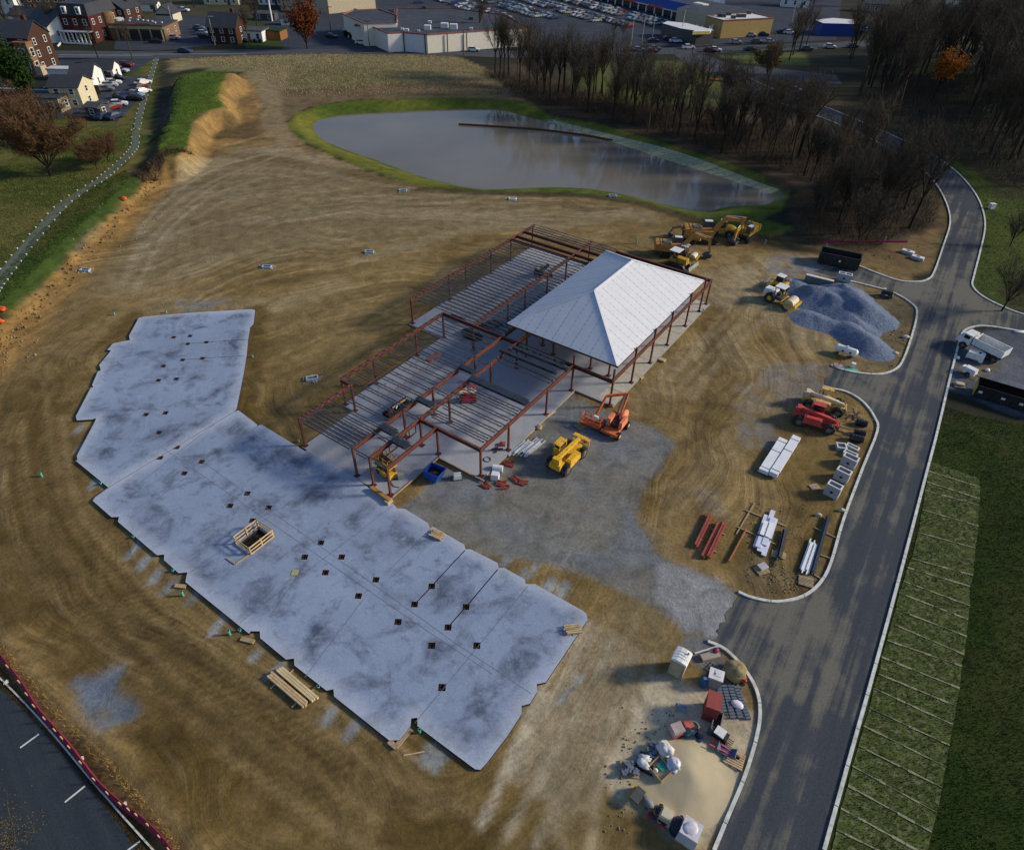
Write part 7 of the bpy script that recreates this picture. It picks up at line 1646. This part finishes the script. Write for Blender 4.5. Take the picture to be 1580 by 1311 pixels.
# ================================================================== TREES
bark = mat('dark_bark', (.030, .024, .018), .95, var=.3); bark2 = mat('grey_brown_bark', (.070, .055, .038), .95, var=.3)
twig = mat('bare_twigs', (.070, .058, .046), .95, var=.35, scale=.4); twig2 = mat('brown_twigs', (.080, .058, .040), .95, var=.35, scale=.4)
def tree_meshes(seed, H, spread, nlimb, ntwig, style, bm_, tm_, tw=.05, tl=1.5, low=.35, levels=3):
    rs_ = random.Random(seed); b = MB(); tips = []
    def branch(p, d, L, r, lev):
        segs = 3; q = p
        for i in range(segs):
            d2 = (d+Vector((rs_.uniform(-.16, .16), rs_.uniform(-.16, .16), rs_.uniform(-.02, .12)))).normalized(); n_ = q+d2*L/segs
            r2 = r*(1-.28*(i+1)/segs*1.2); b.cyl(q, n_, r*(1-.25*i/segs), max(.012, r2*.8), n=5 if lev < 2 else 3, cap=False); q = n_; d = d2
            if lev < levels and (lev > 0 or i >= 1):
                for _ in range(2 if lev < 2 else 1):
                    a = rs_.uniform(0, 6.28); sp = spread*rs_.uniform(.6, 1.2)
                    nd = (d+Vector((math.cos(a)*sp, math.sin(a)*sp, rs_.uniform(0, .35)))).normalized(); branch(q, nd, L*rs_.uniform(.5, .72), r*.5, lev+1)
            if lev >= levels-1: tips.append((q.copy(), d.copy()))
        tips.append((q, d))
    trunk_top = Vector((rs_.uniform(-.4, .4), rs_.uniform(-.4, .4), H*low))
    b.cyl((0, 0, -.3), trunk_top, H*.020, H*.015, n=7, cap=False)
    for i in range(nlimb):
        a = 6.28*i/nlimb+rs_.uniform(-.4, .4); sp = spread*rs_.uniform(.3, 1.0)
        branch(trunk_top*(rs_.uniform(.75, 1)), Vector((math.cos(a)*sp, math.sin(a)*sp, 1)).normalized(), H*(1-low)*rs_.uniform(.55, .75), H*.011, 1)
    branch(trunk_top, Vector((0, 0, 1)), H*(1-low)*.7, H*.013, 1)
    t = MB()
    for k in range(ntwig):
        p, d = tips[rs_.randrange(len(tips))]
        dd = (d*.6+Vector((rs_.uniform(-1, 1), rs_.uniform(-1, 1), rs_.uniform(-.5, 1)))).normalized()
        if style == 'leaf':
            c = p+Vector((rs_.gauss(0, .55), rs_.gauss(0, .55), rs_.gauss(0, .45)))*tl; a_ = Vector((rs_.uniform(-1, 1), rs_.uniform(-1, 1), rs_.uniform(-1, 1))).normalized(); e = a_.cross(dd).normalized()*tw; f = a_*tw
            t.add([c-e-f*.6, c+e-f*.6, c+e*.7+f, c-e*.7+f], [(0, 1, 2, 3)])
        else:
            q = p+Vector((rs_.gauss(0, .3), rs_.gauss(0, .3), rs_.gauss(0, .3))); e = q+dd*tl*rs_.uniform(.5, 1.2); s_ = dd.cross(Vector((rs_.uniform(-1, 1), rs_.uniform(-1, 1), rs_.uniform(-1, 1)))).normalized()*tw/2
            m_ = q.lerp(e, .45)+Vector((rs_.uniform(-.2, .2), rs_.uniform(-.2, .2), rs_.uniform(-.1, .2)))
            t.add([q-s_, q+s_, m_+s_*.8, m_-s_*.8, e], [(0, 1, 2, 3), (3, 2, 4)])
            side = dd.cross(s_).normalized()
            for sg in (-1, 1):
                e2 = m_+(dd+side*sg*1.1).normalized()*tl*.5; t.add([m_-s_*.5, m_+s_*.5, e2], [(0, 1, 2)])
    return b.mesh('trunk', bm_), t.mesh('crown', tm_)
def plant(variant, loc, rz, sc, label, group=None, name='bare_tree', cat='tree'):
    t = thing(name, label, cat, loc, rz, group); t.scale = (sc, sc, sc*random.uniform(.92, 1.08) if group else sc)
    inst('trunk', variant[0], t); inst('crown', variant[1], t); return t
V = [tree_meshes(11+i, 14, .42, 3, 720, 'twig', bark if i % 2 else bark2, twig if i != 2 else twig2, tw=.042, tl=1.8, low=.42) for i in range(5)]
Vs = [tree_meshes(41+i, 8, .7, 4, 1000, 'twig', bark, twig2 if i else twig, tw=.05, tl=1.3, low=.18) for i in range(2)]
occupied = []
def scatter(poly_px, step, n_max, variants, smin, smax, label, group, avoid=(), jitter=.45):
    w = GW(poly_px); xs_ = [p[0] for p in w]; ys_ = [p[1] for p in w]; pts = []
    gx = np.arange(min(xs_), max(xs_), step); gy = np.arange(min(ys_), max(ys_), step); A1, B1 = np.meshgrid(gx, gy)
    A1 = A1.ravel()+rng.uniform(-jitter, jitter, A1.size)*step; B1 = B1.ravel()+rng.uniform(-jitter, jitter, B1.size)*step
    ok = sdist(w, A1, B1) < -.5
    for av, mg in avoid: ok &= sdist(av, A1, B1) > mg
    idx = np.nonzero(ok)[0]; rng.shuffle(idx); idx = idx[:n_max]
    zz = hgt(A1[idx], B1[idx])
    for i, z_ in zip(idx, zz):
        plant(random.choice(variants), (A1[i], B1[i], z_), random.uniform(0, 6.28), random.uniform(smin, smax), label, group)
    return len(idx)
road_av = (road_w, 2.0)
pond_av = (water_w, 8.0)
n1 = scatter([(742,112),(775,106),(860,128),(960,148),(1060,164),(1160,180),(1250,198),(1330,228),(1400,268),(1440,310),(1440,350),(1330,388),(1262,370),(1222,340),(1228,302),(1175,272),(1080,240),(1000,214),(925,185),(855,170),(800,146)], 5.0, 160, V+Vs[:1], .62, .98, 'bare dark tree in the wood between the pond and the access road', 'bare trees between pond and road', [road_av, pond_av, (GW([(1185,150),(1260,170),(1345,212),(1420,258),(1392,292),(1320,256),(1230,212)]), 0)])
n2 = scatter([(1300,150),(1350,90),(1450,80),(1640,70),(1660,300),(1560,285),(1500,250),(1430,205),(1330,165)], 6.0, 150, V, .85, 1.3, 'tall bare tree in the dark wood right of the access road', 'bare trees right of the access road', [road_av, (GW([(1395,128),(1490,128),(1500,262),(1400,262)]), 0)])
n3 = scatter([(1180,8),(1330,22),(1420,20),(1640,15),(1700,-30),(1100,-40)], 16, 36, V, .9, 1.3, 'distant bare tree beyond the mall at the top right', 'distant trees at the top right', [])
n4 = scatter([(1160,72),(1330,70),(1330,100),(1200,98)], 11, 8, V, .7, .95, 'bare tree on the grass strip below the main road', 'bare trees on the grass strip by the road', [])
# dense young growth filling the wood floor
def brush(name, poly_px, n, hmin, hmax, m_, label, avoid=(), w=.05):
    pw = GW(poly_px); xs_ = [p[0] for p in pw]; ys_ = [p[1] for p in pw]
    A1 = rng.uniform(min(xs_), max(xs_), n*3); B1 = rng.uniform(min(ys_), max(ys_), n*3); ok = sdist(pw, A1, B1) < 0
    for av, mg in avoid: ok &= sdist(av, A1, B1) > mg
    idx = np.nonzero(ok)[0][:n]; x = A1[idx]; y = B1[idx]; z = hgt(x, y); N = len(idx); vs = np.zeros((N*3, 3)); h_ = rng.uniform(hmin, hmax, N); a = rng.uniform(0, 6.28, N); l_ = rng.normal(0, .35, (N, 2))
    cx, cy = np.cos(a)*w/2, np.sin(a)*w/2
    cl_ = rng.normal(0, .3, (N, 2)); z0 = z+rng.uniform(0, .4, N)*h_
    vs[0::3] = np.stack([x-cx, y-cy, z0], 1); vs[1::3] = np.stack([x+cx, y+cy, z0], 1); vs[2::3] = np.stack([x+l_[:, 0]*h_, y+l_[:, 1]*h_, z0+h_*.8], 1)
    me = bpy.data.meshes.new(name); me.vertices.add(N*3); me.vertices.foreach_set('co', vs.ravel().astype(np.float32)); me.loops.add(N*3); me.loops.foreach_set('vertex_index', np.arange(N*3, dtype=np.int32)); me.polygons.add(N); me.polygons.foreach_set('loop_start', np.arange(0, N*3, 3, dtype=np.int32)); me.update(calc_edges=True)
    me.materials.append(m_); o = bpy.data.objects.new(name, me); COL.objects.link(o); tag(o, label, 'undergrowth', kind='stuff'); return o
brush('undergrowth', [(742,112),(800,120),(960,150),(1060,165),(1160,188),(1260,210),(1340,240),(1405,280),(1452,305),(1440,350),(1330,392),(1250,368),(1218,340),(1226,303),(1175,274),(1080,243),(1000,216),(925,188),(855,173),(800,150)], 26000, .6, 2.8, twig2, 'brown brushy undergrowth filling the wood beside the pond', [(road_w, .8), (water_w, 8.5)], .07)
brush('undergrowth', [(1330,160),(1390,120),(1640,110),(1660,300),(1560,290),(1500,256),(1430,210)], 18000, .6, 3.2, twig, 'dark undergrowth in the wood right of the access road', [(road_w, .8)], .09)
brush('rough_grass', [(258,92),(330,88),(500,83),(700,87),(735,100),(805,132),(815,150),(700,146),(560,148),(440,150),(400,110)], 26000, .15, .5, mat('dry_stalks', (.30, .24, .13), .95, var=.3), 'dry rough grass on the field above the pond', w=.12)
brush('rough_grass', [(0,990),(30,1020),(60,1060),(110,1115),(160,1160),(210,1215),(270,1290),(300,1335),(285,1335),(230,1260),(150,1175),(90,1110),(50,1070),(0,1010)], 9000, .1, .45, mat('golden_stalks', (.34, .21, .06), .95, var=.4), 'golden dry weeds along the magenta silt fence', w=.03)
brush('leaf_litter', [(0,1030),(60,1095),(130,1170),(230,1290),(240,1330),(225,1330),(120,1200),(50,1110),(0,1062)], 5000, .02, .10, mat('brown_litter', (.12, .065, .022), .95, var=.5), 'brown leaf litter between the lot kerb and the silt fence', w=.07)
brush('field_grass', [(0,470),(60,412),(110,362),(165,318),(200,275),(196,262),(140,290),(60,360),(0,430)], 9000, .08, .3, mat('deep_grass', (.035, .065, .012), .95, var=.3), 'deep green grass strip along the left field edge', w=.10)
brush('mound_grass', mound_px, 9000, .1, .35, mat('mound_green', (.075, .115, .018), .95, var=.3), 'bright green grass on the top of the earth mound', w=.12)
brush('bank_weeds', [(205,268),(262,232),(300,238),(270,258),(225,285)], 1500, .3, 1.1, twig2, 'brown weeds and roots tumbling at the foot of the mound', w=.10)
brush('lawn_grass', [(1455,625),(1500,640),(1640,668),(1760,1100),(1560,1400),(1300,1400),(1290,1311),(1352,1040),(1392,880),(1428,740)], 60000, .05, .17, mat('lawn_blades', (.052, .078, .014), .95, var=.5, scale=.5), 'uneven lawn grass growing through and beside the erosion blankets', w=.07)
brush('lawn_grass', [(1460,240),(1500,262),(1600,300),(1680,330),(1680,500),(1590,478),(1545,468),(1503,440),(1523,350),(1508,300),(1480,268)], 22000, .05, .2, mat('lawn_blades_light', (.085, .115, .020), .95, var=.5, scale=.5), 'bright lawn grass beyond the access road', w=.09)
brush('field_grass', [(0,270),(60,195),(160,200),(215,200),(200,250),(140,290),(60,355),(0,420),(-60,440)], 30000, .06, .22, mat('pasture_blades', (.10, .115, .030), .95, var=.5, scale=.5), 'uneven pasture grass on the left field', w=.12)
# single trees that stand out
big = tree_meshes(77, 11, 1.0, 7, 9000, 'twig', bark, mat('russet_twigs', (.105, .060, .032), .95, var=.4, scale=.3), tw=.075, tl=1.15, low=.16, levels=3)
plant(big, G(78, 272), .4, 1.05, 'large round-crowned russet tree standing on the left field', name='oak_tree')
plant(big, G(150, 262), 2.1, .42, 'small russet bush at the upper edge of the left field', name='bush', cat='bush')
plant(big, G(168, 250), 3.1, .40, 'low russet bush beside the matting strip', name='bush', cat='bush')
plant(big, G(20, 215), 5, .75, 'brown tree behind the large round-crowned one at the left edge', name='oak_tree')
leafr = tree_meshes(88, 11, .75, 6, 5200, 'leaf', bark, mat('russet_leaves', (.12, .035, .012), .9, var=.5, scale=.25), tw=.19, tl=1.0, low=.12)
plant(leafr, P(474, 76), .7, 1.05, 'dense tree with red brown leaves beside the store car park', name='leafy_tree')
leafg = tree_meshes(89, 11, .45, 6, 6000, 'leaf', bark, mat('dark_evergreen_leaves', (.020, .045, .010), .9, var=.5, scale=.25), tw=.20, tl=1.1, low=.05)
plant(leafg, P(8, 152), .7, 1.25, 'dark green evergreen tree at the left edge by the garage row', name='evergreen_tree')
plant(leafg, P(48, 165), 2.7, .95, 'olive evergreen tree in front of the garage row', name='evergreen_tree')
leafo = tree_meshes(90, 9, .7, 6, 2600, 'leaf', bark, mat('orange_leaves', (.50, .19, .03), .9, var=.5, scale=.25), tw=.16, tl=1.0, low=.3)
plant(leafo, P(1440, 150), 1.7, 1.15, 'orange leaved tree shining in the dark wood at the right', name='leafy_tree')
leafy = tree_meshes(91, 8, .9, 6, 5200, 'leaf', bark, mat('olive_leaves', (.085, .065, .012), .9, var=.4, scale=.25), tw=.17, tl=.9, low=.1)
plant(leafy, P(1182, 116), 1.7, .85, 'round olive brown tree near the side street below the main road', name='leafy_tree')
for k, (x, y, s_, v, lab) in enumerate(((205,92,.75,0,'bare pale brown tree at the road by the brick shops'), (152,92,.6,1,'bare tree on the verge before the mansard house'), (385,70,.85,2,'bare brown tree right of the white restaurant wing'), (398,52,.8,3,'second bare brown tree behind the restaurant wing'), (268,30,.9,0,'bare dark tree behind the white front garage'), (20,60,1.0,1,'bare tree before the grey roofs at the left'), (60,100,1.0,2,'bare brown tree covering the front of the brick house'), (92,60,.8,3,'bare tree between the grey roof and the mansard house'), (40,30,1.1,4,'bare tree behind the grey roofs at the top left'), (5,45,1.2,0,'bare tree at the top left edge'), (300,12,.9,1,'bare tree at the top edge left of the tan building'), (440,18,.7,2,'bare tree at the top edge beside the warehouse'), (946,64,.5,3,'small bare tree in the mall car park, left'), (960,66,.45,0,'small bare tree in the mall car park, right'), (740,62,.9,4,'bare tree at the right corner of the large store'), (1180,150,1.0,2,'tall bare tree standing before the side street'))):
    plant(V[v], P(x, y), k*1.3, s_*.9, lab)
nb = tree_meshes(95, 13, .75, 6, 2600, 'twig', bark, twig, tw=.03, tl=1.4, low=.25)
plant(nb, P(1545, 480), .3, .55, 'slender bare tree leaning on the right hand lawn near the road')
plant(nb, P(1558, 380), 2.3, .4, 'small bare sapling on the right hand lawn above the leaning tree')
for k, (x, y) in enumerate(((1352,345),(1305,338),(1378,318),(1335,372))): plant(nb, P(x, y), k*2.1, .95-.12*k, ('large spreading bare tree at the right end of the pond wood','bare spreading tree over the pond corner brush','bare spreading tree leaning toward the access road','low spreading bare tree nearest the black container')[k])
leafb = tree_meshes(97, 9, .8, 7, 3800, 'leaf', bark2, mat('yellow_brown_leaves', (.115, .085, .028), .9, var=.5, scale=.5), tw=.05, tl=1.1, low=.1)
plant(leafb, P(12, 1335), .9, .62, 'half bare tree with yellow brown leaves in the bottom left corner', name='leafy_tree')
scene.render.resolution_x = 1024; scene.render.resolution_y = 849
